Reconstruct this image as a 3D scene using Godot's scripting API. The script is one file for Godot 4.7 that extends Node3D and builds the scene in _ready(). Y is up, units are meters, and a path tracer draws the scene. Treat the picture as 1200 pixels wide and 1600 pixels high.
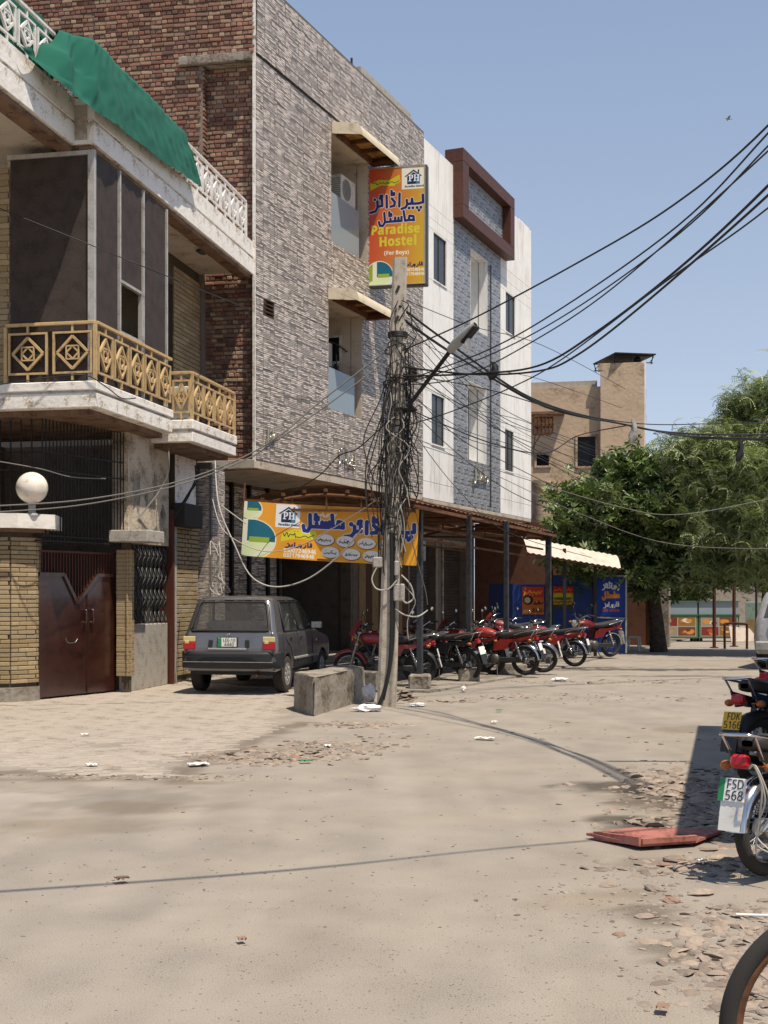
extends Node3D

# ------------------------------------------------------------------ scene
# A dusty street: villa with balconies, tiled hostel, white flats, parked
# motorcycles under a sheet canopy, utility pole with tangled cables.
const F := 2000.0
var rng := RandomNumberGenerator.new()
var used := {}
var M := {}

func _ready():
	rng.seed = 77
	make_camera()
	make_sky()
	make_materials()
	build_ground()
	build_villa()
	build_hostel()
	build_white_flats()
	build_beige_building()
	build_canopy()
	build_right_side()
	build_trees()
	build_pole()
	build_car()
	build_bikes()
	build_signs()
	build_small_things()
	build_cables()

func make_camera():
	var c := Camera3D.new()
	c.name = "camera"
	c.projection = Camera3D.PROJECTION_FRUSTUM
	c.near = 0.05
	c.far = 900.0
	c.size = 2.0 * 0.4 * c.near
	c.frustum_offset = Vector2(0, 0.064 * c.near)
	c.position = Vector3(0, 1.5, 0)
	add_child(c)
	c.current = true

func make_sky():
	var w := WorldEnvironment.new()
	w.name = "environment"
	var e := Environment.new()
	e.background_mode = Environment.BG_SKY
	var s := ProceduralSkyMaterial.new()
	s.sky_top_color = Color(0.485, 0.568, 0.705)
	s.sky_horizon_color = Color(0.797, 0.854, 0.916)
	s.sky_curve = 0.16
	s.ground_bottom_color = Color(0.42, 0.38, 0.33)
	s.ground_horizon_color = Color(0.70, 0.70, 0.70)
	s.energy_multiplier = 1.07
	var k := Sky.new()
	k.sky_material = s
	e.sky = k
	e.tonemap_mode = Environment.TONE_MAPPER_LINEAR
	e.tonemap_exposure = 1.10
	e.sdfgi_enabled = true
	e.ssao_enabled = true
	e.ssil_enabled = true
	w.environment = e
	add_child(w)
	var l := DirectionalLight3D.new()
	l.name = "sun"
	l.light_energy = 1.6
	l.light_color = Color(1.0, 0.95, 0.87)
	l.light_angular_distance = 0.5
	l.shadow_enabled = true
	add_child(l)
	l.look_at_from_position(Vector3.ZERO, Vector3(-0.27, -1.0, -0.32), Vector3(0, 0, -1))

# ---------------------------------------------------------------- placing
func P(x, y, d):                       # a point at depth d, from its bearing
	return Vector3((x - 600.0) / F * d, 1.5 - (y - 928.0) / F * d, -d)

func G(x, y):                          # the same on the ground
	var d = 3000.0 / (y - 928.0)
	return Vector3((x - 600.0) / F * d, 0, -d)

func numbered(called: String) -> String:
	if not used.has(called):
		used[called] = 0
		return called
	used[called] += 1
	return "%s_%03d" % [called, used[called]]

func thing(called, label, category, at = Vector3.ZERO, turn = 0.0, group = "") -> Node3D:
	var o := Node3D.new()
	o.name = numbered(called)
	add_child(o)
	o.position = at
	o.rotation.y = turn
	tag(o, label, category, group)
	return o

func tag(o, label, category, group = ""):
	o.set_meta("label", label)
	o.set_meta("category", category)
	if group != "":
		o.set_meta("group", group)
	return o

func obj(called, mesh, mat, parent = null) -> MeshInstance3D:
	var o := MeshInstance3D.new()
	o.mesh = mesh.done() if mesh is MB else mesh
	o.material_override = mat
	if parent == null:
		o.name = numbered(called)
		add_child(o)
	else:
		o.name = called
		parent.add_child(o, true)
	return o

func struct(called, mesh, mat) -> MeshInstance3D:
	var o = obj(called, mesh, mat)
	o.set_meta("kind", "structure")
	return o

func many(called, mesh, mat, xf: Array, parent = null, cols = null) -> MultiMeshInstance3D:
	var mm := MultiMesh.new()
	mm.transform_format = MultiMesh.TRANSFORM_3D
	mm.use_colors = cols != null
	mm.mesh = mesh.done() if mesh is MB else mesh
	mm.instance_count = xf.size()
	for i in xf.size():
		mm.set_instance_transform(i, xf[i])
		if cols != null:
			mm.set_instance_color(i, cols[i])
	var o := MultiMeshInstance3D.new()
	o.multimesh = mm
	o.material_override = mat
	if parent == null:
		o.name = numbered(called)
		add_child(o)
	else:
		o.name = called
		parent.add_child(o, true)
	o.set_meta("kind", "stuff")
	return o

func copy_of(src: Node3D, label, at: Vector3, turn: float) -> Node3D:
	var c: Node3D = src.duplicate()
	c.name = numbered(str(src.get_meta("stem", src.name)))
	add_child(c)
	c.position = at
	c.rotation = Vector3(0, turn, 0)
	c.set_meta("label", label)
	return c

# ------------------------------------------------------------- mesh maker
class MB:
	var v := PackedVector3Array()
	var n := PackedVector3Array()
	var t := PackedVector2Array()
	var c := PackedColorArray()
	var col := Color.WHITE
	func tri(a, b, d, ua = Vector2.ZERO, ub = Vector2.ZERO, ud = Vector2.ZERO):
		var k: Vector3 = (d - a).cross(b - a).normalized()
		v.append(a); v.append(b); v.append(d)
		n.append(k); n.append(k); n.append(k)
		t.append(ua); t.append(ub); t.append(ud)
		c.append(col); c.append(col); c.append(col)
	# clockwise seen from the front; a is where u and v are 0 (upper left)
	func quad(a, b, d, e, r = Rect2(0, 0, 1, 1)):
		var p = r.position
		var q = r.end
		tri(a, b, d, p, Vector2(q.x, p.y), q)
		tri(a, d, e, p, q, Vector2(p.x, q.y))
	func face(pts: Array, mid: Vector3):
		var k: Vector3 = (pts[2] - pts[0]).cross(pts[1] - pts[0])
		if k.dot(pts[0] - mid) < 0.0:
			pts.reverse()
		for i in range(1, pts.size() - 1):
			tri(pts[0], pts[i], pts[i + 1])
	func box(m: Vector3, s: Vector3, b := Basis.IDENTITY, bev := 0.0):
		var h := s * 0.5
		bev = minf(bev, minf(h.x, minf(h.y, h.z)) * 0.9)
		if bev <= 0.0:
			for ax in 3:
				for sg in [-1.0, 1.0]:
					var q := []
					for k in [[-1, -1], [1, -1], [1, 1], [-1, 1]]:
						var p := Vector3.ZERO
						p[ax] = sg * h[ax]
						p[(ax + 1) % 3] = k[0] * h[(ax + 1) % 3]
						p[(ax + 2) % 3] = k[1] * h[(ax + 2) % 3]
						q.append(m + b * p)
					face(q, m)
			return
		var g := h - Vector3.ONE * bev
		for ax in 3:
			var a1 := (ax + 1) % 3
			var a2 := (ax + 2) % 3
			for sg in [-1.0, 1.0]:
				var q := []
				for k in [[-1, -1], [1, -1], [1, 1], [-1, 1]]:
					var p := Vector3.ZERO
					p[ax] = sg * h[ax]
					p[a1] = k[0] * g[a1]
					p[a2] = k[1] * g[a2]
					q.append(m + b * p)
				face(q, m)
				for s2 in [-1.0, 1.0]:
					var w := []
					for k in [[0, -1], [0, 1], [1, 1], [1, -1]]:
						var p := Vector3.ZERO
						p[ax] = sg * (h[ax] if k[0] == 0 else g[ax])
						p[a1] = s2 * (g[a1] if k[0] == 0 else h[a1])
						p[a2] = k[1] * g[a2]
						w.append(m + b * p)
					face(w, m)
		for sx in [-1.0, 1.0]:
			for sy in [-1.0, 1.0]:
				for sz in [-1.0, 1.0]:
					face([m + b * Vector3(sx * h.x, sy * g.y, sz * g.z), m + b * Vector3(sx * g.x, sy * h.y, sz * g.z), m + b * Vector3(sx * g.x, sy * g.y, sz * h.z)], m)
	# a box given by its low and high corners
	func span(a: Vector3, z: Vector3, bev := 0.0):
		box((a + z) * 0.5, (z - a).abs(), Basis.IDENTITY, bev)
	func beam(a: Vector3, z: Vector3, w: float, h: float, up := Vector3.UP, bev := 0.0):
		var d := (z - a).normalized()
		if absf(d.dot(up)) > 0.99:
			up = Vector3.RIGHT
		var s := d.cross(up).normalized()
		box((a + z) * 0.5, Vector3(w, h, a.distance_to(z)), Basis(s, s.cross(d), -d), bev)
	# a grid of points with smooth normals
	func grid(rows: Array, wrap_u := false, wrap_v := false, uvs := Vector2.ONE):
		var nr: int = rows.size()
		var nc: int = rows[0].size()
		var nn := []
		for i in nr:
			var a := PackedVector3Array()
			a.resize(nc)
			nn.append(a)
		var re: int = nr if wrap_v else nr - 1
		var ce: int = nc if wrap_u else nc - 1
		for i in re:
			for j in ce:
				var i2: int = (i + 1) % nr
				var j2: int = (j + 1) % nc
				var k: Vector3 = (rows[i2][j2] - rows[i][j]).cross(rows[i][j2] - rows[i2][j])
				nn[i][j] += k; nn[i2][j] += k; nn[i][j2] += k; nn[i2][j2] += k
		for i in re:
			for j in ce:
				var i2: int = (i + 1) % nr
				var j2: int = (j + 1) % nc
				var id := [[i, j], [i, j2], [i2, j2], [i, j], [i2, j2], [i2, j]]
				for q in id:
					v.append(rows[q[0]][q[1]])
					n.append((nn[q[0]][q[1]] as Vector3).normalized())
					var uj: float = float(j + 1 if q[1] == j2 else j) / ce
					var vi: float = float(i + 1 if q[0] == i2 else i) / re
					t.append(Vector2(uj, vi) * uvs)
					c.append(col)
	func tube(pts: Array, r, sides := 6, closed := false, caps := true):
		var rows := []
		var up := Vector3.UP
		var m: int = pts.size()
		for i in m:
			var a: Vector3 = pts[(i - 1 + m) % m] if (closed or i > 0) else pts[i]
			var z: Vector3 = pts[(i + 1) % m] if (closed or i < m - 1) else pts[i]
			var d := (z - a).normalized()
			if i == 0:
				up = Vector3.RIGHT if absf(d.y) > 0.9 else Vector3.UP
			var s := d.cross(up).normalized()
			up = s.cross(d).normalized()
			var rr: float = r[i] if r is Array else r
			var row := []
			for k in sides:
				var an := TAU * k / sides
				row.append(pts[i] + (s * cos(an) + up * sin(an)) * rr)
			rows.append(row)
		grid(rows, true, closed)
		if caps and not closed:
			for e in [0, m - 1]:
				var mid: Vector3 = pts[e]
				var inn: Vector3 = pts[1] if e == 0 else pts[m - 2]
				for k in sides:
					face([rows[e][k], rows[e][(k + 1) % sides], mid], inn)
	func ring(m: Vector3, axis: Vector3, rad: float, r: float, seg := 24, sides := 6, a0 := 0.0, a1 := TAU):
		var x := axis.cross(Vector3.UP if absf(axis.y) < 0.9 else Vector3.RIGHT).normalized()
		var y := axis.normalized().cross(x)
		var pts := []
		var full := absf(a1 - a0 - TAU) < 0.001
		for i in (seg if full else seg + 1):
			var an := a0 + (a1 - a0) * i / seg
			pts.append(m + (x * cos(an) + y * sin(an)) * rad)
		tube(pts, r, sides, full)
	# a profile of (radius, along) pairs turned round an axis
	func lathe(m: Vector3, axis: Vector3, prof: Array, seg := 20):
		var x := axis.cross(Vector3.UP if absf(axis.normalized().y) < 0.9 else Vector3.RIGHT).normalized()
		var y := axis.normalized().cross(x)
		var rows := []
		for q in prof:
			var row := []
			for i in seg:
				var an := TAU * i / seg
				row.append(m + axis.normalized() * q[1] + (x * cos(an) + y * sin(an)) * maxf(q[0], 0.0005))
			rows.append(row)
		grid(rows, true)
	func ball(m: Vector3, r: Vector3, seg := 14, rings := 9):
		var rows := []
		for i in rings + 1:
			var a := PI * i / rings
			var row := []
			for j in seg:
				var b := TAU * j / seg
				row.append(m + Vector3(sin(a) * cos(b) * r.x, cos(a) * r.y, sin(a) * sin(b) * r.z))
			rows.append(row)
		grid(rows, true)
	# an outline in x and z, standing between two heights
	func prism(poly: PackedVector2Array, y0: float, y1: float):
		var mid := Vector2.ZERO
		for p in poly:
			mid += p / poly.size()
		var m3 := Vector3(mid.x, (y0 + y1) * 0.5, mid.y)
		var idx := Geometry2D.triangulate_polygon(poly)
		for i in range(0, idx.size(), 3):
			for y in [y0, y1]:
				var q := []
				for k in 3:
					var p := poly[idx[i + k]]
					q.append(Vector3(p.x, y, p.y))
				face(q, m3 if y0 != y1 else m3 + Vector3.DOWN)
		for i in poly.size():
			var a := poly[i]
			var b := poly[(i + 1) % poly.size()]
			face([Vector3(a.x, y0, a.y), Vector3(b.x, y0, b.y), Vector3(b.x, y1, b.y), Vector3(a.x, y1, a.y)], m3)
	# an outline in x and y, given depth along z, by a transform
	func plate(poly: PackedVector2Array, z0: float, z1: float, xf := Transform3D.IDENTITY):
		var s := MB.new()
		s.prism(poly, z0, z1)
		var turn := xf * Transform3D(Basis(Vector3(1, 0, 0), Vector3(0, 0, 1), Vector3(0, 1, 0)), Vector3.ZERO)
		for i in range(0, s.v.size(), 3):
			tri(turn * s.v[i], turn * s.v[i + 2], turn * s.v[i + 1])
	func done() -> ArrayMesh:
		var a := []
		a.resize(Mesh.ARRAY_MAX)
		a[Mesh.ARRAY_VERTEX] = v
		a[Mesh.ARRAY_NORMAL] = n
		a[Mesh.ARRAY_TEX_UV] = t
		a[Mesh.ARRAY_COLOR] = c
		var m := ArrayMesh.new()
		m.add_surface_from_arrays(Mesh.PRIMITIVE_TRIANGLES, a)
		return m

func curve(pts: Array, steps := 8) -> Array:          # smooth line through points
	var c := Curve3D.new()
	var m := pts.size()
	for i in m:
		var tan: Vector3 = (pts[mini(i + 1, m - 1)] - pts[maxi(i - 1, 0)]) / 6.0
		c.add_point(pts[i], -tan, tan)
	var out := []
	for i in (m - 1) * steps + 1:
		var f := float(i) / steps
		var k := mini(int(f), m - 2)
		out.append(c.sample(k, f - k))
	return out

func frame_at(node: Node3D, at: Vector3, along: Vector3):
	var x := along.normalized()
	node.transform = Transform3D(Basis(x, Vector3.UP, x.cross(Vector3.UP)), at)

func has_point_in(rects: Array, r: Rect2) -> bool:
	for q in rects:
		if q.intersects(r):
			return true
	return false

# a wall from u0 to u1 and y0 to y1 with holes; its outer face at n1
func holed(m: MB, u0, u1, y0, y1, n0, n1, holes: Array):
	var us := [u0, u1]
	var ys := [y0, y1]
	for h in holes:
		for k in [h.position.x, h.end.x]:
			if k > u0 and k < u1: us.append(k)
		for k in [h.position.y, h.end.y]:
			if k > y0 and k < y1: ys.append(k)
	us.sort()
	ys.sort()
	for i in us.size() - 1:
		for j in ys.size() - 1:
			if us[i + 1] - us[i] < 0.001 or ys[j + 1] - ys[j] < 0.001:
				continue
			var mid := Vector2((us[i] + us[i + 1]) * 0.5, (ys[j] + ys[j + 1]) * 0.5)
			var open := false
			for h in holes:
				open = open or h.has_point(mid)
			if not open:
				m.span(Vector3(us[i], ys[j], n0), Vector3(us[i + 1], ys[j + 1], n1))

# --------------------------------------------------------------- materials
func L(r, g, b) -> Color:
	return Color(r, g, b).linear_to_srgb()

func noise_bytes(size, freq, seed_, oct = 4, kind = FastNoiseLite.TYPE_SIMPLEX_SMOOTH) -> PackedByteArray:
	var f := FastNoiseLite.new()
	f.seed = seed_
	f.noise_type = kind
	f.frequency = freq
	f.fractal_octaves = oct
	var im := f.get_seamless_image(size, size)
	im.convert(Image.FORMAT_L8)
	return im.get_data()

# colour ramp over a mix of two noises
func ramp_tex(size, seed_, f1, f2, mixk, stops: Array, contrast = 1.0) -> ImageTexture:
	var a := noise_bytes(size, f1, seed_)
	var b := noise_bytes(size, f2, seed_ + 9, 3)
	var lut := []
	var g := Gradient.new()
	g.offsets = PackedFloat32Array([])
	var offs := PackedFloat32Array()
	var cols := PackedColorArray()
	for i in stops.size():
		offs.append(float(i) / (stops.size() - 1))
		cols.append(stops[i])
	g.offsets = offs
	g.colors = cols
	for i in 256:
		var c := g.sample(clampf((i / 255.0 - 0.5) * contrast + 0.5, 0, 1)).linear_to_srgb()
		lut.append([mini(int(c.r * 255), 255), mini(int(c.g * 255), 255), mini(int(c.b * 255), 255)])
	var o := PackedByteArray()
	o.resize(size * size * 3)
	for i in size * size:
		var q = lut[clampi(int(a[i] * (1.0 - mixk) + b[i] * mixk), 0, 255)]
		o[i * 3] = q[0]; o[i * 3 + 1] = q[1]; o[i * 3 + 2] = q[2]
	var im := Image.create_from_data(size, size, false, Image.FORMAT_RGB8, o)
	im.generate_mipmaps()
	return ImageTexture.create_from_image(im)

func bump_tex(size, seed_, freq, strength, oct = 5) -> ImageTexture:
	var im := Image.create_from_data(size, size, false, Image.FORMAT_L8, noise_bytes(size, freq, seed_, oct))
	im.convert(Image.FORMAT_RGBA8)
	im.bump_map_to_normal_map(strength)
	return ImageTexture.create_from_image(im)

func mat(color: Color, rough = 0.8, metal = 0.0, tex = null, scale = 1.0, bump = null, bump_k = 1.0, world = true) -> StandardMaterial3D:
	var m := StandardMaterial3D.new()
	m.albedo_color = color
	m.roughness = rough
	m.metallic = metal
	if tex != null:
		m.albedo_texture = tex
	if bump != null:
		m.normal_enabled = true
		m.normal_texture = bump
		m.normal_scale = bump_k
	if tex != null or bump != null:
		m.uv1_triplanar = true
		m.uv1_world_triplanar = world
		m.uv1_scale = Vector3.ONE * scale
	return m

func cvar(k) -> Color:
	return Color(k, k, k).linear_to_srgb()

func make_materials():
	var grain = bump_tex(512, 3, 0.03, 3.0)
	var rough_b = bump_tex(512, 5, 0.012, 6.0)
	var w3 = [Color(0.62, 0.6, 0.57), Color(0.9, 0.89, 0.87), Color(1, 1, 1)]
	var mottled = ramp_tex(512, 11, 0.006, 0.04, 0.35, [Color(0.55, 0.53, 0.5), Color(0.92, 0.91, 0.9), Color(1, 1, 1), Color(1, 1, 1)], 1.6)
	var stained = ramp_tex(512, 12, 0.004, 0.03, 0.4, [Color(0.28, 0.24, 0.2), Color(0.7, 0.66, 0.6), Color(1, 1, 1), Color(1, 1, 1)], 1.8)
	var fine = ramp_tex(512, 13, 0.02, 0.12, 0.5, [Color(0.6, 0.6, 0.6), Color(1, 1, 1)], 1.4)
	var ground_t = ramp_tex(1024, 21, 0.003, 0.30, 0.78, [Color(0.14, 0.124, 0.108), Color(0.275, 0.244, 0.21), Color(0.325, 0.289, 0.25), Color(0.36, 0.32, 0.278), Color(0.44, 0.394, 0.345)], 1.5)
	M.ground = mat(Color.WHITE, 0.95, 0, ground_t, 0.42, bump_tex(1024, 22, 0.16, 4.0), 0.12)
	M.ground.vertex_color_use_as_albedo = true
	M.soil = mat(L(0.085, 0.066, 0.05), 1.0, 0, fine, 2.0, rough_b, 1.0)
	M.paver = mat(L(0.385, 0.335, 0.285), 0.95, 0, mottled, 0.9, grain, 0.7)
	M.paver2 = mat(L(0.37, 0.325, 0.275), 0.95, 0, mottled, 0.8, grain, 0.7)
	M.paver3 = mat(L(0.40, 0.35, 0.30), 0.95, 0, mottled, 0.7, grain, 0.7)
	M.paver_bed = mat(L(0.33, 0.28, 0.23), 1.0, 0, fine, 1.5)
	M.concrete = mat(L(0.30, 0.27, 0.23), 0.95, 0, stained, 0.9, rough_b, 1.0)
	M.concrete_l = mat(L(0.40, 0.37, 0.33), 0.95, 0, mottled, 1.3, grain, 0.6)
	M.pole = mat(L(0.46, 0.41, 0.34), 0.95, 0, mottled, 2.2, grain, 0.8)
	M.paint_white = mat(L(0.80, 0.77, 0.72), 0.75, 0, mottled, 0.45, grain, 0.35)
	M.paint_peel = mat(L(0.86, 0.83, 0.78), 0.8, 0, ramp_tex(512, 18, 0.007, 0.05, 0.45, [Color(0.36, 0.27, 0.19), Color(0.62, 0.55, 0.46), Color(0.97, 0.96, 0.95), Color(1, 1, 1), Color(1, 1, 1), Color(0.93, 0.92, 0.9)], 1.5), 0.8, rough_b, 0.5)
	M.flats_white = mat(L(0.88, 0.87, 0.85), 0.75, 0, ramp_tex(512, 14, 0.004, 0.02, 0.4, [Color(0.58, 0.56, 0.53), Color(0.93, 0.92, 0.91), Color(1, 1, 1), Color(1, 1, 1)], 1.5), 0.35, grain, 0.3)
	M.flats_white.uv1_scale = Vector3(0.8, 0.11, 0.8)
	M.cream = mat(L(0.60, 0.52, 0.41), 0.85, 0, mottled, 0.6, grain, 0.4)
	M.cream_old = mat(L(0.55, 0.47, 0.37), 0.9, 0, stained, 1.1, rough_b, 0.8)
	M.beige = mat(L(0.56, 0.425, 0.30), 0.9, 0, mottled, 0.3, grain, 0.4)
	M.beige2 = mat(L(0.52, 0.40, 0.285), 0.9, 0, stained, 0.7, rough_b, 0.6)
	M.soffit = mat(L(0.52, 0.46, 0.38), 0.9, 0, mottled, 0.5, grain, 0.3)
	M.moulding = mat(L(0.20, 0.12, 0.075), 0.85, 0, stained, 1.2, rough_b, 0.6)
	M.brown_sheet = mat(L(0.056, 0.038, 0.031), 0.75, 0.0, ramp_tex(512, 15, 0.008, 0.05, 0.4, [Color(0.45, 0.43, 0.42), Color(0.8, 0.8, 0.8), Color(1, 1, 1)], 1.8), 0.8, grain, 0.15)
	M.aluminium = mat(L(0.50, 0.49, 0.47), 0.5, 0.3, mottled, 1.5)
	M.rail_tan = mat(L(0.58, 0.41, 0.20), 0.6, 0.0, mottled, 2.0)
	M.rail_white = mat(L(0.82, 0.80, 0.77), 0.6, 0.0, mottled, 2.0)
	M.gate = mat(L(0.052, 0.016, 0.011), 0.30, 0.15, ramp_tex(512, 16, 0.006, 0.05, 0.4, [Color(0.4, 0.38, 0.36), Color(0.85, 0.85, 0.85), Color(1, 1, 1)], 1.6), 1.2, bump_tex(512, 17, 0.008, 5.0, 3), 0.35)
	M.gate.clearcoat_enabled = true
	M.gate.clearcoat = 1.0
	M.gate.clearcoat_roughness = 0.16
	M.gate_bar = mat(L(0.11, 0.030, 0.018), 0.5, 0.1, fine, 3.0)
	M.iron = mat(L(0.020, 0.018, 0.017), 0.6, 0.3, fine, 3.0)
	M.iron_grey = mat(L(0.10, 0.10, 0.10), 0.5, 0.4, fine, 3.0)
	M.post_blue = mat(L(0.045, 0.05, 0.062), 0.55, 0.2, stained, 2.5)
	M.rust = mat(L(0.17, 0.075, 0.035), 0.9, 0.1, stained, 1.4, rough_b, 0.4)
	M.rust_sheet = mat(L(0.16, 0.075, 0.035), 0.85, 0.1, stained, 0.9, grain, 0.3)
	M.dark = mat(L(0.03, 0.026, 0.023), 0.9)
	M.room = mat(L(0.16, 0.13, 0.105), 0.95, 0, mottled, 0.8)
	M.strip = []
	for k in [[0.42, 0.315, 0.175], [0.36, 0.265, 0.14], [0.48, 0.37, 0.22], [0.39, 0.30, 0.18]]:
		M.strip.append(mat(L(k[0], k[1], k[2]), 0.85, 0, fine, 2.5, grain, 0.6))
	M.strip_back = mat(L(0.10, 0.078, 0.05), 0.95, 0, fine, 3.0)
	M.mortar = mat(L(0.27, 0.225, 0.18), 1.0, 0, fine, 2.0, rough_b, 0.8)
	M.brick = []
	for k in [[0.33, 0.175, 0.125], [0.27, 0.13, 0.092], [0.39, 0.235, 0.165], [0.20, 0.105, 0.08], [0.45, 0.315, 0.225], [0.32, 0.19, 0.145]]:
		M.brick.append(mat(L(k[0], k[1], k[2]), 0.95, 0, ramp_tex(256, 30 + M.brick.size(), 0.01, 0.08, 0.5, [Color(0.45, 0.42, 0.4), Color(0.9, 0.9, 0.9), Color(1, 1, 1)], 1.7), 2.6, grain, 1.0))
	M.brick_c = mat(Color.WHITE, 0.95, 0, fine, 2.6, grain, 1.0)
	M.brick_c.vertex_color_use_as_albedo = true
	M.wood = mat(L(0.115, 0.038, 0.02), 0.55, 0, ramp_tex(512, 41, 0.01, 0.03, 0.3, [Color(0.5, 0.45, 0.4), Color(1, 1, 1)], 1.4), 1.2)
	M.osb = mat(L(0.44, 0.24, 0.065), 0.9, 0, stained, 2.0)
	M.osb_d = mat(L(0.16, 0.06, 0.025), 0.9, 0, stained, 2.0)
	M.awn = mat(L(0.62, 0.54, 0.40), 0.7, 0, mottled, 0.9, grain, 0.2)
	M.awn_pink = mat(L(0.66, 0.56, 0.48), 0.8, 0, mottled, 1.2)
	M.green_cloth = mat(L(0.007, 0.145, 0.098), 0.95, 0, fine, 6.0, bump_tex(256, 44, 0.1, 3.0), 0.4)
	M.green_cloth.backlight_enabled = true
	M.green_cloth.backlight = L(0.006, 0.06, 0.04)
	M.win_dark = mat(L(0.012, 0.013, 0.016), 0.2)
	M.win_dark.metallic_specular = 0.25
	M.win_grey = mat(L(0.035, 0.036, 0.042), 0.25)
	M.frost = mat(L(0.24, 0.30, 0.34), 0.22)
	M.plastic_white = mat(L(0.74, 0.72, 0.67), 0.5, 0, mottled, 2.0)
	M.plastic_grey = mat(L(0.35, 0.35, 0.34), 0.6, 0, mottled, 2.0)
	M.plastic_black = mat(L(0.022, 0.022, 0.023), 0.5)
	M.rubber = mat(L(0.034, 0.031, 0.028), 0.92, 0, fine, 8.0)
	M.dust_rubber = mat(L(0.055, 0.048, 0.04), 0.95, 0, fine, 8.0)
	M.chrome = mat(L(0.62, 0.62, 0.62), 0.16, 1.0)
	M.steel = mat(L(0.35, 0.345, 0.335), 0.38, 0.9, mottled, 4.0)
	M.engine = mat(L(0.17, 0.165, 0.16), 0.5, 0.7, fine, 5.0)
	M.seat = mat(L(0.032, 0.030, 0.029), 0.65, 0, mottled, 2.5, grain, 0.3)
	var grime = ramp_tex(256, 95, 0.012, 0.06, 0.45, [Color(0.42, 0.38, 0.34), Color(0.85, 0.84, 0.82), Color(1, 1, 1)], 1.6)
	M.red = mat(L(0.30, 0.012, 0.014), 0.34, 0, grime, 3.0, null, 1, false)
	M.red.clearcoat_enabled = true
	M.red2 = mat(L(0.36, 0.03, 0.022), 0.42, 0, grime, 2.4, null, 1, false)
	M.maroon = mat(L(0.18, 0.01, 0.016), 0.4, 0, grime, 2.7, null, 1, false)
	M.black_paint = mat(L(0.014, 0.014, 0.016), 0.22)
	M.black_paint.clearcoat_enabled = true
	M.blue_paint = mat(L(0.012, 0.020, 0.06), 0.3)
	M.silver_paint = mat(L(0.47, 0.46, 0.45), 0.38, 0.5, mottled, 3.0)
	M.lens_red = mat(L(0.42, 0.01, 0.015), 0.15)
	M.lens_amber = mat(L(0.36, 0.11, 0.02), 0.2)
	M.lens_cream = mat(L(0.62, 0.52, 0.25), 0.25)
	M.lens_clear = mat(L(0.70, 0.70, 0.68), 0.12)
	M.plate_w = mat(L(0.78, 0.78, 0.74), 0.5)
	M.plate_y = mat(L(0.70, 0.42, 0.025), 0.5)
	M.plate_g = mat(L(0.02, 0.22, 0.08), 0.5)
	M.ink = mat(L(0.02, 0.02, 0.025), 0.7)
	M.cable = mat(L(0.012, 0.012, 0.012), 0.55)
	M.cable_dusty = mat(L(0.03, 0.026, 0.023), 0.7)
	M.cable_grey = mat(L(0.16, 0.155, 0.145), 0.6)
	M.cable_white = mat(L(0.42, 0.40, 0.36), 0.6)
	M.car = mat(L(0.165, 0.165, 0.18), 0.27, 0.5, ramp_tex(512, 51, 0.006, 0.05, 0.4, [Color(0.78, 0.765, 0.74), Color(1, 1, 1), Color(1, 1, 1)], 1.5), 1.2, null, 1, false)
	M.car.clearcoat_enabled = true
	M.car.clearcoat_roughness = 0.25
	M.car_glass = mat(L(0.10, 0.10, 0.10), 0.05)
	M.car_glass.transparency = BaseMaterial3D.TRANSPARENCY_ALPHA
	M.car_glass.albedo_color.a = 0.38
	M.seat_cover = mat(L(0.40, 0.37, 0.33), 0.95, 0, mottled, 3.0)
	M.bumper = mat(L(0.022, 0.023, 0.027), 0.62, 0, fine, 3.0, null, 1, false)
	M.blue_sheet = mat(L(0.010, 0.055, 0.30), 0.42, 0, mottled, 0.9, bump_tex(256, 53, 0.01, 5.0, 3), 0.3)
	M.shutter = mat(L(0.055, 0.04, 0.034), 0.7, 0.1, stained, 0.9)
	M.stripe_a = mat(L(0.30, 0.20, 0.09), 0.85, 0, mottled, 0.9)
	M.stripe_b = mat(L(0.10, 0.038, 0.018), 0.85, 0, mottled, 0.9)
	M.bark = mat(L(0.085, 0.062, 0.045), 1.0, 0, stained, 3.0, rough_b, 1.2)
	M.leaf_a = leaf_mat(0)
	M.leaf_b = leaf_mat(1)
	M.globe = mat(L(0.85, 0.80, 0.72), 0.35, 0, mottled, 2.0)
	M.globe.subsurf_scatter_enabled = true
	M.globe.subsurf_scatter_strength = 0.2
	M.bag = mat(L(0.72, 0.72, 0.72), 0.35)
	M.paper = mat(L(0.74, 0.72, 0.68), 0.85)
	M.red_board = mat(L(0.40, 0.15, 0.12), 0.75, 0, stained, 1.5, grain, 0.4)
	M.stone = []
	for k in [[0.38, 0.30, 0.24], [0.30, 0.235, 0.19], [0.44, 0.355, 0.285], [0.34, 0.22, 0.165]]:
		M.stone.append(mat(L(k[0], k[1], k[2]), 0.95, 0, fine, 4.0, grain, 1.0))
	M.tile = []
	for k in 4:
		M.tile.append(tile_mat(60 + k, [[0.59, 0.515, 0.455], [0.56, 0.485, 0.43], [0.61, 0.535, 0.475], [0.575, 0.50, 0.445]][k]))
	M.tile_grey = tile_mat(71, [0.40, 0.42, 0.46], true)
	M.tile_back = mat(L(0.16, 0.145, 0.135), 0.95, 0, fine, 2.0)
	M.glass_dusty = mat(L(0.095, 0.094, 0.092), 0.06, 0, ramp_tex(256, 91, 0.01, 0.05, 0.4, [Color(0.5, 0.5, 0.5), Color(1, 1, 1)], 1.6), 2.0, null, 1, false)
	M.stall_green = mat(L(0.06, 0.16, 0.07), 0.6, 0, mottled, 1.5)
	M.stall_pale = mat(L(0.26, 0.36, 0.30), 0.6, 0, mottled, 1.5)
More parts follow.
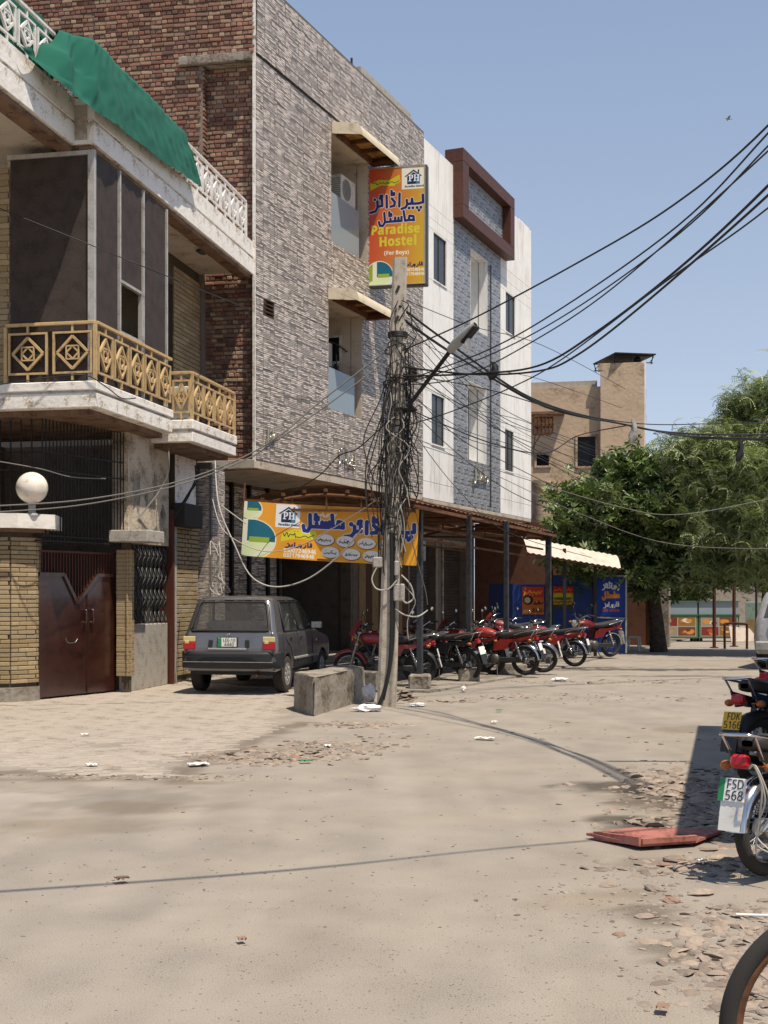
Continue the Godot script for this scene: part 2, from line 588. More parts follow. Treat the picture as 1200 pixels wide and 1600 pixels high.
	M.gold = mat(L(0.62, 0.57, 0.48), 0.25, 0.9)

func leaf_mat(k) -> StandardMaterial3D:
	var m := mat(Color.WHITE, 0.38)
	m.vertex_color_use_as_albedo = true
	m.backlight_enabled = true
	m.backlight = L(0.18, 0.26, 0.06) if k == 0 else L(0.34, 0.40, 0.14)
	return m

# printed ledger-stone tile: thin slivers of light and dark stone
func tile_mat(seed_, base, wedges = false) -> StandardMaterial3D:
	var r := RandomNumberGenerator.new()
	r.seed = seed_
	var w := 256
	var h := 128
	var im := Image.create(w, h, false, Image.FORMAT_RGB8)
	var hm := Image.create(w, h, false, Image.FORMAT_RGBA8)
	var b := Color(base[0], base[1], base[2])
	im.fill((b * 0.26).linear_to_srgb())
	hm.fill(Color(0.1, 0.1, 0.1))
	var rows := 8
	for j in rows:
		var y0 := int(h * j / float(rows))
		var y1 := int(h * (j + 1) / float(rows))
		var x := -int(r.randf() * 60.0)
		while x < w:
			var ln := r.randi_range(80, 150)
			var tone := r.randf()
			var k := 1.25 if tone > 0.42 else (0.72 if tone > 0.16 else 0.30)
			k *= r.randf_range(0.88, 1.1)
			if wedges:
				k = r.randf_range(0.75, 1.15) if tone > 0.12 else 0.22
			var ht := r.randf_range(0.4, 1.0)
			var bend := r.randf_range(-3.0, 3.0)
			for xx in range(maxi(x, 0), mini(x + ln - 1, w)):
				var f := float(xx - x) / ln
				var th := sin(PI * clampf(f * 1.04, 0.02, 0.98))
				var cy := (y0 + y1) * 0.5 + bend * (f - 0.5) * 2.0
				var hw := (y1 - y0) * 0.5 * (0.25 + 0.50 * sqrt(th))
				for yy in range(maxi(int(cy - hw), 0), mini(int(cy + hw), h)):
					var e := absf(xx / float(w) - 0.5)
					var q: float = k * (0.94 + 0.12 * r.randf()) * (1.0 if e < 0.45 or wedges else 0.7)
					im.set_pixel(xx, yy, Color(b.r * q, b.g * q, b.b * q).linear_to_srgb())
					hm.set_pixel(xx, yy, Color(ht, ht, ht))
			x += ln
	hm.bump_map_to_normal_map(3.0)
	im.generate_mipmaps()
	var m := StandardMaterial3D.new()
	m.albedo_texture = ImageTexture.create_from_image(im)
	m.normal_enabled = true
	m.normal_texture = ImageTexture.create_from_image(hm)
	m.normal_scale = 0.5
	m.roughness = 0.45
	return m

# ------------------------------------------------------------------ prints
class Canvas:
	var w: int
	var h: int
	var im: Image
	func _init(ww, hh, c: Color):
		w = ww
		h = hh
		im = Image.create(w, h, false, Image.FORMAT_RGB8)
		im.fill(c)
	func rect(x, y, ww, hh, c): im.fill_rect(Rect2i(int(x), int(y), int(ww), int(hh)), c)
	func put(x, y, c: Color, k):
		if x >= 0 and y >= 0 and x < w and y < h and k > 0.0:
			im.set_pixel(x, y, im.get_pixel(x, y).lerp(c, minf(k, 1.0)))
	func grad(x0, y0, x1, y1, c0: Color, c1: Color, dir := Vector2(1, 0)):
		for y in range(int(y0), int(y1)):
			for x in range(int(x0), int(x1)):
				var f: float = (float(x - x0) / (x1 - x0)) * dir.x + (float(y - y0) / (y1 - y0)) * dir.y
				im.set_pixel(x, y, c0.lerp(c1, clampf(f, 0, 1)))
	func oval(cx, cy, rx, ry, c):
		for y in range(int(cy - ry) - 1, int(cy + ry) + 2):
			for x in range(int(cx - rx) - 1, int(cx + rx) + 2):
				var q := Vector2((x - cx) / float(rx), (y - cy) / float(ry)).length()
				put(x, y, c, (1.0 - q) * minf(rx, ry) + 0.5)
	func line(pts: Array, r: float, c: Color):
		for i in maxi(pts.size() - 1, 1):
			var a: Vector2 = pts[i]
			var b: Vector2 = pts[mini(i + 1, pts.size() - 1)]
			for y in range(int(minf(a.y, b.y) - r) - 1, int(maxf(a.y, b.y) + r) + 2):
				for x in range(int(minf(a.x, b.x) - r) - 1, int(maxf(a.x, b.x) + r) + 2):
					var p := Vector2(x, y)
					var q := Geometry2D.get_closest_point_to_segment(p, a, b) if a != b else a
					put(x, y, c, r - p.distance_to(q) + 0.5)
	func poly(pts: Array, c: Color):
		var pk := PackedVector2Array(pts)
		var lo := pk[0]
		var hi := pk[0]
		for p in pk:
			lo = lo.min(p)
			hi = hi.max(p)
		for y in range(int(lo.y), int(hi.y) + 1):
			for x in range(int(lo.x), int(hi.x) + 1):
				if Geometry2D.is_point_in_polygon(Vector2(x, y), pk):
					put(x, y, c, 1.0)
	func text(s: String, font: Font, x: float, y: float, size: float, c: Color, wide := 1.0, fat := 0.0):
		var tm := TextMesh.new()
		tm.font = font
		tm.text = s
		tm.font_size = 32
		tm.pixel_size = 1.0
		tm.depth = 0.0
		tm.curve_step = 2.0
		tm.horizontal_alignment = HORIZONTAL_ALIGNMENT_LEFT
		tm.vertical_alignment = VERTICAL_ALIGNMENT_BOTTOM
		var a := tm.get_mesh_arrays() if tm.has_method("get_mesh_arrays") else tm.surface_get_arrays(0)
		if a.is_empty():
			return
		var vv: PackedVector3Array = a[Mesh.ARRAY_VERTEX]
		var ix: PackedInt32Array = a[Mesh.ARRAY_INDEX]
		var k := size / 32.0
		var m := ix.size() if ix.size() else vv.size()
		for i in range(0, m, 3):
			var p := []
			for j in 3:
				var q: Vector3 = vv[ix[i + j]] if ix.size() else vv[i + j]
				p.append(Vector2(x + q.x * k * wide, y - q.y * k))
			var lo: Vector2 = p[0].min(p[1]).min(p[2])
			var hi: Vector2 = p[0].max(p[1]).max(p[2])
			for yy in range(int(lo.y - fat) - 1, int(hi.y + fat) + 2):
				for xx in range(int(lo.x - fat) - 1, int(hi.x + fat) + 2):
					var c2 := Vector2(xx, yy)
					if Geometry2D.point_is_inside_triangle(c2, p[0], p[1], p[2]):
						put(xx, yy, c, 1.0)
					else:
						var dd := INF
						for j in 3:
							dd = minf(dd, c2.distance_to(Geometry2D.get_closest_point_to_segment(c2, p[j], p[(j + 1) % 3])))
						if dd < 0.5 + fat:
							put(xx, yy, c, 0.9 if dd < fat else 0.45)
	func tex() -> ImageTexture:
		im.generate_mipmaps()
		return ImageTexture.create_from_image(im)

var fonts := {}
func font(bold := true, serif := false) -> Font:
	var key := "%s%s" % [bold, serif]
	if not fonts.has(key):
		var f := SystemFont.new()
		f.font_names = PackedStringArray(["Droid Serif" if serif else "Droid Sans"])
		f.font_weight = 700 if bold else 400
		fonts[key] = f
	return fonts[key]

func print_mat(c: Canvas, rough = 0.5) -> StandardMaterial3D:
	var m := StandardMaterial3D.new()
	m.albedo_texture = c.tex()
	m.roughness = rough
	return m

func lettering(s: String, size: float, m: Material, xf: Transform3D, parent, called = "lettering", wide = 1.0):
	var tm := TextMesh.new()
	tm.font = font(false)
	tm.text = s
	tm.font_size = 32
	tm.pixel_size = size / 32.0
	tm.depth = 0.002
	tm.curve_step = 1.0
	var o := obj(called, tm, m, parent)
	o.transform = xf * Transform3D(Basis.from_scale(Vector3(wide, 1, 1)), Vector3.ZERO)
	return o

# ------------------------------------------------------------------ ground
var gnoise := FastNoiseLite.new()
var gfine := FastNoiseLite.new()
var hnoise := FastNoiseLite.new()

func ground_y(x, d) -> float:
	return hnoise.get_noise_2d(x, d) * 0.006 - 0.004

const STAINS_AND_SHADE := [   # bearing x, y on the ground, half width, half depth, darkening, ragged
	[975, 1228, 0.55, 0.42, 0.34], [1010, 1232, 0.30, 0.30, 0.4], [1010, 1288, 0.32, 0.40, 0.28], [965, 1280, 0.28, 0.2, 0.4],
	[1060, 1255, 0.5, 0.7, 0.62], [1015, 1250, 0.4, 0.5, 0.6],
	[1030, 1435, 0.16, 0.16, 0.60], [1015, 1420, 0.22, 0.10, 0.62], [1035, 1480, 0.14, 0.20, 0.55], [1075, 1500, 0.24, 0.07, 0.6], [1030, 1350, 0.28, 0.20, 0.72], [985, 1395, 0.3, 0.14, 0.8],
	[1050, 1046, 3.2, 0.4, 0.26], [930, 1043, 0.9, 0.3, 0.35], [1040, 1056, 1.8, 0.2, 0.42], [1135, 1032, 1.2, 0.3, 0.7],  # far band across the road: mud, with tree and cable shade painted in
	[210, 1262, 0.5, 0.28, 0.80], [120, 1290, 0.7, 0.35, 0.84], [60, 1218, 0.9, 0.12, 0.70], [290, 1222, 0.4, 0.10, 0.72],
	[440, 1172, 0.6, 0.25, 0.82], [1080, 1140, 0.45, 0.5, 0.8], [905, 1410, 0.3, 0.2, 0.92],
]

const EDGE := [Vector2(-4.9, 10.9), Vector2(-3.22, 10.75), Vector2(-2.75, 10.64), Vector2(-2.32, 10.53), Vector2(-1.73, 10.42), Vector2(-1.53, 12.0), Vector2(-1.23, 13.64), Vector2(-0.9, 15.0)]

func ground_tint(x, d) -> Color:
	var k := 1.0 + 0.04 * gnoise.get_noise_2d(x * 1.6 + 40.0, d * 1.6)
	var streak := gfine.get_noise_2d((x * 0.9 + d * 0.5) * 3.2, (d * 0.9 - x * 0.5) * 0.8)
	k += 0.045 * streak
	# faint wheel tracks sweeping up the road, patches of dust over worn asphalt
	var side: float = x * 0.93 - d * 0.33 + 0.018 * d * d
	var run: float = d * 0.93 + x * 0.33
	k += 0.12 * gfine.get_noise_2d(side * 22.0, run * 1.3) + 0.05 * gfine.get_noise_2d(side * 60.0 + 50.0, run * 2.5)
	var dust := clampf(0.5 + 1.6 * gnoise.get_noise_2d(x * 5.0 + 9.0, d * 5.0) + 0.8 * gfine.get_noise_2d(x * 14.0, d * 14.0), 0.0, 1.0)
	var c := Color(k * 0.93, k * 0.905, k * 0.865).lerp(Color(k * 0.89, k * 0.88, k * 0.865), dust)
	# crumbled soil along the broken edge of the paving, smooth cement beyond it
	var p2 := Vector2(x, d)
	if d > 9.0 and d < 17.0 and x < 0.0:
		var gap := 9.0
		for i in EDGE.size() - 1:
			gap = minf(gap, p2.distance_to(Geometry2D.get_closest_point_to_segment(p2, EDGE[i], EDGE[i + 1])))
		var rag := gfine.get_noise_2d(x * 30.0, d * 30.0) * 0.16 + gnoise.get_noise_2d(x * 20.0, d * 20.0) * 0.25
		c = c.lerp(Color(c.r * 0.62, c.g * 0.58, c.b * 0.54), clampf((0.17 + rag - gap) * 9.0, 0.0, 1.0))
	var q2 := (p2 - Vector2(-3.3, 9.35)) / Vector2(0.95, 0.55)
	var cem := clampf((1.0 - q2.length() + gnoise.get_noise_2d(x * 12.0, d * 12.0) * 0.5) * 5.0, 0.0, 1.0)
	c = c.lerp(Color(1.10, 1.06, 1.0), cem)
	var q3 := (p2 - Vector2(-2.0, 9.3)) / Vector2(0.9, 0.7)
	c = c.lerp(c * 0.80, clampf((1.0 - q3.length() + gfine.get_noise_2d(x * 16.0, d * 16.0) * 0.8) * 3.0, 0.0, 1.0) * (1.0 - cem))
	var warp := Vector2(gfine.get_noise_2d(x * 18.0, d * 18.0), gfine.get_noise_2d(x * 18.0 + 90.0, d * 18.0)) * 0.22
	for s in STAINS_AND_SHADE:
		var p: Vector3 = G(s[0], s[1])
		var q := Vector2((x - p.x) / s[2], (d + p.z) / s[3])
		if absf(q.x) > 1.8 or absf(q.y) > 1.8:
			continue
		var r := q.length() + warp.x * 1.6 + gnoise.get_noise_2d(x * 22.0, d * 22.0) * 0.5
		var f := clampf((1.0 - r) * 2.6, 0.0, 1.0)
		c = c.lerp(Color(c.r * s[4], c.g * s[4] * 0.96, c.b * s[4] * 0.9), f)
	return c

func edge_gap(poly: PackedVector2Array, p: Vector2) -> float:
	var best := 9.0
	for i in poly.size():
		best = minf(best, p.distance_to(Geometry2D.get_closest_point_to_segment(p, poly[i], poly[(i + 1) % poly.size()])))
	return best

func build_ground():
	gnoise.seed = 4
	gnoise.frequency = 0.12
	gfine.seed = 8
	hnoise.seed = 19
	hnoise.fractal_type = FastNoiseLite.FRACTAL_NONE
	hnoise.frequency = 0.45
	gfine.frequency = 0.12
	var xs := [-120.0, -60.0, -30.0, -18.0, -12.0, -9.0]
	var x := -7.0
	while x < 7.01:
		xs.append(x)
		x += 0.1
	xs.append_array([9.0, 12.0, 18.0, 30.0, 60.0, 120.0])
	var ds := [-60.0, -20.0, -6.0, 0.0, 2.0]
	var d := 3.0
	while d < 30.0:
		ds.append(d)
		d += maxf(0.07, d * 0.009)
	ds.append_array([31.0, 33.0, 36.0, 40.0, 46.0, 55.0, 70.0, 100.0, 160.0, 300.0])
	var m := MB.new()
	var rows := []
	var cols := []
	for dd in ds:
		var row := []
		var cr := []
		for xx in xs:
			var inner: bool = absf(xx) < 7.05 and dd > 2.5 and dd < 30.0
			row.append(Vector3(xx, ground_y(xx, dd) if inner else -0.008, -dd))
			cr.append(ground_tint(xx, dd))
		rows.append(row)
		cols.append(cr)
	m.grid(rows)
	m.c.clear()
	for i in rows.size() - 1:
		for j in xs.size() - 1:
			for q in [[i, j], [i, j + 1], [i + 1, j + 1], [i, j], [i + 1, j + 1], [i + 1, j]]:
				m.c.append(cols[q[0]][q[1]])
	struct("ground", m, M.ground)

	# brick-paved apron in front of the gate and the car
	var apron := PackedVector2Array()
	for q in [[-160, 1190], [0, 1207], [80, 1210], [160, 1213], [268, 1216], [345, 1178], [420, 1148], [480, 1128], [455, 1110], [520, 1070], [640, 1040], [300, 1030], [-200, 1040]]:
		var p: Vector3 = G(q[0], q[1])
		apron.append(Vector2(p.x, -p.z))
	var ax := Vector2(0.196, 0.981)
	var ay := Vector2(0.981, -0.196)
	var bed := MB.new()
	var bp := PackedVector2Array()
	for p in apron:
		bp.append(Vector2(p.x, -p.y))
	bed.prism(bp, -0.06, -0.012)
	var bed_o = struct("paved_apron", bed, M.paver_bed)
	var spots := []
	for i in range(-60, 80):
		for j in range(-60, 60):
			var o := Vector2(-3.0, 15.0) + ay * (i * 0.232 + (0.116 if j % 2 else 0.0)) + ax * (j * 0.118)
			if Geometry2D.is_point_in_polygon(o, apron) and o.x > -7.5 and o.y < 24.0:
				spots.append(o)
	spots.sort_custom(func(p, q): return p.length() < q.length())
	var kinds := []
	for k in 4:
		var b := MB.new()
		b.box(Vector3.ZERO, Vector3(0.224, 0.03, 0.110), Basis.IDENTITY, 0.006)
		kinds.append(b.done())
	var xf := []
	var mats := [M.paver, M.paver2, M.paver3]
	for i in spots.size():
		var o: Vector2 = spots[i]
		var t := Transform3D(Basis(Vector3.UP, atan2(0.196, 0.981) * -1.0 * -1.0) * Basis(Vector3(1, 0, 0), rng.randf_range(-0.012, 0.012)), Vector3(o.x, -0.0125 + rng.randf_range(-0.002, 0.002) + 0.005 * gnoise.get_noise_2d(o.x * 8, o.y * 8) - 0.012 * clampf(1.0 - edge_gap(apron, o) / 0.5, 0.0, 1.0), -o.y))
		if i < 300:
			var q = obj("paving_brick", kinds[0], mats[rng.randi() % 3], bed_o)
			q.transform = t
		else:
			xf.append(t)
	many("paving_brick_field", kinds[0], M.paver, xf, bed_o)

# ------------------------------------------------------------------- villa
# local axes of every facade: x along the wall away from the camera, y up,
# z outward to the street
func rail_panel(w: float, h: float) -> MB:
	var m := MB.new()
	var b := 0.028
	var r := Vector3(w * 0.5, h * 0.5, 0)
	for s in [-1.0, 1.0]:
		m.beam(Vector3(-r.x, s * (r.y - b * 0.5), 0), Vector3(r.x, s * (r.y - b * 0.5), 0), 0.03, b)
		m.beam(Vector3(s * (r.x - b * 0.5), -r.y + b, 0), Vector3(s * (r.x - b * 0.5), r.y - b, 0), b, 0.03)
		m.beam(Vector3(0, s * r.y, 0), Vector3(0, s * (r.y + 0.09), 0), 0.03, 0.03)
	for k in [[0.86, 0.034, 0.034], [0.34, 0.022, 0.02]]:
		var q := [Vector3(0, (r.y - b) * k[0], 0), Vector3((r.x - b) * k[0], 0, 0), Vector3(0, -(r.y - b) * k[0], 0), Vector3(-(r.x - b) * k[0], 0, 0)]
		for i in 4:
			m.beam(q[i], q[(i + 1) % 4], k[1], k[2], Vector3(0, 0, 1))
	var c := 0.155
	for s in [-1.0, 1.0]:
		m.beam(Vector3(-r.x * c * 2.0, s * r.y * c * 2.0, 0.004), Vector3(r.x * c * 2.0, s * r.y * c * 2.0, 0.004), 0.02, 0.02)
		m.beam(Vector3(s * r.x * c * 2.0, -r.y * c * 2.0, 0.004), Vector3(s * r.x * c * 2.0, r.y * c * 2.0, 0.004), 0.02, 0.02)
	return m

# railing from a to z (in the parent's axes), panels between a bottom and a top rail
func railing(parent, a: Vector3, z: Vector3, y0: float, y1: float, count: int, m: Material, posts := true):
	var d := (z - a).normalized()
	var ln := a.distance_to(z)
	var w := ln / count
	var h := y1 - y0 - 0.24
	var pm := rail_panel(w * 0.88, h).done()
	var b := Basis(d, Vector3.UP, d.cross(Vector3.UP))
	for i in count:
		var o = obj("railing_panel", pm, m, parent)
		o.transform = Transform3D(b, a + d * (i + 0.5) * w + Vector3(0, (y0 + y1) * 0.5 - 0.01, 0))
	var t := MB.new()
	t.beam(a + Vector3(0, y1 - 0.02, 0), z + Vector3(0, y1 - 0.02, 0), 0.05, 0.045, Vector3.UP, 0.006)
	obj("top_rail", t, m, parent)
	if posts:
		for e in [a, z]:
			var q := MB.new()
			q.beam(e + Vector3(0, y0, 0), e + Vector3(0, y1 - 0.045, 0), 0.045, 0.045)
			obj("railing_post", q, m, parent)

# courses of narrow stone strips on a face, each strip a piece of its own
func strips(parent, a: Vector3, d: Vector3, width: float, y0: float, y1: float, left: Array, course := 0.062, ln := 0.27):
	var out := d.cross(Vector3.UP)
	var b := Basis(d, Vector3.UP, out)
	var y := y0
	var row := 0
	while y + course <= y1 + 0.001:
		var u := -ln * (0.5 if row % 2 else 0.0) - rng.randf() * 0.04
		if width < 0.3:
			u = 0.0
		while u < width:
			var u0 := maxf(u, 0.0)
			var u1 := minf(u + ln, width)
			u += ln
			if u1 - u0 < 0.03:
				continue
			var key := "%.3f %.3f" % [snappedf(u1 - u0, 0.005), course]
			if not strip_mesh.has(key):
				var k := MB.new()
				k.box(Vector3.ZERO, Vector3(snappedf(u1 - u0, 0.005) - 0.005, course - 0.010, 0.03), Basis.IDENTITY, 0.006)
				strip_mesh[key] = k.done()
			var at := a + d * (u0 + u1) * 0.5 + Vector3(0, y + course * 0.5, 0) + out * (0.012 + rng.randf_range(-0.004, 0.005))
			if left[0] > 0:
				left[0] -= 1
				var o = obj("stone_strip", strip_mesh[key], M.strip[rng.randi() % 4], parent)
				o.transform = Transform3D(b, at)
			else:
				left[1].append(Transform3D(b, at))
		y += course
		row += 1
var strip_mesh := {}

func build_villa():
	var v := thing("villa", "cream villa with bay window, tan and white diamond railings above the brown gate", "house")
	frame_at(v, Vector3(-3.955, 0, -17.5), Vector3(0.196, 0, -0.981))
	var fwd := Vector3(1, 0, 0)
	# upper slab, moulding and fascia
	var m := MB.new()
	m.span(Vector3(-7, 7.72, -5), Vector3(-0.002, 8.2, -0.40))
	m.span(Vector3(0, 7.72, -5), Vector3(7.36, 8.2, -0.11))
	obj("roof_slab", m, M.soffit, v)
	m = MB.new()
	m.span(Vector3(0.0, 7.66, -0.10), Vector3(7.37, 7.955, 0.0), 0.008)
	m.span(Vector3(0.0, 7.985, -0.10), Vector3(7.37, 8.29, 0.0), 0.008)
	m.span(Vector3(0.0, 7.94, -0.10), Vector3(7.36, 8.0, -0.04))
	m.span(Vector3(-7.0, 7.66, -0.39), Vector3(0.0, 7.955, -0.29), 0.008)
	m.span(Vector3(-7.0, 7.985, -0.39), Vector3(0.0, 8.29, -0.29), 0.008)
	m.span(Vector3(-7.0, 7.94, -0.39), Vector3(0.0, 8.0, -0.33))
	m.span(Vector3(0.003, 7.663, -0.385), Vector3(0.1, 7.952, -0.102))
	m.span(Vector3(0.003, 7.988, -0.385), Vector3(0.1, 8.287, -0.102))
	obj("fascia", m, M.paint_peel, v)
	m = MB.new()
	m.span(Vector3(0.02, 7.58, -0.26), Vector3(7.30, 7.655, -0.05), 0.02)
	m.span(Vector3(-7, 7.58, -0.56), Vector3(0.25, 7.655, -0.34), 0.02)
	m.span(Vector3(0.05, 7.62, -0.36), Vector3(7.30, 7.72, -0.24), 0.02)
	m.span(Vector3(-7, 7.62, -0.68), Vector3(0.15, 7.72, -0.53), 0.02)
	obj("cornice_moulding", m, M.moulding, v)
	railing(v, Vector3(-4.2, 0, -0.34), Vector3(0.0, 0, -0.34), 8.28, 8.97, 8, M.rail_white)
	railing(v, Vector3(0.05, 0, -0.05), Vector3(7.0, 0, -0.05), 8.28, 8.99, 14, M.rail_white)
	# soffit lamps
	for q in [[-1.6, -0.85], [5.7, -0.45]]:
		m = MB.new()
		m.lathe(Vector3(q[0], 7.70, q[1]), Vector3.DOWN, [[0.0, 0.06], [0.05, 0.05], [0.10, 0.015], [0.13, 0.0]], 16)
		obj("soffit_lamp", m, M.iron_grey, v)
	# bay enclosure: brown sheets in an aluminium frame
	m = MB.new()
	m.span(Vector3(0.03, 5.47, -1.26), Vector3(0.05, 7.56, -0.09))
	obj("sheet_panel", m, M.brown_sheet, v)
	m = MB.new()
	m.span(Vector3(0.022, 4.42, -1.26), Vector3(0.046, 5.49, -0.09))
	obj("sheet_panel", m, M.brown_sheet, v)
	var us := [0.0, 0.9, 1.8, 2.78]
	for i in 3:
		m = MB.new()
		if i == 1:
			m.span(Vector3(us[i] + 0.03, 6.03, -0.06), Vector3(us[i + 1] - 0.03, 7.56, -0.04))
			m.span(Vector3(us[i] + 0.03, 4.42, -0.06), Vector3(us[i + 1] - 0.03, 5.27, -0.04))
		else:
			m.span(Vector3(us[i] + 0.03, 4.42, -0.06), Vector3(us[i + 1] - 0.03, 7.56, -0.04))
		obj("sheet_panel", m, M.brown_sheet, v)
	m = MB.new()
	for y in [5.28, 6.02]:
		m.span(Vector3(0.90, y - 0.02, -0.09), Vector3(1.80, y + 0.02, -0.028))
	for u in [0.90, 1.76]:
		m.span(Vector3(u + 0.002, 5.26, -0.089), Vector3(u + 0.038, 6.04, -0.029))
	obj("window_frame", m, M.aluminium, v)
	for i in 4:
		m = MB.new()
		var w := 0.055 if i == 0 else 0.03
		m.span(Vector3(us[i] - 0.01, 4.42, -0.10), Vector3(us[i] + w, 7.58, 0.0 - 0.02 * i * 0.2), 0.004)
		obj("frame_post", m, M.aluminium, v)
	m = MB.new()
	m.span(Vector3(0.0, 7.52, -1.3), Vector3(0.06, 7.579, -0.101))
	obj("frame_rail", m, M.aluminium, v)
	m = MB.new()
	m.span(Vector3(2.70, 4.42, -1.3), Vector3(2.74, 7.6, -0.1))
	m.span(Vector3(0.1, 4.42, -1.34), Vector3(2.74, 7.6, -1.30))
	obj("bay_wall", m, M.cream, v)
	strips(v, Vector3(0.055, 0, -1.62), Vector3(0, 0, 1), 0.34, 4.45, 7.5, [200, []], 0.085, 0.34)
	# lower slabs with a dark groove between two bands
	m = MB.new()
	m.span(Vector3(-0.06, 4.285, -3.2), Vector3(2.86, 4.41, 0.06), 0.012)
	m.span(Vector3(-0.04, 4.05, -3.2), Vector3(2.85, 4.255, 0.045), 0.012)
	m.span(Vector3(0.02, 4.2, -3.2), Vector3(2.8, 4.33, -0.02))
	obj("balcony_slab", m, M.paint_peel, v)
	m = MB.new()
	m.span(Vector3(0.12, 3.97, -3.0), Vector3(2.83, 4.048, -0.12))
	obj("slab_moulding", m, M.moulding, v)
	m = MB.new()
	m.span(Vector3(2.93, 4.12, -1.1), Vector3(5.2, 4.27, 0.36), 0.012)
	m.span(Vector3(2.95, 3.92, -1.1), Vector3(5.18, 4.085, 0.345), 0.012)
	m.span(Vector3(3.0, 4.05, -1.1), Vector3(5.14, 4.16, 0.28))
	obj("balcony_slab", m, M.paint_peel, v)
	m = MB.new()
	m.span(Vector3(3.08, 3.84, -1.1), Vector3(5.1, 3.918, 0.22))
	obj("slab_moulding", m, M.moulding, v)
	railing(v, Vector3(-0.03, 0, -1.30), Vector3(-0.03, 0, 0.02), 4.41, 5.23, 2, M.rail_tan)
	railing(v, Vector3(0.0, 0, 0.03), Vector3(2.83, 0, 0.03), 4.41, 5.23, 5, M.rail_tan, false)
	railing(v, Vector3(2.97, 0, -0.02), Vector3(2.97, 0, 0.32), 4.27, 5.04, 1, M.rail_tan, false)
	railing(v, Vector3(2.99, 0, 0.32), Vector3(5.15, 0, 0.32), 4.27, 5.04, 4, M.rail_tan)
	# set-back upper wall with a grille door and strip cladding
	m = MB.new()
	holed(m, 2.75, 7.3, 4.27, 7.72, -1.3, -1.1, [Rect2(3.7, 4.27, 2.2, 2.9)])
	obj("upper_wall", m, M.strip_back, v)
	m = MB.new()
	m.span(Vector3(3.7, 4.27, -1.32), Vector3(5.9, 7.17, -1.30))
	obj("door", m, M.iron, v)
	m = MB.new()
	for i in 12:
		m.beam(Vector3(3.75 + i * 0.19, 4.3, -1.2), Vector3(3.75 + i * 0.19, 7.15, -1.2), 0.02, 0.02)
		if i < 11:
			for j in 7:
				m.ring(Vector3(3.845 + i * 0.19, 4.6 + j * 0.4, -1.2), Vector3(0, 0, 1), 0.075, 0.008, 10, 4)
	for y in [4.32, 5.6, 7.1]:
		m.beam(Vector3(3.7, y, -1.2), Vector3(5.9, y, -1.2), 0.03, 0.03)
	obj("door_grille", m, M.iron, v)
	var left := [300, []]
	strips(v, Vector3(5.9, 0, -1.1), fwd, 1.4, 4.3, 7.55, left, 0.085, 0.34)
	# ground floor: plaster wall, strip-clad pillars, ornate grille
	m = MB.new()
	m.span(Vector3(2.0, 2.29, -0.6), Vector3(3.72, 3.97, -0.35))
	obj("plaster_wall", m, M.cream_old, v)
	for q in [[2.35, 3.1, 0.20, 0.34], [3.1, 3.25, 0.10, 0.22], [2.75, 3.0, 0.09, 0.13], [3.45, 2.75, 0.16, 0.2]]:
		m = MB.new()
		var poly := PackedVector2Array()
		for i in 14:
			var an := TAU * i / 14.0
			var rr := rng.randf_range(0.6, 1.15)
			poly.append(Vector2(q[0] + cos(an) * q[2] * rr, q[1] + sin(an) * q[3] * rr))
		m.plate(poly, -0.349, -0.3465)
		obj("bare_plaster_patch", m, M.concrete, v)
	m = MB.new()
	m.span(Vector3(2.05, 0, -0.58), Vector3(3.70, 1.02, -0.36), 0.01)
	obj("base_wall", m, M.concrete_l, v)
	m = MB.new()
	m.span(Vector3(2.0, 0, -2.6), Vector3(3.5, 2.3, -2.5))
	obj("passage_wall", m, M.room, v)
	m = MB.new()
	for i in 9:
		var u := 2.16 + i * 0.18
		m.beam(Vector3(u, 1.04, -0.4), Vector3(u, 2.27, -0.4), 0.014, 0.014)
		for w in [-1.0, 1.0]:
			var wp := []
			for j in 25:
				wp.append(Vector3(u + w * 0.045 * sin(j * 0.9), 1.05 + j * 0.05, -0.38 + 0.025 * cos(j * 0.9)))
			m.tube(wp, 0.012, 4)
	obj("ornate_grille", m, M.iron_grey, v)
	m = MB.new()
	m.span(Vector3(3.74, 0, -0.55), Vector3(3.82, 2.9, -0.28), 0.006)
	obj("steel_jamb", m, M.gate_bar, v)
	m = MB.new()
	m.span(Vector3(3.83, 0, -0.55), Vector3(3.98, 2.62, -0.30), 0.006)
	obj("door_jamb", m, M.concrete_l, v)
	m = MB.new()
	m.span(Vector3(4.0, 0, -0.9), Vector3(5.1, 3.86, -0.352))
	obj("pillar_core", m, M.strip_back, v)
	strips(v, Vector3(4.0, 0, -0.35), fwd, 1.1, 0.12, 2.72, left, 0.075, 0.3)
	m = MB.new()
	m.span(Vector3(4.0, 2.72, -0.352), Vector3(5.0, 3.86, -0.33), 0.01)
	obj("pillar_plaster", m, M.paint_peel, v)
	m = MB.new()
	m.span(Vector3(3.86, 2.63, -0.34), Vector3(4.75, 3.02, -0.12), 0.01)
	obj("meter_box", m, M.dark, v)
	# veranda grille and the dim room behind it
	m = MB.new()
	m.span(Vector3(0.2, 0, -3.4), Vector3(3.9, 3.97, -3.2))
	m.span(Vector3(-4, 0, -3.4), Vector3(0.18, 3.97, -3.25))
	m.span(Vector3(3.55, 0, -3.2), Vector3(3.7, 3.97, -0.62))
	m.span(Vector3(-4, 3.98, -3.4), Vector3(-0.05, 4.2, -2.0))
	obj("veranda_wall", m, M.room, v)
	m = MB.new()
	var g0 := Vector3(0.3, 0, -0.92)
	var g1 := Vector3(2.0, 0, -0.42)
	for i in 25:
		var p := g0.lerp(g1, i / 24.0)
		m.beam(p + Vector3(0, 2.2, 0), p + Vector3(0, 3.96, 0), 0.014, 0.014)
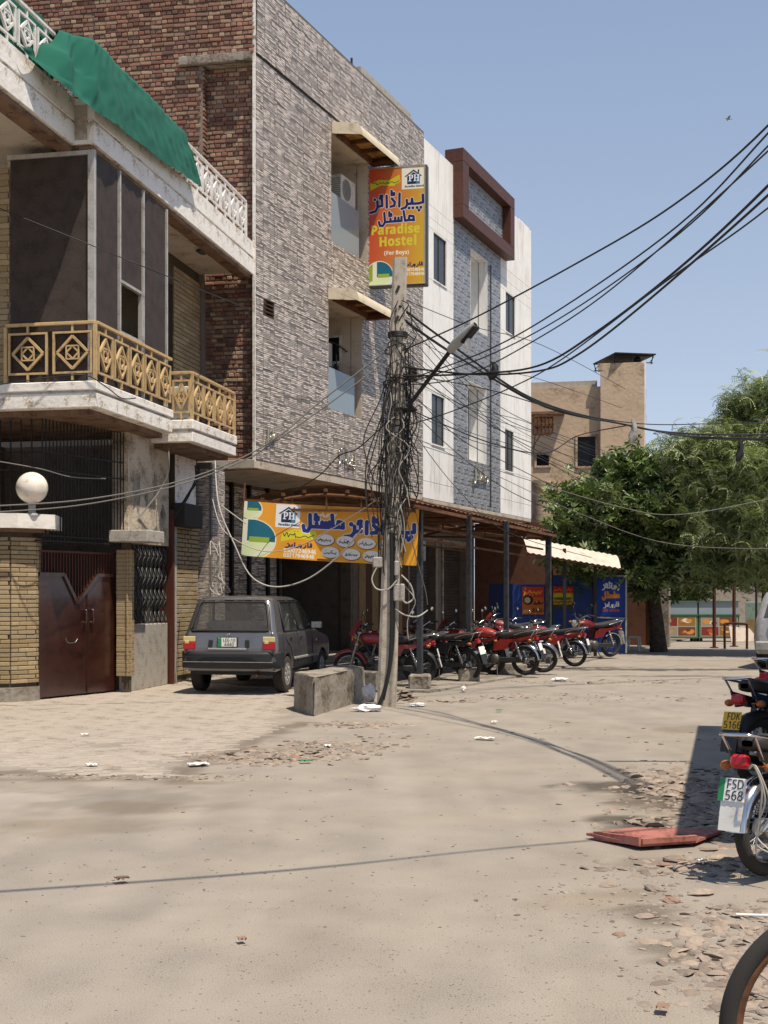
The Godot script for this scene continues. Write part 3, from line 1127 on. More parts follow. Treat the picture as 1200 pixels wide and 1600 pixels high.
	for i in 11:
		var p := g0 + Vector3(0, 0, -0.16 * i)
		m.beam(p + Vector3(0, 2.2, 0), p + Vector3(0, 3.96, 0), 0.016, 0.016)
	for y in [2.25, 2.32, 3.25, 3.5]:
		m.beam(g0 + Vector3(0, y, 0), g1 + Vector3(0, y, 0), 0.02, 0.02)
		m.beam(g0 + Vector3(0, y, 0), g0 + Vector3(0, y, -1.8), 0.02, 0.02)
	obj("veranda_grille", m, M.iron, v)
	m = MB.new()
	m.beam(g0 + Vector3(0.12, 0, -0.12), g1 + Vector3(0, 0, -0.12), 0.001, 0.001)
	m.span(Vector3(0.45, 0, -1.9), Vector3(2.0, 2.2, -1.8))
	obj("veranda_parapet", m, M.room, v)
	# far strip-clad corner column beside the hostel
	m = MB.new()
	m.span(Vector3(5.25, 0, -0.75), Vector3(5.95, 3.83, -0.14), 0.01)
	var col = obj("ledger_column", m, M.tile_back, v)
	for i in 26:
		for s in 2:
			var o = obj("column_tile", ledger_piece(), M.tile[(i + s) % 4], col)
			o.position = Vector3(5.43 + s * 0.345, 0.10 + i * 0.142, -0.128) if true else Vector3.ZERO
		var o2 = obj("column_tile", ledger_piece(), M.tile[i % 4], col)
		o2.transform = Transform3D(Basis(Vector3.UP, -PI / 2), Vector3(5.238, 0.10 + i * 0.142, -0.34))
	# gate pier on the right of the gate
	m = MB.new()
	m.span(Vector3(1.92, 0, -0.42), Vector3(2.06, 2.28, -0.32))
	obj("pier_core", m, M.strip_back, v)
	strips(v, Vector3(1.92, 0, -0.322), fwd, 0.14, 0.25, 2.2, left, 0.062, 0.26)
	strips(v, Vector3(1.922, 0, -0.42), Vector3(0, 0, 1), 0.095, 0.25, 2.2, left, 0.062, 0.26)
	m = MB.new()
	m.span(Vector3(1.66, 2.28, -0.52), Vector3(2.36, 2.46, 0.10), 0.012)
	obj("pier_cap", m, M.concrete_l, v)
	if left[1].size():
		var k := MB.new()
		k.box(Vector3.ZERO, Vector3(0.25, 0.06, 0.03), Basis.IDENTITY, 0.006)
		many("stone_strip_field", k, M.strip[0], left[1], v)
	# condenser on the second balcony
	var ac := condenser("outdoor_unit", "white air conditioner unit standing on the villa's far small balcony", 0.72, 0.52, 0.28)
	ac.transform = v.transform * Transform3D(Basis(Vector3.UP, -PI / 2.0), Vector3(3.22, 4.275, -0.14))

	# gate pier at the frame's left with cap and globe lamp
	var p := thing("gate_pier", "tan strip-stone gate pier with white cap at the left edge", "pillar", Vector3(-5.53, 0, -18.08), 0.08)
	m = MB.new()
	var oct := PackedVector2Array([Vector2(-0.75, -0.25), Vector2(-0.75, 0.36), Vector2(0.32, 0.36), Vector2(0.62, 0.10), Vector2(0.62, -0.25)])
	m.prism(oct, 0, 2.36)
	obj("core", m, M.strip_back, p)
	var lf := [300, []]
	strips(p, Vector3(-0.75, 0, 0.36), Vector3(1, 0, 0), 1.07, 0.25, 2.3, lf)
	var dg := (Vector3(0.62, 0, 0.10) - Vector3(0.32, 0, 0.36)).normalized()
	strips(p, Vector3(0.32, 0, 0.36), dg, 0.397, 0.25, 2.3, lf)
	strips(p, Vector3(0.62, 0, 0.10), Vector3(0, 0, -1), 0.34, 0.25, 2.3, lf)
	m = MB.new()
	m.prism(PackedVector2Array([Vector2(-0.9, -0.3), Vector2(-0.9, 0.44), Vector2(0.40, 0.44), Vector2(0.74, 0.16), Vector2(0.74, -0.3)]), 2.36, 2.41)
	obj("cap_moulding", m, M.moulding, p)
	m = MB.new()
	m.prism(PackedVector2Array([Vector2(-1.0, -0.38), Vector2(-1.0, 0.54), Vector2(0.46, 0.54), Vector2(0.9, 0.2), Vector2(0.9, -0.38)]), 2.41, 2.61)
	obj("cap", m, M.paint_white, p)
	m = MB.new()
	m.prism(PackedVector2Array([Vector2(-0.8, -0.28), Vector2(-0.8, 0.42), Vector2(0.34, 0.42), Vector2(0.66, 0.13), Vector2(0.66, -0.28)]), 0.0, 0.2)
	obj("plinth", m, M.concrete, p)
	var g := thing("globe_lamp", "round white globe lamp on the left gate pier", "lamp", P(50, 806, 17.78))
	m = MB.new()
	m.lathe(Vector3.ZERO, Vector3.UP, [[0.09, 0.0], [0.09, 0.03], [0.05, 0.05], [0.05, 0.19]], 16)
	obj("neck", m, M.plastic_grey, g)
	m = MB.new()
	m.ball(Vector3(0, 0.39, 0), Vector3.ONE * 0.218, 28, 18)
	obj("globe", m, M.globe, g)

	# the brown sheet gate, hung a little open
	var gt := thing("sheet_gate", "dark brown sheet-metal gate with V notch and bars on top", "gate")
	frame_at(gt, Vector3(-4.90, 0.0, -18.1), Vector3(0.86, 0, -1.58))
	var W := 1.92
	m = MB.new()
	m.plate(PackedVector2Array([Vector2(0, 0.03), Vector2(1.0, 0.03), Vector2(1.0, 1.50), Vector2(0.78, 1.36), Vector2(0.5, 1.78), Vector2(0.0, 1.78)]), -0.02, 0.02)
	obj("gate_leaf", m, M.gate, gt)
	m = MB.new()
	m.plate(PackedVector2Array([Vector2(1.012, 0.03), Vector2(W, 0.03), Vector2(W, 1.78), Vector2(1.22, 1.78), Vector2(1.012, 1.51)]), -0.02, 0.02)
	obj("gate_leaf", m, M.gate, gt)
	m = MB.new()
	for i in 31:
		var u := 0.03 + i * 0.062
		var y0 := 1.78
		if u > 0.5 and u < 1.22:
			y0 = lerpf(1.78, 1.36, (u - 0.5) / 0.28) if u < 0.78 else lerpf(1.36, 1.78, (u - 0.78) / 0.44)
		m.beam(Vector3(u, y0 - 0.05, -0.004), Vector3(u, 2.10, -0.004), 0.018, 0.014)
	m.beam(Vector3(0, 2.11, 0), Vector3(W, 2.11, 0), 0.03, 0.03)
	obj("gate_bars", m, M.gate_bar, gt)
	m = MB.new()
	for q in [[0, 1.78, 0.5, 1.78], [0.5, 1.78, 0.78, 1.36], [0.78, 1.36, 1.22, 1.78], [1.22, 1.78, W, 1.78]]:
		m.beam(Vector3(q[0], q[1], 0.025), Vector3(q[2], q[3], 0.025), 0.05, 0.05)
	m.beam(Vector3(0.02, 0.03, -0.02), Vector3(0.02, 2.1, -0.02), 0.05, 0.06)
	m.beam(Vector3(W - 0.02, 0.03, -0.03), Vector3(W - 0.02, 2.1, -0.03), 0.05, 0.05)
	m.beam(Vector3(0.995, 0.05, 0.024), Vector3(0.995, 1.48, 0.024), 0.03, 0.008)
	obj("gate_frame", m, M.gate, gt)
	for u in [0.93, 1.08]:
		m = MB.new()
		m.tube(curve([Vector3(u, 1.08, 0.02), Vector3(u, 1.08, 0.07), Vector3(u, 1.17, 0.08), Vector3(u, 1.26, 0.07), Vector3(u, 1.26, 0.02)], 4), 0.016, 6)
		obj("pull_handle", m, M.gate, gt)
	m = MB.new()
	m.tube(curve([Vector3(0.55, 0.86, 0.021), Vector3(0.60, 0.79, 0.022), Vector3(0.74, 0.79, 0.022), Vector3(0.80, 0.84, 0.021)], 4), 0.006, 4)
	obj("latch_chain", m, M.steel, gt)
	for y in [0.5, 1.72]:
		m = MB.new()
		m.tube([Vector3(-0.035, y, 0.01), Vector3(-0.035, y + 0.16, 0.01)], 0.032, 8)
		obj("hinge", m, M.gate, gt)

	# green tarpaulin slung over the upper railing
	var vt := v.transform
	var tops := [[-0.55, 8.99, -0.26], [-0.2, 9.0, 0.02], [0.1, 9.02, 0.06], [0.8, 9.01, 0.05], [1.7, 9.02, 0.05], [2.6, 9.01, 0.05], [3.42, 9.01, 0.05]]
	var bots := [[-1.75, 8.30, -0.24], [-0.75, 8.02, 0.06], [0.0, 7.98, 0.20], [0.9, 8.05, 0.17], [1.9, 8.10, 0.16], [3.0, 8.20, 0.15], [4.0, 8.30, 0.12]]
	var tc := []
	var bc := []
	for q in tops: tc.append(Vector3(q[0], q[1], q[2]))
	for q in bots: bc.append(Vector3(q[0], q[1], q[2]))
	tc = curve(tc, 22)
	bc = curve(bc, 22)
	var rows := []
	for i in tc.size():
		var f := float(i) / (tc.size() - 1)
		var row := []
		var fold := smoothstep(0.42, 0.02, f)
		row.append(vt * (tc[i] + Vector3(0.05, -0.25, -0.30)))
		row.append(vt * (tc[i] + Vector3(0, 0.0, -0.12)))
		for j in 27:
			var t := j / 26.0
			var p3: Vector3 = tc[i].lerp(bc[i], t)
			p3.y -= fold * 0.20 * sin(PI * t) * (1.0 - f) * (1.0 + 0.4 * sin(t * 14.0 - f * 20.0))
			p3.z += fold * (0.09 * sin(f * 46.0 - t * 5.0) * sin(PI * clampf(t * 0.9 + 0.08, 0, 1))) + 0.012 * sin(f * 31.0 + t * 2.0) * t + 0.02 * gfine.get_noise_2d(f * 70.0, t * 18.0)
			p3.z += 0.02 * sin(PI * t)
			p3.y += (0.012 * gfine.get_noise_1d(f * 120.0) if j == 26 else 0.0)
			p3.z += 0.012 * gfine.get_noise_2d(f * 70.0 + t * 16.0, t * 10.0) + 0.006 * sin(f * 120.0 + t * 9.0 + 3.0 * sin(t * 5.0))
			row.append(vt * p3)
		rows.append(row)
	m = MB.new()
	m.grid(rows)
	var cl = obj("green_tarpaulin", m, M.green_cloth)
	tag(cl, "green cloth draped over the villa's white roof railing", "tarpaulin")
	rows = []
	for i in 31:
		var f := i / 30.0
		var row := []
		for j in 6:
			var t := j / 5.0
			row.append(vt * Vector3(lerpf(-4.5, -0.35, f), lerpf(9.16, 8.3, t) - 0.06 * f, -0.44 - 0.03 * sin(f * 40.0 + t)))
		rows.append(row)
	m = MB.new()
	m.grid(rows)
	tag(obj("green_tarpaulin", m, M.green_cloth), "green cloth screen hung behind the villa's upper left railing", "tarpaulin")

func ledger_piece() -> ArrayMesh:
	if not M.has("_ledger"):
		var b := MB.new()
		tile_box(b, Vector3(0.335, 0.136, 0.024))
		M._ledger = b.done()
	return M._ledger

# a tile whose face (toward z) carries the whole print
func tile_box(b: MB, s: Vector3, r := Rect2(0, 0, 1, 1)):
	var h := s * 0.5
	b.quad(Vector3(-h.x, h.y, h.z), Vector3(h.x, h.y, h.z), Vector3(h.x, -h.y, h.z), Vector3(-h.x, -h.y, h.z), r)
	b.quad(Vector3(-h.x, h.y, -h.z), Vector3(h.x, h.y, -h.z), Vector3(h.x, h.y, h.z), Vector3(-h.x, h.y, h.z), Rect2(0, 0, 1, 0.02))
	b.quad(Vector3(-h.x, -h.y, h.z), Vector3(h.x, -h.y, h.z), Vector3(h.x, -h.y, -h.z), Vector3(-h.x, -h.y, -h.z), Rect2(0, 0, 1, 0.02))
	b.quad(Vector3(-h.x, h.y, -h.z), Vector3(-h.x, h.y, h.z), Vector3(-h.x, -h.y, h.z), Vector3(-h.x, -h.y, -h.z), Rect2(0, 0, 0.02, 1))
	b.quad(Vector3(h.x, h.y, h.z), Vector3(h.x, h.y, -h.z), Vector3(h.x, -h.y, -h.z), Vector3(h.x, -h.y, h.z), Rect2(0, 0, 0.02, 1))

# split air conditioner: casing, round fan grille, side louvres, feet
func condenser(called, label, w, h, d) -> Node3D:
	var a := thing(called, label, "air conditioner")
	a.set_meta("group", "outdoor air conditioner units")
	var m := MB.new()
	m.box(Vector3(0, h * 0.5 + 0.03, 0), Vector3(w, h, d), Basis.IDENTITY, 0.012)
	obj("casing", m, M.plastic_white, a)
	m = MB.new()
	m.lathe(Vector3(-w * 0.14, h * 0.5 + 0.03, d * 0.5), Vector3(0, 0, 1), [[h * 0.40, 0.0], [h * 0.40, 0.012], [h * 0.36, 0.014], [h * 0.35, 0.003], [0.0, 0.003]], 24)
	obj("fan_ring", m, M.plastic_grey, a)
	m = MB.new()
	for i in 5:
		m.ring(Vector3(-w * 0.14, h * 0.5 + 0.03, d * 0.5 + 0.016), Vector3(0, 0, 1), h * (0.07 + 0.065 * i), 0.004, 20, 4)
	for i in 6:
		var an := PI * i / 6.0
		var q: Vector3 = Vector3(cos(an), sin(an), 0) * h * 0.36
		var c := Vector3(-w * 0.14, h * 0.5 + 0.03, d * 0.5 + 0.016)
		m.beam(c - q, c + q, 0.006, 0.004)
	obj("fan_grille", m, M.plastic_grey, a)
	for s in [-1.0, 1.0]:
		m = MB.new()
		for i in 11:
			m.box(Vector3(s * (w * 0.5 + 0.002), 0.09 + i * (h - 0.1) / 11.0, 0), Vector3(0.012, (h - 0.1) / 24.0, d * 0.82), Basis(Vector3(0, 0, 1), 0.3))
		obj("louvre", m, M.plastic_grey, a)
	for s in [-1.0, 1.0]:
		m = MB.new()
		m.span(Vector3(s * w * 0.32 - 0.03, 0, -d * 0.55), Vector3(s * w * 0.32 + 0.03, 0.03, d * 0.55))
		obj("foot", m, M.iron_grey, a)
	return a

# ------------------------------------------------------------------ hostel
const HC := Vector3(-2.48, 0, -24.7)
const HD := Vector3(0.379, 0, -0.925)

func cut_rects(r: Rect2, holes: Array) -> Array:
	var us := [r.position.x, r.end.x]
	var ys := [r.position.y, r.end.y]
	for h in holes:
		for k in [h.position.x, h.end.x]:
			if k > r.position.x + 0.01 and k < r.end.x - 0.01: us.append(k)
		for k in [h.position.y, h.end.y]:
			if k > r.position.y + 0.01 and k < r.end.y - 0.01: ys.append(k)
	if us.size() + ys.size() == 4 :
		for h in holes:
			if h.has_point(r.get_center()): return []
		return [r]
	us.sort()
	ys.sort()
	var out := []
	for i in us.size() - 1:
		for j in ys.size() - 1:
			var q := Rect2(us[i], ys[j], us[i + 1] - us[i], ys[j + 1] - ys[j])
			var open: bool = q.size.x < 0.03 or q.size.y < 0.03
			for h in holes:
				open = open or h.has_point(q.get_center())
			if not open: out.append(q)
	return out

# tiles over an area of a facade; the nearest 300 are pieces, the rest one field
func tiling(parent, u0, u1, y0, y1, n, holes: Array, mats: Array, tw := 0.6, th := 0.3, gap := 0.006):
	var count := 0
	var rest := MB.new()
	var full := MB.new()
	tile_box(full, Vector3(tw - gap, th - gap, 0.02))
	var fm := full.done()
	var u: float = u0
	while u < u1 + tw * 0.5 - 0.02:
		var y: float = y0
		while y < y1 - 0.02:
			var odd := int(round((y - y0) / th)) % 2
			var ub := u - (tw * 0.5 if odd else 0.0)
			var r := Rect2(maxf(ub, u0), y, minf(ub + tw, u1) - maxf(ub, u0), minf(th, y1 - y))
			for q in (cut_rects(r, holes) if r.size.x > 0.02 else []):
				var c := Vector3(q.get_center().x, q.get_center().y, n + rng.randf_range(-0.003, 0.003))
				var bs := Basis(Vector3.UP, rng.randf_range(-0.006, 0.006)) * Basis(Vector3.RIGHT, rng.randf_range(-0.008, 0.008))
				var whole: bool = absf(q.size.x - tw) < 0.001 and absf(q.size.y - th) < 0.001
				var uv := Rect2((q.position.x - ub) / tw, 1.0 - (q.end.y - y) / th, q.size.x / tw, q.size.y / th)
				if count < 300:
					var me = fm
					if not whole:
						var b := MB.new()
						tile_box(b, Vector3(q.size.x - gap, q.size.y - gap, 0.02), uv)
						me = b.done()
					var o = obj("wall_tile", me, mats[rng.randi() % mats.size()], parent)
					o.transform = Transform3D(bs, c)
					count += 1
				else:
					var b := MB.new()
					tile_box(b, Vector3(q.size.x - gap, q.size.y - gap, 0.02), uv)
					var t := Transform3D(bs, c)
					for i in b.v.size():
						rest.v.append(t * b.v[i])
						rest.n.append(bs * b.n[i])
						rest.t.append(b.t[i])
						rest.c.append(Color.WHITE)
			y += th
		u += tw
	if rest.v.size():
		var o = obj("wall_tile_field", rest, mats[0], parent)
		o.set_meta("kind", "stuff")

func recess(parent, r: Rect2, depth: float, m: Material):
	var b := MB.new()
	var a := r.position
	var z := r.end
	b.span(Vector3(a.x - 0.1, a.y - 0.1, -depth - 0.1), Vector3(z.x + 0.1, z.y + 0.1, -depth))
	b.span(Vector3(a.x - 0.1, a.y - 0.1, -depth), Vector3(a.x - 0.001, z.y + 0.1, -0.26))
	b.span(Vector3(z.x + 0.001, a.y - 0.1, -depth), Vector3(z.x + 0.1, z.y + 0.1, -0.26))
	b.span(Vector3(a.x, z.y + 0.001, -depth), Vector3(z.x, z.y + 0.1, -0.26))
	b.span(Vector3(a.x, a.y - 0.1, -depth), Vector3(z.x, a.y - 0.001, -0.26))
	# plastered reveals up to the face
	b.span(Vector3(a.x - 0.001, a.y, -0.262), Vector3(a.x + 0.012, z.y, 0.003))
	b.span(Vector3(z.x - 0.012, a.y, -0.262), Vector3(z.x + 0.001, z.y, 0.003))
	b.span(Vector3(a.x + 0.013, z.y - 0.012, -0.262), Vector3(z.x - 0.013, z.y + 0.001, 0.003))
	obj("balcony_recess", b, m, parent)

func awning(parent, u0, u1, y, out):
	var a := Node3D.new()
	var rows := []
	for i in 2:
		var u: float = [u0, u1][i]
		var row := []
		for k in [[0.0, 0.14], [0.3, 0.14], [0.75, 0.12], [0.93, 0.06], [1.0, -0.08], [1.0, -0.15]]:
			row.append(Vector3(u + k[0] * 0.24, y + k[1], 0.02 + k[0] * out))
		rows.append(row)
	a.free()
	var m := MB.new()
	m.grid(rows)
	for i in 2:
		var r: Array = rows[i]
		m.face([r[0], r[1], r[2], r[3], r[4], r[5], Vector3(r[0].x + 0.24, y - 0.13, r[0].z + out * 0.98), Vector3(r[0].x, y - 0.13 + 0.02, r[0].z)], Vector3((u0 + u1) * 0.5, y, 0.3))
	var hood = obj("awning", m, M.awn, parent)
	m = MB.new()
	for i in 3:
		var f0 := i / 3.0
		m.span(Vector3(u0 + 0.26 + (u1 - u0 - 0.28) * f0, y + 0.03, 0.03), Vector3(u0 + 0.26 + (u1 - u0 - 0.28) * (f0 + 0.32), y + 0.045, out * 0.93))
	obj("awning_lining", m, M.osb, hood)
	m = MB.new()
	for f in [0.0, 0.335, 0.67, 1.0]:
		m.span(Vector3(u0 + 0.27 + (u1 - u0 - 0.32) * f, y - 0.06, 0.03), Vector3(u0 + 0.32 + (u1 - u0 - 0.32) * f, y + 0.028, out * 0.95))
	m.span(Vector3(u1 - 0.05, y - 0.14, 0.03), Vector3(u1 + 0.10, y + 0.01, out * 0.9))
	m.span(Vector3(u0 + 0.26, y - 0.10, 0.025), Vector3(u1, y + 0.02, 0.07))
	obj("awning_rib", m, M.osb_d, hood)

func build_hostel():
	var h := thing("hostel", "three storey hostel clad in grey-brown ledger tiles with a bare brick side", "building")
	frame_at(h, HC, HD)
	var o1 := Rect2(3.48, 9.2, 2.05, 2.35)
	var o2 := Rect2(3.34, 5.54, 1.85, 2.36)
	var v1 := Rect2(0.31, 6.94, 0.47, 0.34)
	var v2 := Rect2(8.12, 6.89, 0.66, 0.38)
	var holes := [o1, o2, v1, v2]
	var m := MB.new()
	holed(m, 0.28, 9.18, 4.1, 13.42, -0.28, -0.012, holes)
	m.span(Vector3(0.0, 4.1, -0.035), Vector3(0.28, 13.42, -0.012))
	m.span(Vector3(-0.05, 13.425, -0.3), Vector3(9.18, 13.48, 0.03))
	obj("facade_wall", m, M.tile_back, h)
	m = MB.new()
	m.span(Vector3(-0.03, 4.05, -0.05), Vector3(-0.002, 13.42, 0.006))
	obj("plaster_edge", m, M.paint_peel, h)
	tiling(h, 0.0, 9.18, 4.1, 11.9, 0.0, holes, M.tile)
	tiling(h, 0.0, 9.18, 11.94, 13.42, 0.03, holes, M.tile)
	recess(h, o1, 1.35, M.cream)
	recess(h, o2, 1.35, M.cream)
	awning(h, 3.50, 5.72, 11.66, 0.62)
	awning(h, 3.30, 5.45, 8.00, 0.62)
	for r in [Rect2(3.5, 9.2, 1.62, 1.12), Rect2(3.36, 5.54, 1.5, 0.92)]:
		m = MB.new()
		m.plate(PackedVector2Array([r.position, Vector2(r.end.x, r.position.y - 0.02), Vector2(r.end.x, r.end.y - 0.03), Vector2(r.position.x, r.end.y)]), -0.05, -0.04)
		obj("glass_parapet", m, M.frost, h)
	for r in [Rect2(3.55, 9.9, 0.9, 1.1), Rect2(3.5, 6.3, 0.9, 1.1)]:
		m = MB.new()
		m.span(Vector3(r.position.x, r.position.y, -1.345), Vector3(r.end.x, r.end.y, -1.33))
		var w = obj("window", m, M.win_grey, h)
		m = MB.new()
		for k in [0.0, 0.5, 1.0]:
			m.span(Vector3(r.position.x + r.size.x * k - 0.03, r.position.y, -1.329), Vector3(r.position.x + r.size.x * k + 0.03, r.end.y, -1.30))
		for k in [0.0, 1.0]:
			m.span(Vector3(r.position.x, r.position.y + r.size.y * k - 0.03, -1.328), Vector3(r.end.x, r.position.y + r.size.y * k + 0.03, -1.302))
		obj("window_frame", m, M.plastic_white, w)
	for r in [v1, v2]:
		m = MB.new()
		m.span(Vector3(r.position.x - 0.1, r.position.y - 0.1, -0.9), Vector3(r.end.x + 0.1, r.end.y + 0.1, -0.8))
		m.span(Vector3(r.position.x - 0.1, r.end.y, -0.8), Vector3(r.end.x + 0.1, r.end.y + 0.1, -0.29))
		m.span(Vector3(r.end.x, r.position.y - 0.1, -0.8), Vector3(r.end.x + 0.1, r.end.y, -0.29))
		m.span(Vector3(r.position.x - 0.1, r.position.y - 0.1, -0.8), Vector3(r.end.x, r.position.y, -0.29))
		m.span(Vector3(r.position.x - 0.1, r.position.y, -0.8), Vector3(r.position.x, r.end.y, -0.29))
		var w = obj("vent_duct", m, M.room, h)
		for i in 4:
			m = MB.new()
			var y: float = r.position.y + r.size.y * (i + 0.6) / 4.4
			m.box(Vector3(r.get_center().x, y, -0.05), Vector3(r.size.x, 0.025, 0.11), Basis(Vector3.RIGHT, 0.5))
			obj("vent_slat", m, M.moulding, w)
	# floor slab of the overhang, roof block, ground floor
	m = MB.new()
	m.span(Vector3(-0.04, 3.93, -2.0), Vector3(9.18, 4.098, -0.002), 0.006)
	obj("overhang_slab", m, M.soffit, h)
	m = MB.new()
	m.span(Vector3(0, 12.2, -9), Vector3(9.1, 12.4, -0.29))
	obj("roof_slab", m, M.concrete, h)
	m = MB.new()
	m.span(Vector3(5.9, 12.4, -3.2), Vector3(9.16, 14.0, -0.32), 0.01)
	m.span(Vector3(8.6, 12.4, -0.9), Vector3(9.3, 13.9, -0.31), 0.01)
	obj("stair_head", m, M.concrete_l, h)
	m = MB.new()
	m.tube([Vector3(6.2, 14.0, -0.7), Vector3(6.2, 14.35, -0.7)], 0.03, 6)
	obj("vent_pipe", m, M.iron, h)
	m = MB.new()
	holed(m, -1.6, 9.2, 0, 3.93, -2.3, -2.0, [Rect2(5.0, 0.0, 4.1, 2.75)])
	m.span(Vector3(-1.6, 0, -9.2), Vector3(19.4, 3.93, -9.0))
	m.span(Vector3(-1.6, 3.7, -9.0), Vector3(19.4, 3.92, -2.3))
	m.span(Vector3(4.6, 0, -9.0), Vector3(4.75, 3.7, -2.3))
	m.span(Vector3(9.15, 0, -9.0), Vector3(9.3, 3.7, -2.3))
	obj("ground_floor_wall", m, M.room, h)
	tiling(h, -1.55, 5.0, 0.1, 3.85, -1.985, [], [M.tile[1], M.tile[3]], 0.6, 0.3)
	for u in [1.6, 2.5, 3.3, 4.2, 4.75]:
		m = MB.new()
		m.span(Vector3(u, 0, -1.97), Vector3(u + 0.09, 3.92, -1.90))
		obj("downpipe", m, M.iron, h)
	# metal letters on the facade
	for q in [[0.38, 4.42, 0.36, 0.34, 1], [3.75, 4.30, 0.98, 0.52, 0]]:
		m = MB.new()
		for s in URDU[q[4]]:
			var pts := []
			for p in s:
				pts.append(Vector3(q[0] + p.x * q[2], q[1] + (1.0 - p.y) * q[3], 0.045))
			if pts.size() == 1:
				m.ball(pts[0], Vector3.ONE * 0.025, 8, 5)
			else:
				m.tube(pts, 0.024, 6)
		obj("metal_letters", m, M.gold, h)
	# bare brick side wall, in line with the villa
	var d := Vector3(0.981, 0, 0.196)
	var wxf := Transform3D(Basis(d, Vector3.UP, d.cross(Vector3.UP)), HC + Vector3(-0.02, 0, 0.02) - d * 5.5)
	var loc := h.transform.affine_inverse() * wxf
	m = MB.new()
	m.span(Vector3(-6, 3.95, -0.4), Vector3(4.44, 13.44, -0.035))
	m.span(Vector3(4.44, 3.95, -0.6), Vector3(5.56, 13.44, -0.255))
	m.span(Vector3(4.44, 11.95, -0.255), Vector3(5.47, 13.44, -0.037))
	var back = obj("brick_side_wall", m, M.mortar, h)
	back.transform = loc
	m = MB.new()
	var lr := []
	for i in 15:
		var u := 4.0 + i * 0.105
		lr.append([Vector3(u, 11.93, -0.02), Vector3(u, 11.94 + 0.01 * sin(i * 1.7), 0.085), Vector3(u, 11.93, 0.10), Vector3(u, 11.79 + 0.025 * sin(i * 3.1), 0.10), Vector3(u, 11.78, 0.09), Vector3(u, 11.77, -0.02)])
	m.grid(lr, true)
	m.span(Vector3(4.44, 11.78, -0.25), Vector3(5.46, 11.93, 0.05))
	var lint = obj("lintel", m, M.concrete, back)
	var shapes := []
	for k in 5:
		for ln in [0.225, 0.108]:
			var b := MB.new()
			b.box(Vector3.ZERO, Vector3(ln, 0.066, 0.09), Basis.IDENTITY, 0.009)
			for i in b.v.size():
				var p := b.v[i]
				b.v[i] = p + Vector3(gfine.get_noise_3d(p.x * 90 + k * 50, p.y * 90, p.z * 90), gfine.get_noise_3d(p.x * 80, p.y * 90 + k * 70, 40), gfine.get_noise_3d(p.x * 90, 30, p.y * 90 + k * 60)) * 0.010
			shapes.append(b.done())
	var spots := []
	var y := 3.95
	var row := 0
	while y < 13.4:
		var header: bool = row % 2 == 1
		var step := 0.118 if header else 0.236
		var u := 0.25 - rng.randf() * 0.05
		while u < 5.52:
			var niche: bool = u > 4.42 and y < 11.78
			if (u > 4.36 or y > 7.9) and not (y > 11.74 and y < 11.97 and u > 4.0):
				if niche or u < 4.42 or y > 11.95:
					spots.append([u, y, header, niche])
			u += step
		y += 0.0865
		row += 1
	spots.sort_custom(func(p, q): return p[0] > q[0])
	var xf := []
	var cols := []
	var base := [Color(0.33, 0.17, 0.12), Color(0.27, 0.125, 0.09), Color(0.39, 0.235, 0.165), Color(0.19, 0.10, 0.078), Color(0.45, 0.315, 0.22), Color(0.31, 0.185, 0.14)]
	for i in spots.size():
		var s = spots[i]
		var k := (rng.randi() % 5) * 2 + (1 if s[2] else 0)
		var t := Transform3D(Basis(Vector3(0, 0, 1), rng.randf_range(-0.03, 0.03)) * Basis(Vector3.UP, rng.randf_range(-0.05, 0.05)), Vector3(s[0], s[1] + rng.randf_range(-0.006, 0.006), -0.04 + rng.randf_range(-0.012, 0.012) - (0.22 if s[3] else 0.0)))
		if i < 300:
			var o = obj("brick", shapes[k], M.brick[rng.randi() % 6], back)
			o.transform = t
		elif s[2]:
			xf.append([t, base[rng.randi() % 6] * rng.randf_range(0.75, 1.1), 1])
		else:
			xf.append([t, base[rng.randi() % 6] * rng.randf_range(0.75, 1.1), 0])
	for hd in 2:
		var a := []
		var c := []
		for q in xf:
			if q[2] == hd:
				a.append(q[0])
				c.append(q[1])
		many("brick_field", shapes[hd], M.brick_c, a, back, c)
	var ret := []
	var rc := []
	var ry := 8.0
	while ry < 11.75:
		ret.append(Transform3D(Basis(Vector3.UP, PI / 2), Vector3(4.43, ry, -0.15)))
		rc.append(base[rng.randi() % 6] * rng.randf_range(0.7, 1.0))
		ry += 0.0865
	many("brick_return", shapes[0], M.brick_c, ret, back, rc)
	m = MB.new()
	m.span(Vector3(5.165, 6.85, -0.95), Vector3(5.18, 7.5, -0.5))
	var jw = obj("side_window", m, M.plastic_white, h)
	m = MB.new()
	m.span(Vector3(5.15, 6.9, -0.9), Vector3(5.164, 7.45, -0.56))
	obj("pane", m, M.win_dark, jw)
	# units in the recesses
	var ac := condenser("outdoor_unit", "air conditioner unit hung in the hostel's top floor balcony recess", 0.80, 0.60, 0.32)
	ac.transform = h.transform * Transform3D(Basis.IDENTITY, Vector3(5.02, 10.42, -0.42))
	m = MB.new()
	for s in [-1.0, 1.0]:
		m.span(Vector3(s * 0.3 - 0.02, -0.05, -0.9), Vector3(s * 0.3 + 0.02, 0.0, 0.2))
	obj("wall_bracket", m, M.iron, ac)
	var ac2 := condenser("outdoor_unit", "air conditioner unit in the hostel's lower balcony recess behind frosted glass", 0.75, 0.55, 0.3)
	ac2.transform = h.transform * Transform3D(Basis.IDENTITY, Vector3(4.72, 6.72, -0.85))
	m = MB.new()
	m.span(Vector3(-0.35, -1.2, -0.14), Vector3(0.35, -0.002, 0.14))
	obj("unit_stand", m, M.iron, ac2)
	m = MB.new()
	for i in 5:
		m.ring(h.transform * Vector3(4.75 + 0.03 * i, 6.35 + 0.04 * i, -0.4), h.transform.basis * Vector3(0.4, 0.5, 1), 0.22 + 0.02 * i, 0.012, 22, 5)
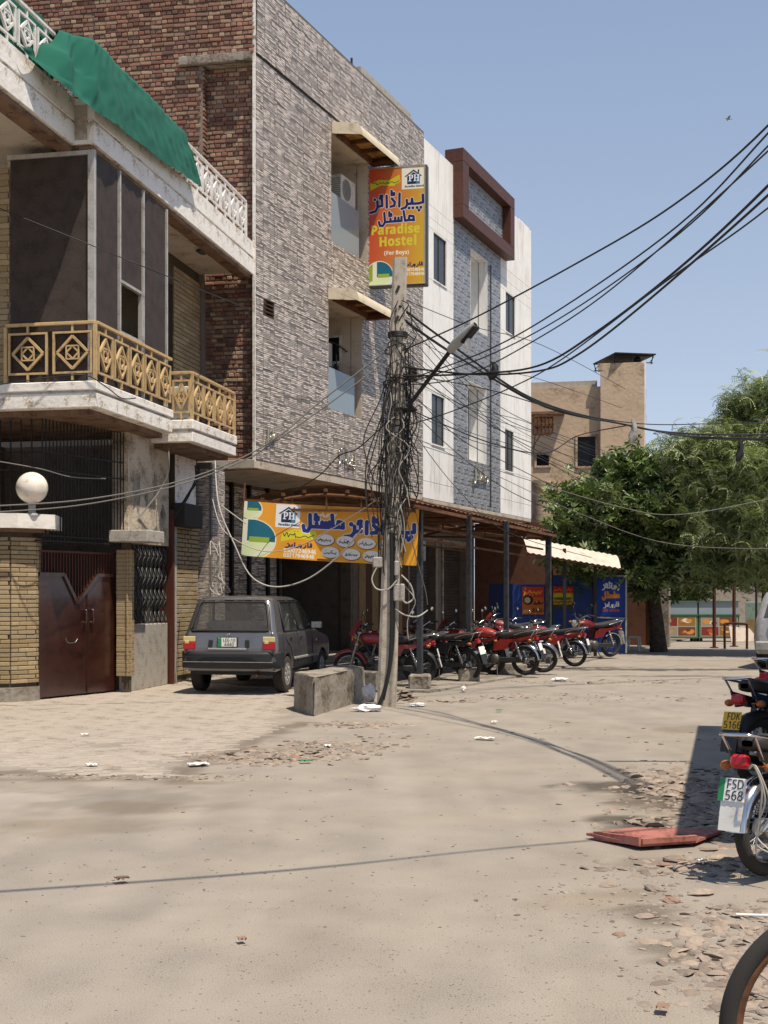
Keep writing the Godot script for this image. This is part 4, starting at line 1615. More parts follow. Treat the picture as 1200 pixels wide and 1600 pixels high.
	tag(obj("hose_coil", m, M.cable), "coil of black hose above the lower frosted glass parapet", "hose")
	m = MB.new()
	m.tube(curve([h.transform * Vector3(5.15, 7.1, -0.35), h.transform * Vector3(5.14, 7.35, -0.75), h.transform * Vector3(5.14, 7.2, -1.1), h.transform * Vector3(5.14, 6.4, -1.1)], 6), 0.018, 6)
	m.tube([h.transform * Vector3(5.1, 7.05, -0.6), h.transform * Vector3(5.1, 6.3, -0.6)], 0.016, 6)
	m.ball(h.transform * Vector3(5.08, 6.75, -0.6), Vector3.ONE * 0.07, 8, 6)
	tag(obj("water_pipe", m, M.iron_grey), "bent water pipe with valve in the lower hostel balcony", "pipe")

# ------------------------------------------------------------- white flats
func build_white_flats():
	var w := thing("white_flats", "white plastered flats with a grey tile strip and brown framed crown", "building")
	frame_at(w, HC, HD)
	var wa := Rect2(10.0, 9.85, 1.04, 1.27)
	var wb := Rect2(16.57, 9.73, 1.06, 1.25)
	var wc := Rect2(9.85, 5.48, 1.03, 1.34)
	var wd := Rect2(16.5, 5.37, 0.96, 1.30)
	var r1 := Rect2(13.1, 9.2, 1.6, 2.25)
	var r2 := Rect2(12.85, 5.36, 1.75, 2.25)
	var all := [wa, wb, wc, wd, r1, r2]
	var m := MB.new()
	holed(m, 9.22, 19.5, 4.0, 11.9, -0.3, -0.03, all)
	m.span(Vector3(9.22, 11.9, -0.3), Vector3(11.58, 13.34, -0.03))
	m.span(Vector3(11.58, 11.9, -0.3), Vector3(16.5, 13.4, -0.03))
	m.span(Vector3(16.5, 11.9, -0.3), Vector3(19.5, 13.6, -0.03))
	m.span(Vector3(19.2, 4.0, -8), Vector3(19.49, 13.6, -0.3))
	m.span(Vector3(9.22, 4.0, -8), Vector3(9.4, 13.34, -0.3))
	obj("wall_core", m, M.plastic_grey, w)
	# plaster panels between grooves
	for side in [[9.22, 11.62, [4.0, 4.45, 5.46, 6.84, 9.80, 11.16, 11.42, 11.75, 13.36], [wa, wc]], [16.05, 19.5, [4.0, 4.45, 5.35, 6.68, 9.70, 11.0, 11.32, 11.68, 13.62], [wb, wd]]]:
		for i in side[2].size() - 1:
			m = MB.new()
			holed(m, side[0], side[1], side[2][i] + 0.006, side[2][i + 1] - 0.006, -0.029, 0.0, side[3])
			obj("plaster_panel", m, M.flats_white, w)
	m = MB.new()
	m.span(Vector3(9.25, 3.9, -2.2), Vector3(19.48, 3.998, -0.004))
	obj("overhang_slab", m, M.soffit, w)
	m = MB.new()
	m.span(Vector3(18.3, 13.6, -0.25), Vector3(19.48, 13.72, -0.05), 0.02)
	m.span(Vector3(9.3, 13.34, -0.22), Vector3(11.4, 13.40, -0.06), 0.02)
	obj("coping", m, M.paint_peel, w)
	for r in [wa, wb, wc, wd]:
		m = MB.new()
		m.span(Vector3(r.position.x, r.position.y, -0.07), Vector3(r.end.x, r.end.y, -0.05))
		var g = obj("window", m, M.win_grey, w)
		m = MB.new()
		for k in [0.0, 0.5, 1.0]:
			var u: float = r.position.x + 0.02 + (r.size.x - 0.04) * k
			m.span(Vector3(u - 0.02, r.position.y, -0.049), Vector3(u + 0.02, r.end.y, -0.03))
		for k in [0.0, 1.0]:
			var y: float = r.position.y + 0.02 + (r.size.y - 0.04) * k
			m.span(Vector3(r.position.x, y - 0.02, -0.048), Vector3(r.end.x, y + 0.02, -0.031))
		obj("window_frame", m, M.iron_grey, g)
		m = MB.new()
		m.span(Vector3(r.position.x - 0.01, r.position.y - 0.04, -0.05), Vector3(r.end.x + 0.01, r.position.y - 0.002, 0.025), 0.004)
		obj("window_sill", m, M.flats_white, g)
		m = MB.new()
		for s in [r.position.x - 0.001, r.end.x - 0.011]:
			m.span(Vector3(s, r.position.y, -0.137), Vector3(s + 0.012, r.end.y, 0.002))
		m.span(Vector3(r.position.x + 0.012, r.end.y - 0.011, -0.137), Vector3(r.end.x - 0.012, r.end.y + 0.001, 0.002))
		obj("window_reveal", m, M.flats_white, g)
	tiling(w, 11.66, 16.0, 4.0, 11.9, -0.012, [r1, r2], [M.tile_grey])
	for r in [r1, r2]:
		recess(w, r, 1.3, M.flats_white)
		m = MB.new()
		m.span(Vector3(r.end.x - 0.02, r.position.y, -0.58), Vector3(r.end.x - 0.012, r.end.y, -0.55))
		obj("drain_pipe", m, M.iron_grey, w)
		m = MB.new()
		m.ball(Vector3(r.end.x - 0.75, r.end.y - 0.25, -1.2), Vector3(0.1, 0.13, 0.1), 10, 7)
		obj("wall_lamp", m, M.plastic_grey, w)
	# brown crown frame
	var fr := [Rect2(11.58, 11.9, 4.98, 0.36), Rect2(11.58, 13.46, 4.98, 0.36), Rect2(11.58, 12.262, 0.5, 1.196), Rect2(16.14, 12.262, 0.42, 1.196)]
	for r in fr:
		m = MB.new()
		m.span(Vector3(r.position.x, r.position.y, -0.24), Vector3(r.end.x, r.end.y, 0.30), 0.01)
		obj("crown_board", m, M.wood, w)
	tiling(w, 12.08, 16.14, 12.26, 13.46, 0.02, [], [M.tile_grey])
	m = MB.new()
	for s in URDU[1]:
		var pts := []
		for p in s:
			pts.append(Vector3(13.2 + p.x * 1.4, 4.62 + (1.0 - p.y) * 0.62, 0.05))
		if pts.size() == 1: m.ball(pts[0], Vector3.ONE * 0.04, 8, 5)
		else: m.tube(pts, 0.035, 6)
	obj("metal_letters", m, M.gold, w)
	m = MB.new()
	m.tube([Vector3(14.95, 11.4, 0.03), Vector3(14.95, 4.1, 0.03)], 0.02, 6)
	obj("downpipe", m, M.iron_grey, w)
	m = MB.new()
	m.span(Vector3(19.55, 0, -2.0), Vector3(19.75, 3.89, 3.4))
	obj("cross_wall", m, M.stripe_b, w)
	# ground floor behind the canopy: striped wall and roller shutters
	m = MB.new()
	holed(m, 9.22, 19.5, 0, 3.9, -2.3, -2.0, [Rect2(13.3, 0, 2.3, 3.0), Rect2(16.3, 0, 2.3, 3.0)])
	obj("shop_wall", m, M.room, w)
	for i in 8:
		m = MB.new()
		m.span(Vector3(9.6 + i * 0.45, 0.05, -1.995), Vector3(9.6 + i * 0.45 + 0.445, 3.0, -1.97))
		obj("wall_panel", m, M.stripe_a if i % 2 == 0 else M.stripe_b, w)
	for u in [13.3, 16.3]:
		m = MB.new()
		m.span(Vector3(u, 0, -2.26), Vector3(u + 2.3, 3.0, -2.24))
		var sh = obj("roller_shutter", m, M.shutter, w)
		for i in 30:
			var q := MB.new()
			q.box(Vector3(u + 1.15, 0.05 + i * 0.1, -2.22), Vector3(2.28, 0.088, 0.03), Basis.IDENTITY, 0.012)
			obj("shutter_slat", q, M.shutter, sh)
		m = MB.new()
		for s in [u - 0.12, u + 2.3]:
			m.span(Vector3(s, 0, -2.05), Vector3(s + 0.12, 3.1, -1.95))
		m.span(Vector3(u - 0.12, 3.1, -2.05), Vector3(u + 2.42, 3.22, -1.95))
		obj("shutter_frame", m, M.concrete, sh)
	var ac := condenser("outdoor_unit", "tan air conditioner unit on the shop wall under the canopy", 0.8, 0.58, 0.32)
	ac.transform = w.transform * Transform3D(Basis(Vector3.UP, -1.2), Vector3(12.6, 2.42, -1.62))
	m = MB.new()
	m.span(Vector3(-0.36, -0.05, -0.3), Vector3(0.36, -0.002, 0.3))
	obj("wall_bracket", m, M.iron, ac)

# ------------------------------------------------- beige building far behind
func build_beige_building():
	var b := thing("beige_building", "beige plaster house with a taller tower rising beyond the white flats", "building", Vector3(0, 0, 0))
	var d := Vector3(0.981, 0, 0.196)
	b.transform = Transform3D(Basis(d, Vector3.UP, d.cross(Vector3.UP)), Vector3(5.25, 0, -49.0))
	var m := MB.new()
	holed(m, -1.0, 3.95, 0, 9.35, -9.0, 0.0, [])
	obj("main_wall", m, M.beige, b)
	m = MB.new()
	m.span(Vector3(3.0, 0, -6.0), Vector3(4.62, 10.15, 0.35), 0.01)
	obj("tower", m, M.beige, b)
	m = MB.new()
	m.span(Vector3(2.9, 9.9, -0.02), Vector3(3.1, 10.16, 0.362))
	obj("tower_pilaster", m, M.beige2, b)
	m = MB.new()
	m.span(Vector3(4.622, 2.0, -2.6), Vector3(4.68, 10.16, 0.34))
	obj("sunlit_tower_side", m, M.flats_white, b)  # white skin paints in the sunlight on this side of the beige tower
	for q in [[0.15, 8.0], [0.9, 8.0], [0.15, 6.0], [0.9, 6.0], [0.5, 9.0]]:
		m = MB.new()
		m.span(Vector3(4.66, q[1], -q[0] - 0.18), Vector3(4.69, q[1] + 0.25, -q[0]))
		obj("vent_block", m, M.win_dark, b)
	for r in [[2.1, 6.3, 0.75, 1.2, true], [0.55, 6.35, 0.55, 0.5, false], [0.45, 3.0, 1.0, 1.2, true], [3.3, 3.2, 0.9, 1.3, true]]:
		m = MB.new()
		m.span(Vector3(r[0], r[1], -0.02), Vector3(r[0] + r[2], r[1] + r[3], 0.012 if r[0] < 2.9 else 0.365))
		var g = obj("window", m, M.win_dark, b)
		m = MB.new()
		var n := 0.02 if r[0] < 2.9 else 0.375
		for k in [0.0, 1.0]:
			m.span(Vector3(r[0] + r[2] * k - 0.04, r[1], 0), Vector3(r[0] + r[2] * k + 0.04, r[1] + r[3], n + 0.03))
			m.span(Vector3(r[0] - 0.04, r[1] + r[3] * k - 0.04, 0.002), Vector3(r[0] + r[2] + 0.04, r[1] + r[3] * k + 0.04, n + 0.033))
		obj("window_frame", m, M.beige2, g)
	m = MB.new()
	m.span(Vector3(-0.9, 9.35, -0.6), Vector3(2.85, 9.62, -0.2), 0.01)
	obj("parapet", m, M.concrete_l, b)
	m = MB.new()
	m.span(Vector3(-0.2, 8.28, 0.0), Vector3(1.65, 8.40, 0.5), 0.01)
	obj("chajja_ledge", m, M.moulding, b)
	# sheet roof frame on the tower
	var t := thing("rooftop_frame", "black sheet roof on a light frame atop the beige tower", "roof frame", b.transform * Vector3(3.75, 10.15, -1.0))
	t.rotation.y = 0.19
	m = MB.new()
	for x in [-0.72, 0.72]:
		for z in [-0.8, 1.2]:
			m.beam(Vector3(x, 0, z), Vector3(x * 1.1, 0.3, z), 0.03, 0.03)
	for z in [-0.8, 1.2]:
		m.beam(Vector3(-0.8, 0.05, z), Vector3(0.8, 0.05, z), 0.03, 0.03)
		m.beam(Vector3(-0.8, 0.3, z), Vector3(0.8, 0.3, z), 0.03, 0.03)
		for i in 5:
			m.beam(Vector3(-0.78 + i * 0.36, 0.05, z), Vector3(-0.6 + i * 0.36, 0.3, z), 0.02, 0.02)
	obj("truss", m, M.iron, t)
	m = MB.new()
	m.span(Vector3(-0.78, 0.32, -1.0), Vector3(0.84, 0.37, 1.4), 0.01)
	obj("sheet", m, M.iron, t)
	m = MB.new()
	m.ball(Vector3(0.3, 0.2, 0.9), Vector3(0.15, 0.12, 0.15), 10, 6)
	obj("tank_cap", m, M.iron, t)
	# caged unit and rounded balcony of the house next to the flats
	var n := thing("beige_balcony", "weathered beige balcony jutting out beyond the white flats", "balcony", P(850, 830, 44.5))
	m = MB.new()
	var rows := []
	for q in [[0.44, 0.0], [0.46, 0.25], [0.44, 1.55], [0.42, 1.75]]:
		var row := []
		for i in 25:
			var an := PI * 1.0 * i / 24.0
			row.append(Vector3(-cos(an) * q[0] * 1.0, q[1], sin(an) * 0.5 * q[0] / 0.44))
		rows.append(row)
	m.grid(rows)
	m.span(Vector3(-0.44, 0.0, -3), Vector3(0.44, 1.72, 0.02))
	obj("parapet", m, M.beige2, n)
	for i in 3:
		m = MB.new()
		m.span(Vector3(0.02 + i * 0.12, 1.25, 0.44 - i * 0.07), Vector3(0.06 + i * 0.12, 1.65, 0.52 - i * 0.07))
		obj("slot", m, M.dark, n)
	m = MB.new()
	m.span(Vector3(-0.42, -3.6, -3.2), Vector3(0.40, -0.003, -0.4))
	obj("support_wall", m, M.beige2, n)
	var cg := thing("caged_cooler", "rusty caged cooler box hanging on the beige wall beside the flats", "cooler", P(848, 682, 45.0))
	m = MB.new()
	m.box(Vector3(0, 0.38, 0), Vector3(0.66, 0.62, 0.6), Basis.IDENTITY, 0.02)
	obj("box", m, M.rust, cg)
	m = MB.new()
	for i in 6:
		m.beam(Vector3(-0.33 + i * 0.132, 0.05, 0.32), Vector3(-0.33 + i * 0.132, 0.74, 0.32), 0.02, 0.02)
	for y in [0.05, 0.4, 0.74]:
		m.beam(Vector3(-0.36, y, 0.335), Vector3(0.36, y, 0.335), 0.02, 0.02)
	m.beam(Vector3(-0.3, 0.05, 0.3), Vector3(-0.3, -0.6, -0.2), 0.03, 0.03)
	m.beam(Vector3(-0.1, 0.05, 0.3), Vector3(-0.3, -0.6, -3.9), 0.03, 0.03)
	obj("cage", m, M.rust, cg)

# lettering strokes of the two words, in a unit box read from the right
const URDU := [
	[   # the place's name
		[Vector2(0.99, 0.27), Vector2(0.995, 0.60), Vector2(0.90, 0.64), Vector2(0.80, 0.64), Vector2(0.79, 0.42), Vector2(0.78, 0.63), Vector2(0.70, 0.64)],
		[Vector2(0.69, 0.46), Vector2(0.70, 0.66), Vector2(0.67, 0.78), Vector2(0.595, 0.84)],
		[Vector2(0.555, 0.16), Vector2(0.55, 0.72)],
		[Vector2(0.41, 0.36), Vector2(0.465, 0.52), Vector2(0.455, 0.68), Vector2(0.385, 0.71)],
		[Vector2(0.405, 0.02), Vector2(0.405, 0.20), Vector2(0.455, 0.19), Vector2(0.45, 0.12), Vector2(0.41, 0.18)],
		[Vector2(0.31, 0.22), Vector2(0.315, 0.74)],
		[Vector2(0.225, 0.38), Vector2(0.23, 0.66), Vector2(0.15, 0.68)],
		[Vector2(0.135, 0.45), Vector2(0.14, 0.70), Vector2(0.10, 0.88), Vector2(0.005, 0.93)],
		[Vector2(0.225, 0.20), Vector2(0.195, 0.22), Vector2(0.22, 0.28), Vector2(0.185, 0.32)],
		[Vector2(0.085, 0.36)], [Vector2(0.885, 0.82)], [Vector2(0.955, 0.82)], [Vector2(0.92, 0.94)], [Vector2(0.735, 0.82)], [Vector2(0.805, 0.82)],
	],
	[   # the second word
		[Vector2(0.97, 0.40), Vector2(0.86, 0.36), Vector2(0.84, 0.62), Vector2(0.985, 0.66), Vector2(0.97, 0.40)],
		[Vector2(0.84, 0.64), Vector2(0.74, 0.66), Vector2(0.70, 0.04)],
		[Vector2(0.64, 0.40), Vector2(0.64, 0.66), Vector2(0.56, 0.67), Vector2(0.555, 0.44), Vector2(0.55, 0.67), Vector2(0.47, 0.67), Vector2(0.465, 0.42), Vector2(0.45, 0.67), Vector2(0.34, 0.67), Vector2(0.33, 0.48)],
		[Vector2(0.34, 0.67), Vector2(0.20, 0.68)],
		[Vector2(0.16, 0.08), Vector2(0.18, 0.70), Vector2(0.12, 0.92), Vector2(0.04, 0.90), Vector2(0.01, 0.66)],
		[Vector2(0.30, 0.05), Vector2(0.30, 0.30), Vector2(0.36, 0.29), Vector2(0.355, 0.18), Vector2(0.31, 0.28)],
	],
	[   # for boys
		[Vector2(0.99, 0.30), Vector2(0.95, 0.28), Vector2(0.96, 0.48), Vector2(0.99, 0.44), Vector2(0.985, 0.62), Vector2(0.86, 0.64), Vector2(0.85, 0.12)],
		[Vector2(0.78, 0.45), Vector2(0.77, 0.68), Vector2(0.70, 0.84)],
		[Vector2(0.62, 0.44), Vector2(0.62, 0.62), Vector2(0.54, 0.62), Vector2(0.54, 0.46), Vector2(0.57, 0.46)],
		[Vector2(0.53, 0.60), Vector2(0.49, 0.78), Vector2(0.43, 0.80)],
		[Vector2(0.37, 0.14), Vector2(0.365, 0.66)],
		[Vector2(0.28, 0.42), Vector2(0.28, 0.63), Vector2(0.20, 0.65)],
		[Vector2(0.17, 0.45), Vector2(0.165, 0.66), Vector2(0.12, 0.84), Vector2(0.02, 0.88)],
		[Vector2(0.96, 0.12)], [Vector2(0.60, 0.80)], [Vector2(0.12, 0.32)],
	],
]

# ------------------------------------------------------------------ canopy
func build_canopy():
	# concrete parking strip under the canopy
	var lot := MB.new()
	var t := Transform3D(Basis(HD, Vector3.UP, HD.cross(Vector3.UP)), HC)
	var poly := PackedVector2Array()
	for q in [[-3.9, 1.9], [-3.7, 4.95], [-1.0, 5.1], [3.0, 5.2], [8.0, 5.0], [13.5, 4.9], [22.0, 4.9], [22.0, -2.0], [-1.5, -2.0]]:
		var p: Vector3 = t * Vector3(q[0], 0, q[1])
		poly.append(Vector2(p.x, p.z))
	lot.prism(poly, -0.05, 0.03)
	struct("parking_floor", lot, M.concrete)

	var c := thing("sheet_canopy", "long rusty sheet canopy on posts above the motorcycle row", "canopy")
	frame_at(c, HC, HD)
	var n0 := 1.75
	var n1 := 4.72
	var u := -3.75
	var k := 0
	while u < 4.2:
		var rows := []
		for i in 9:
			var uu := u + 0.93 * i / 8.0
			var row := []
			for j in 11:
				var f := j / 10.0
				row.append(Vector3(uu, 2.90 + 0.24 * sin(PI * f) + 0.012 * cos(PI * i) + (0.012 if k % 2 else 0.0) + 0.10 * (1.0 - f) - 0.012 * (uu + 3.75), lerpf(n0, n1, f)))
			rows.append(row)
		var m := MB.new()
		m.grid(rows)
		obj("roof_sheet", m, M.rust_sheet, c)
		u += 0.915
		k += 1
	for i in 9:
		var f := i / 8.0
		var m := MB.new()
		var y := 2.83 + 0.24 * sin(PI * f) + 0.10 * (1.0 - f)
		m.beam(Vector3(-3.78, y, lerpf(n0, n1, f)), Vector3(4.7, y - 0.10, lerpf(n0, n1, f)), 0.045, 0.05)
		obj("purlin", m, M.rust, c)
	u = -3.72
	for i in 4:
		var pts := []
		for j in 11:
			var f := j / 10.0
			pts.append(Vector3(u, 2.76 + 0.24 * sin(PI * f) + 0.10 * (1.0 - f) - 0.012 * (u + 3.75), lerpf(n0, n1, f)))
		var m := MB.new()
		m.tube(pts, 0.028, 6)
		obj("arch_rib", m, M.rust, c)
		m = MB.new()
		m.beam(pts[0], pts[10], 0.04, 0.04)
		for j in [3, 5, 7]:
			m.beam(pts[j] - Vector3(0, 0.01, 0), pts[0].lerp(pts[10], j / 10.0), 0.025, 0.025)
		obj("tie_truss", m, M.rust, c)
		u += 2.7
	# flat sheets to the buildings; the far ones added, unseen, to darken below
	for q in [[0.0, 1.55, 1.74], [1.57, 3.1, 1.74], [3.12, 4.64, 1.74], [4.66, 6.7, 1.3], [6.72, 8.8, 1.3], [8.82, 10.9, 1.3], [10.92, 13.0, 1.3]]:
		var fs := MB.new()
		fs.span(Vector3(q[0], 3.12, 0.04), Vector3(q[1], 3.135, q[2]))
		obj("added_flat_sheet", fs, M.rust_sheet, c)
	# lower bracing seen below the sheets
	for q in [[4.45, 2.55], [4.45, 2.35], [2.9, 2.5]]:
		var m := MB.new()
		m.beam(Vector3(-3.0, q[1] + 0.03, q[0]), Vector3(4.6, q[1] - 0.1, q[0]), 0.03, 0.035)
		obj("tie_bar", m, M.rust, c)
	var inv := c.transform.affine_inverse()
	var posts := [[656, 20.0, 0.085, 0.34], [733, 21.7, 0.08, 0.36], [791, 23.6, 0.085, 0.36], [857, 27.0, 0.11, 0.0]]
	for q in posts:
		var p: Vector3 = inv * Vector3((q[0] - 600.0) / F * q[1], 0, -q[1])
		var m := MB.new()
		m.span(p + Vector3(-q[2] * 0.5, 0.03, -q[2] * 0.5), p + Vector3(q[2] * 0.5, 2.84, q[2] * 0.5), 0.006)
		obj("post", m, M.post_blue, c)
		if q[3] > 0.0:
			m = MB.new()
			m.box(p + Vector3(0, 0.13, 0), Vector3(q[3], 0.24, q[3]), Basis(Vector3.UP, 0.3), 0.03)
			obj("footing", m, M.concrete, c)
	var m2 := MB.new()
	var pb: Vector3 = inv * G(812, 1056)
	m2.box(pb + Vector3(0.2, 0.11, -0.1), Vector3(0.34, 0.22, 0.3), Basis(Vector3.UP, 0.5), 0.03)
	obj("footing", m2, M.concrete, c)

	# blue sheet hut at the far end
	var b := thing("blue_sheet_hut", "bright blue sheet-metal screen with painted door at the canopy's end", "hut")
	var mk := func(called, x0, x1, d0, d1, ytop, parent):
		var a := Vector3((x0 - 600.0) / F * d0, 0.03, -d0)
		var z := Vector3((x1 - 600.0) / F * d1, 0.03, -d1)
		var mm := MB.new()
		mm.beam(a + Vector3(0, ytop * 0.5, 0), z + Vector3(0, ytop * 0.5, 0), 0.03, ytop)
		return obj(called, mm, M.blue_sheet, parent)
	mk.call("sheet_panel", 803, 857, 33.8, 33.6, 1.72, b)
	mk.call("sheet_panel", 861, 926, 33.4, 33.1, 1.96, b)
	var door = mk.call("door_panel", 930, 978, 32.3, 31.9, 1.90, b)
	var fr := MB.new()
	var a := Vector3((930 - 600.0) / F * 32.3, 0.03, -32.3)
	var z := Vector3((978 - 600.0) / F * 31.9, 0.03, -31.9)
	fr.beam(a + Vector3(0, 1.92, 0.02), z + Vector3(0, 1.92, 0.02), 0.05, 0.04)
	fr.beam(a + Vector3(0, 0.88, 0.025), z + Vector3(0, 0.86, 0.025), 0.03, 0.035)
	fr.beam(z + Vector3(0, 0, 0.02), z + Vector3(0, 1.94, 0.02), 0.04, 0.04)
	obj("door_frame", fr, M.plastic_grey, door)
	for x in [861, 928]:
		var mm := MB.new()
		var d := 33.0 if x < 900 else 32.4
		var p := Vector3((x - 600.0) / F * d, 0.03, -d + 0.06)
		mm.span(p - Vector3(0.04, 0, 0.04), p + Vector3(0.04, 2.5, 0.04))
		obj("post", mm, M.iron, b)
	var back := MB.new()
	back.beam(Vector3(3.4, 0.9, -33.8), Vector3(3.0, 0.9, -36.5), 0.03, 1.75)
	obj("sheet_panel", back, M.blue_sheet, b)

	# pale curved awning above the hut
	var aw := thing("pale_awning", "pale pinkish curved awning sheet sloping down over the blue hut", "awning")
	var up_a: Vector3 = P(812, 838, 29.6)
	var up_b: Vector3 = P(960, 868, 31.4)
	var lo_a: Vector3 = P(824, 863, 28.8)
	var lo_b: Vector3 = P(970, 888, 30.2)
	var rows := []
	for i in 33:
		var f := i / 32.0
		var row := []
		var pa := up_a.lerp(up_b, f)
		var pz := lo_a.lerp(lo_b, f) + Vector3(0, 0.02 * sin(i * PI), 0)
		for j in 7:
			var g := j / 6.0
			row.append(pa.lerp(pz, g) + Vector3(0, 0.10 * sin(PI * g) + 0.012 * cos(i * PI), 0.05 * sin(PI * g)))
		rows.append(row)
	var m3 := MB.new()
	m3.grid(rows)
	obj("sheet", m3, M.awn_pink, aw)
	m3 = MB.new()
	m3.beam(lo_a + Vector3(0, -0.03, -0.05), lo_b + Vector3(0, -0.03, -0.05), 0.03, 0.03)
	m3.beam(up_a + Vector3(0, -0.04, 0), up_b + Vector3(0, -0.04, 0), 0.04, 0.04)
	for f in [0.02, 0.5, 0.98]:
		m3.beam(up_a.lerp(up_b, f) + Vector3(0, -0.04, 0), lo_a.lerp(lo_b, f) + Vector3(0, -0.03, -0.05), 0.03, 0.03)
	obj("frame", m3, M.rust, aw)
	m3 = MB.new()
	for q in [[882, 29.6], [930, 30.3]]:
		var p := Vector3((q[0] - 600.0) / F * q[1], 0, -q[1])
		m3 = MB.new()
		m3.span(p - Vector3(0.035, -0.03, 0.035), p + Vector3(0.035, 2.55 if q[0] < 900 else 2.35, 0.035))
		obj("post", m3, M.iron, aw)

	# wall stubs between the hut and the tree
	var w := MB.new()
	w.beam(Vector3(5.4, 1.2, -37.4), Vector3(7.6, 1.2, -36.6), 0.2, 2.4)
	tag(obj("brown_wall", w, M.stripe_b), "dark brown wall between the blue door and the tree trunk", "wall")
	w = MB.new()
	w.beam(Vector3(7.65, 1.0, -36.5), Vector3(8.1, 1.0, -36.3), 0.25, 2.0)
	tag(obj("grey_wall", w, M.concrete), "short grey wall stub beside the dark tree trunk", "wall")

# --------------------------------------------- shop and canopy on the right
func build_right_side():
	var r := thing("shop_canopy", "sheet canopy of the shop on the right shading the parked motorcycles", "canopy")
	var m := MB.new()
	var q := [Vector3(2.64, 3.2, -6.75), Vector3(4.46, 3.2, -13.55), Vector3(8.2, 3.5, -12.6), Vector3(6.4, 3.5, -5.8)]
	for s in [0.0, 0.06]:
		m.face([q[0] + Vector3(0, s, 0), q[1] + Vector3(0, s, 0), q[2] + Vector3(0, s, 0), q[3] + Vector3(0, s, 0)], Vector3(5, 3.3 + (1.0 if s == 0.0 else -1.0), -9))
	for i in 4:
		m.face([q[i], q[(i + 1) % 4], q[(i + 1) % 4] + Vector3(0, 0.06, 0), q[i] + Vector3(0, 0.06, 0)], Vector3(5, 3.3, -9))
	obj("roof", m, M.rust_sheet, r)
	for p in [Vector3(4.75, 0, -13.4), Vector3(2.95, 0, -6.75), Vector3(3.85, 0, -10.0)]:
		m = MB.new()
		m.tube([p + Vector3(0.3, 0, 0), p + Vector3(0.3, 3.22, 0)], 0.04, 8)
		obj("post", m, M.iron, r)
	m = MB.new()
	m.beam(Vector3(3.70, 6.3, -9.46), Vector3(7.6, 6.2, -9.46), 0.05, 0.05)
	tag(obj("flag_rod", m, M.iron), "thin rod sticking out from the shop front on the right", "rod")
	var s := thing("shop", "two storey plastered shop standing behind the right-hand motorcycles", "building")
	frame_at(s, Vector3(8.0, 0, -14.5), Vector3(-0.262, 0, 0.965))
	m = MB.new()
	holed(m, 0, 9.5, 0, 7.0, -5.0, 0.0, [])
	obj("wall", m, M.cream, s)
	for i in 2:
		m = MB.new()
		m.span(Vector3(0.8 + i * 4.2, 0.05, 0.002), Vector3(4.2 + i * 4.2, 2.9, 0.03))
		obj("shutter", m, M.shutter, s)

# ------------------------------------------------------------------- trees
func spray(kind: int) -> MB:
	var m := MB.new()
	var r := RandomNumberGenerator.new()
	r.seed = 100 + kind
	var leaf := func(at: Vector3, d: Vector3, up: Vector3, ln: float, wd: float):
		var s := d.cross(up).normalized()
		var n := s.cross(d).normalized()
		var mid := at + d * ln * 0.5 + n * ln * 0.04
		var tip := at + d * ln - n * ln * 0.10
		m.tri(at, mid + s * wd - n * wd * 0.3, tip)
		m.tri(at, tip, mid - s * wd - n * wd * 0.3)
	if kind == 0:
		for i in 9:
			var an := TAU * i / 9.0 + r.randf() * 0.5
			var el := r.randf_range(-0.5, 0.45)
			var d := Vector3(cos(an) * cos(el), sin(el), sin(an) * cos(el))
			leaf.call(d * 0.02, d, Vector3.UP + Vector3(r.randf() - 0.5, 0, r.randf() - 0.5) * 0.6, r.randf_range(0.14, 0.20), r.randf_range(0.027, 0.038))
	else:
		for i in 3:
			var an := TAU * i / 3.0 + r.randf()
			var d := Vector3(cos(an), r.randf_range(-0.35, 0.25), sin(an)).normalized()
			var side := d.cross(Vector3.UP).normalized()
			for j in 6:
				var at := d * (0.03 + j * 0.034) - Vector3(0, 0.004 * j * j, 0)
				for s in [-1.0, 1.0]:
					leaf.call(at, (side * s + d * 0.5 - Vector3(0, 0.25, 0)).normalized(), Vector3.UP, r.randf_range(0.06, 0.085), 0.012)
	return m

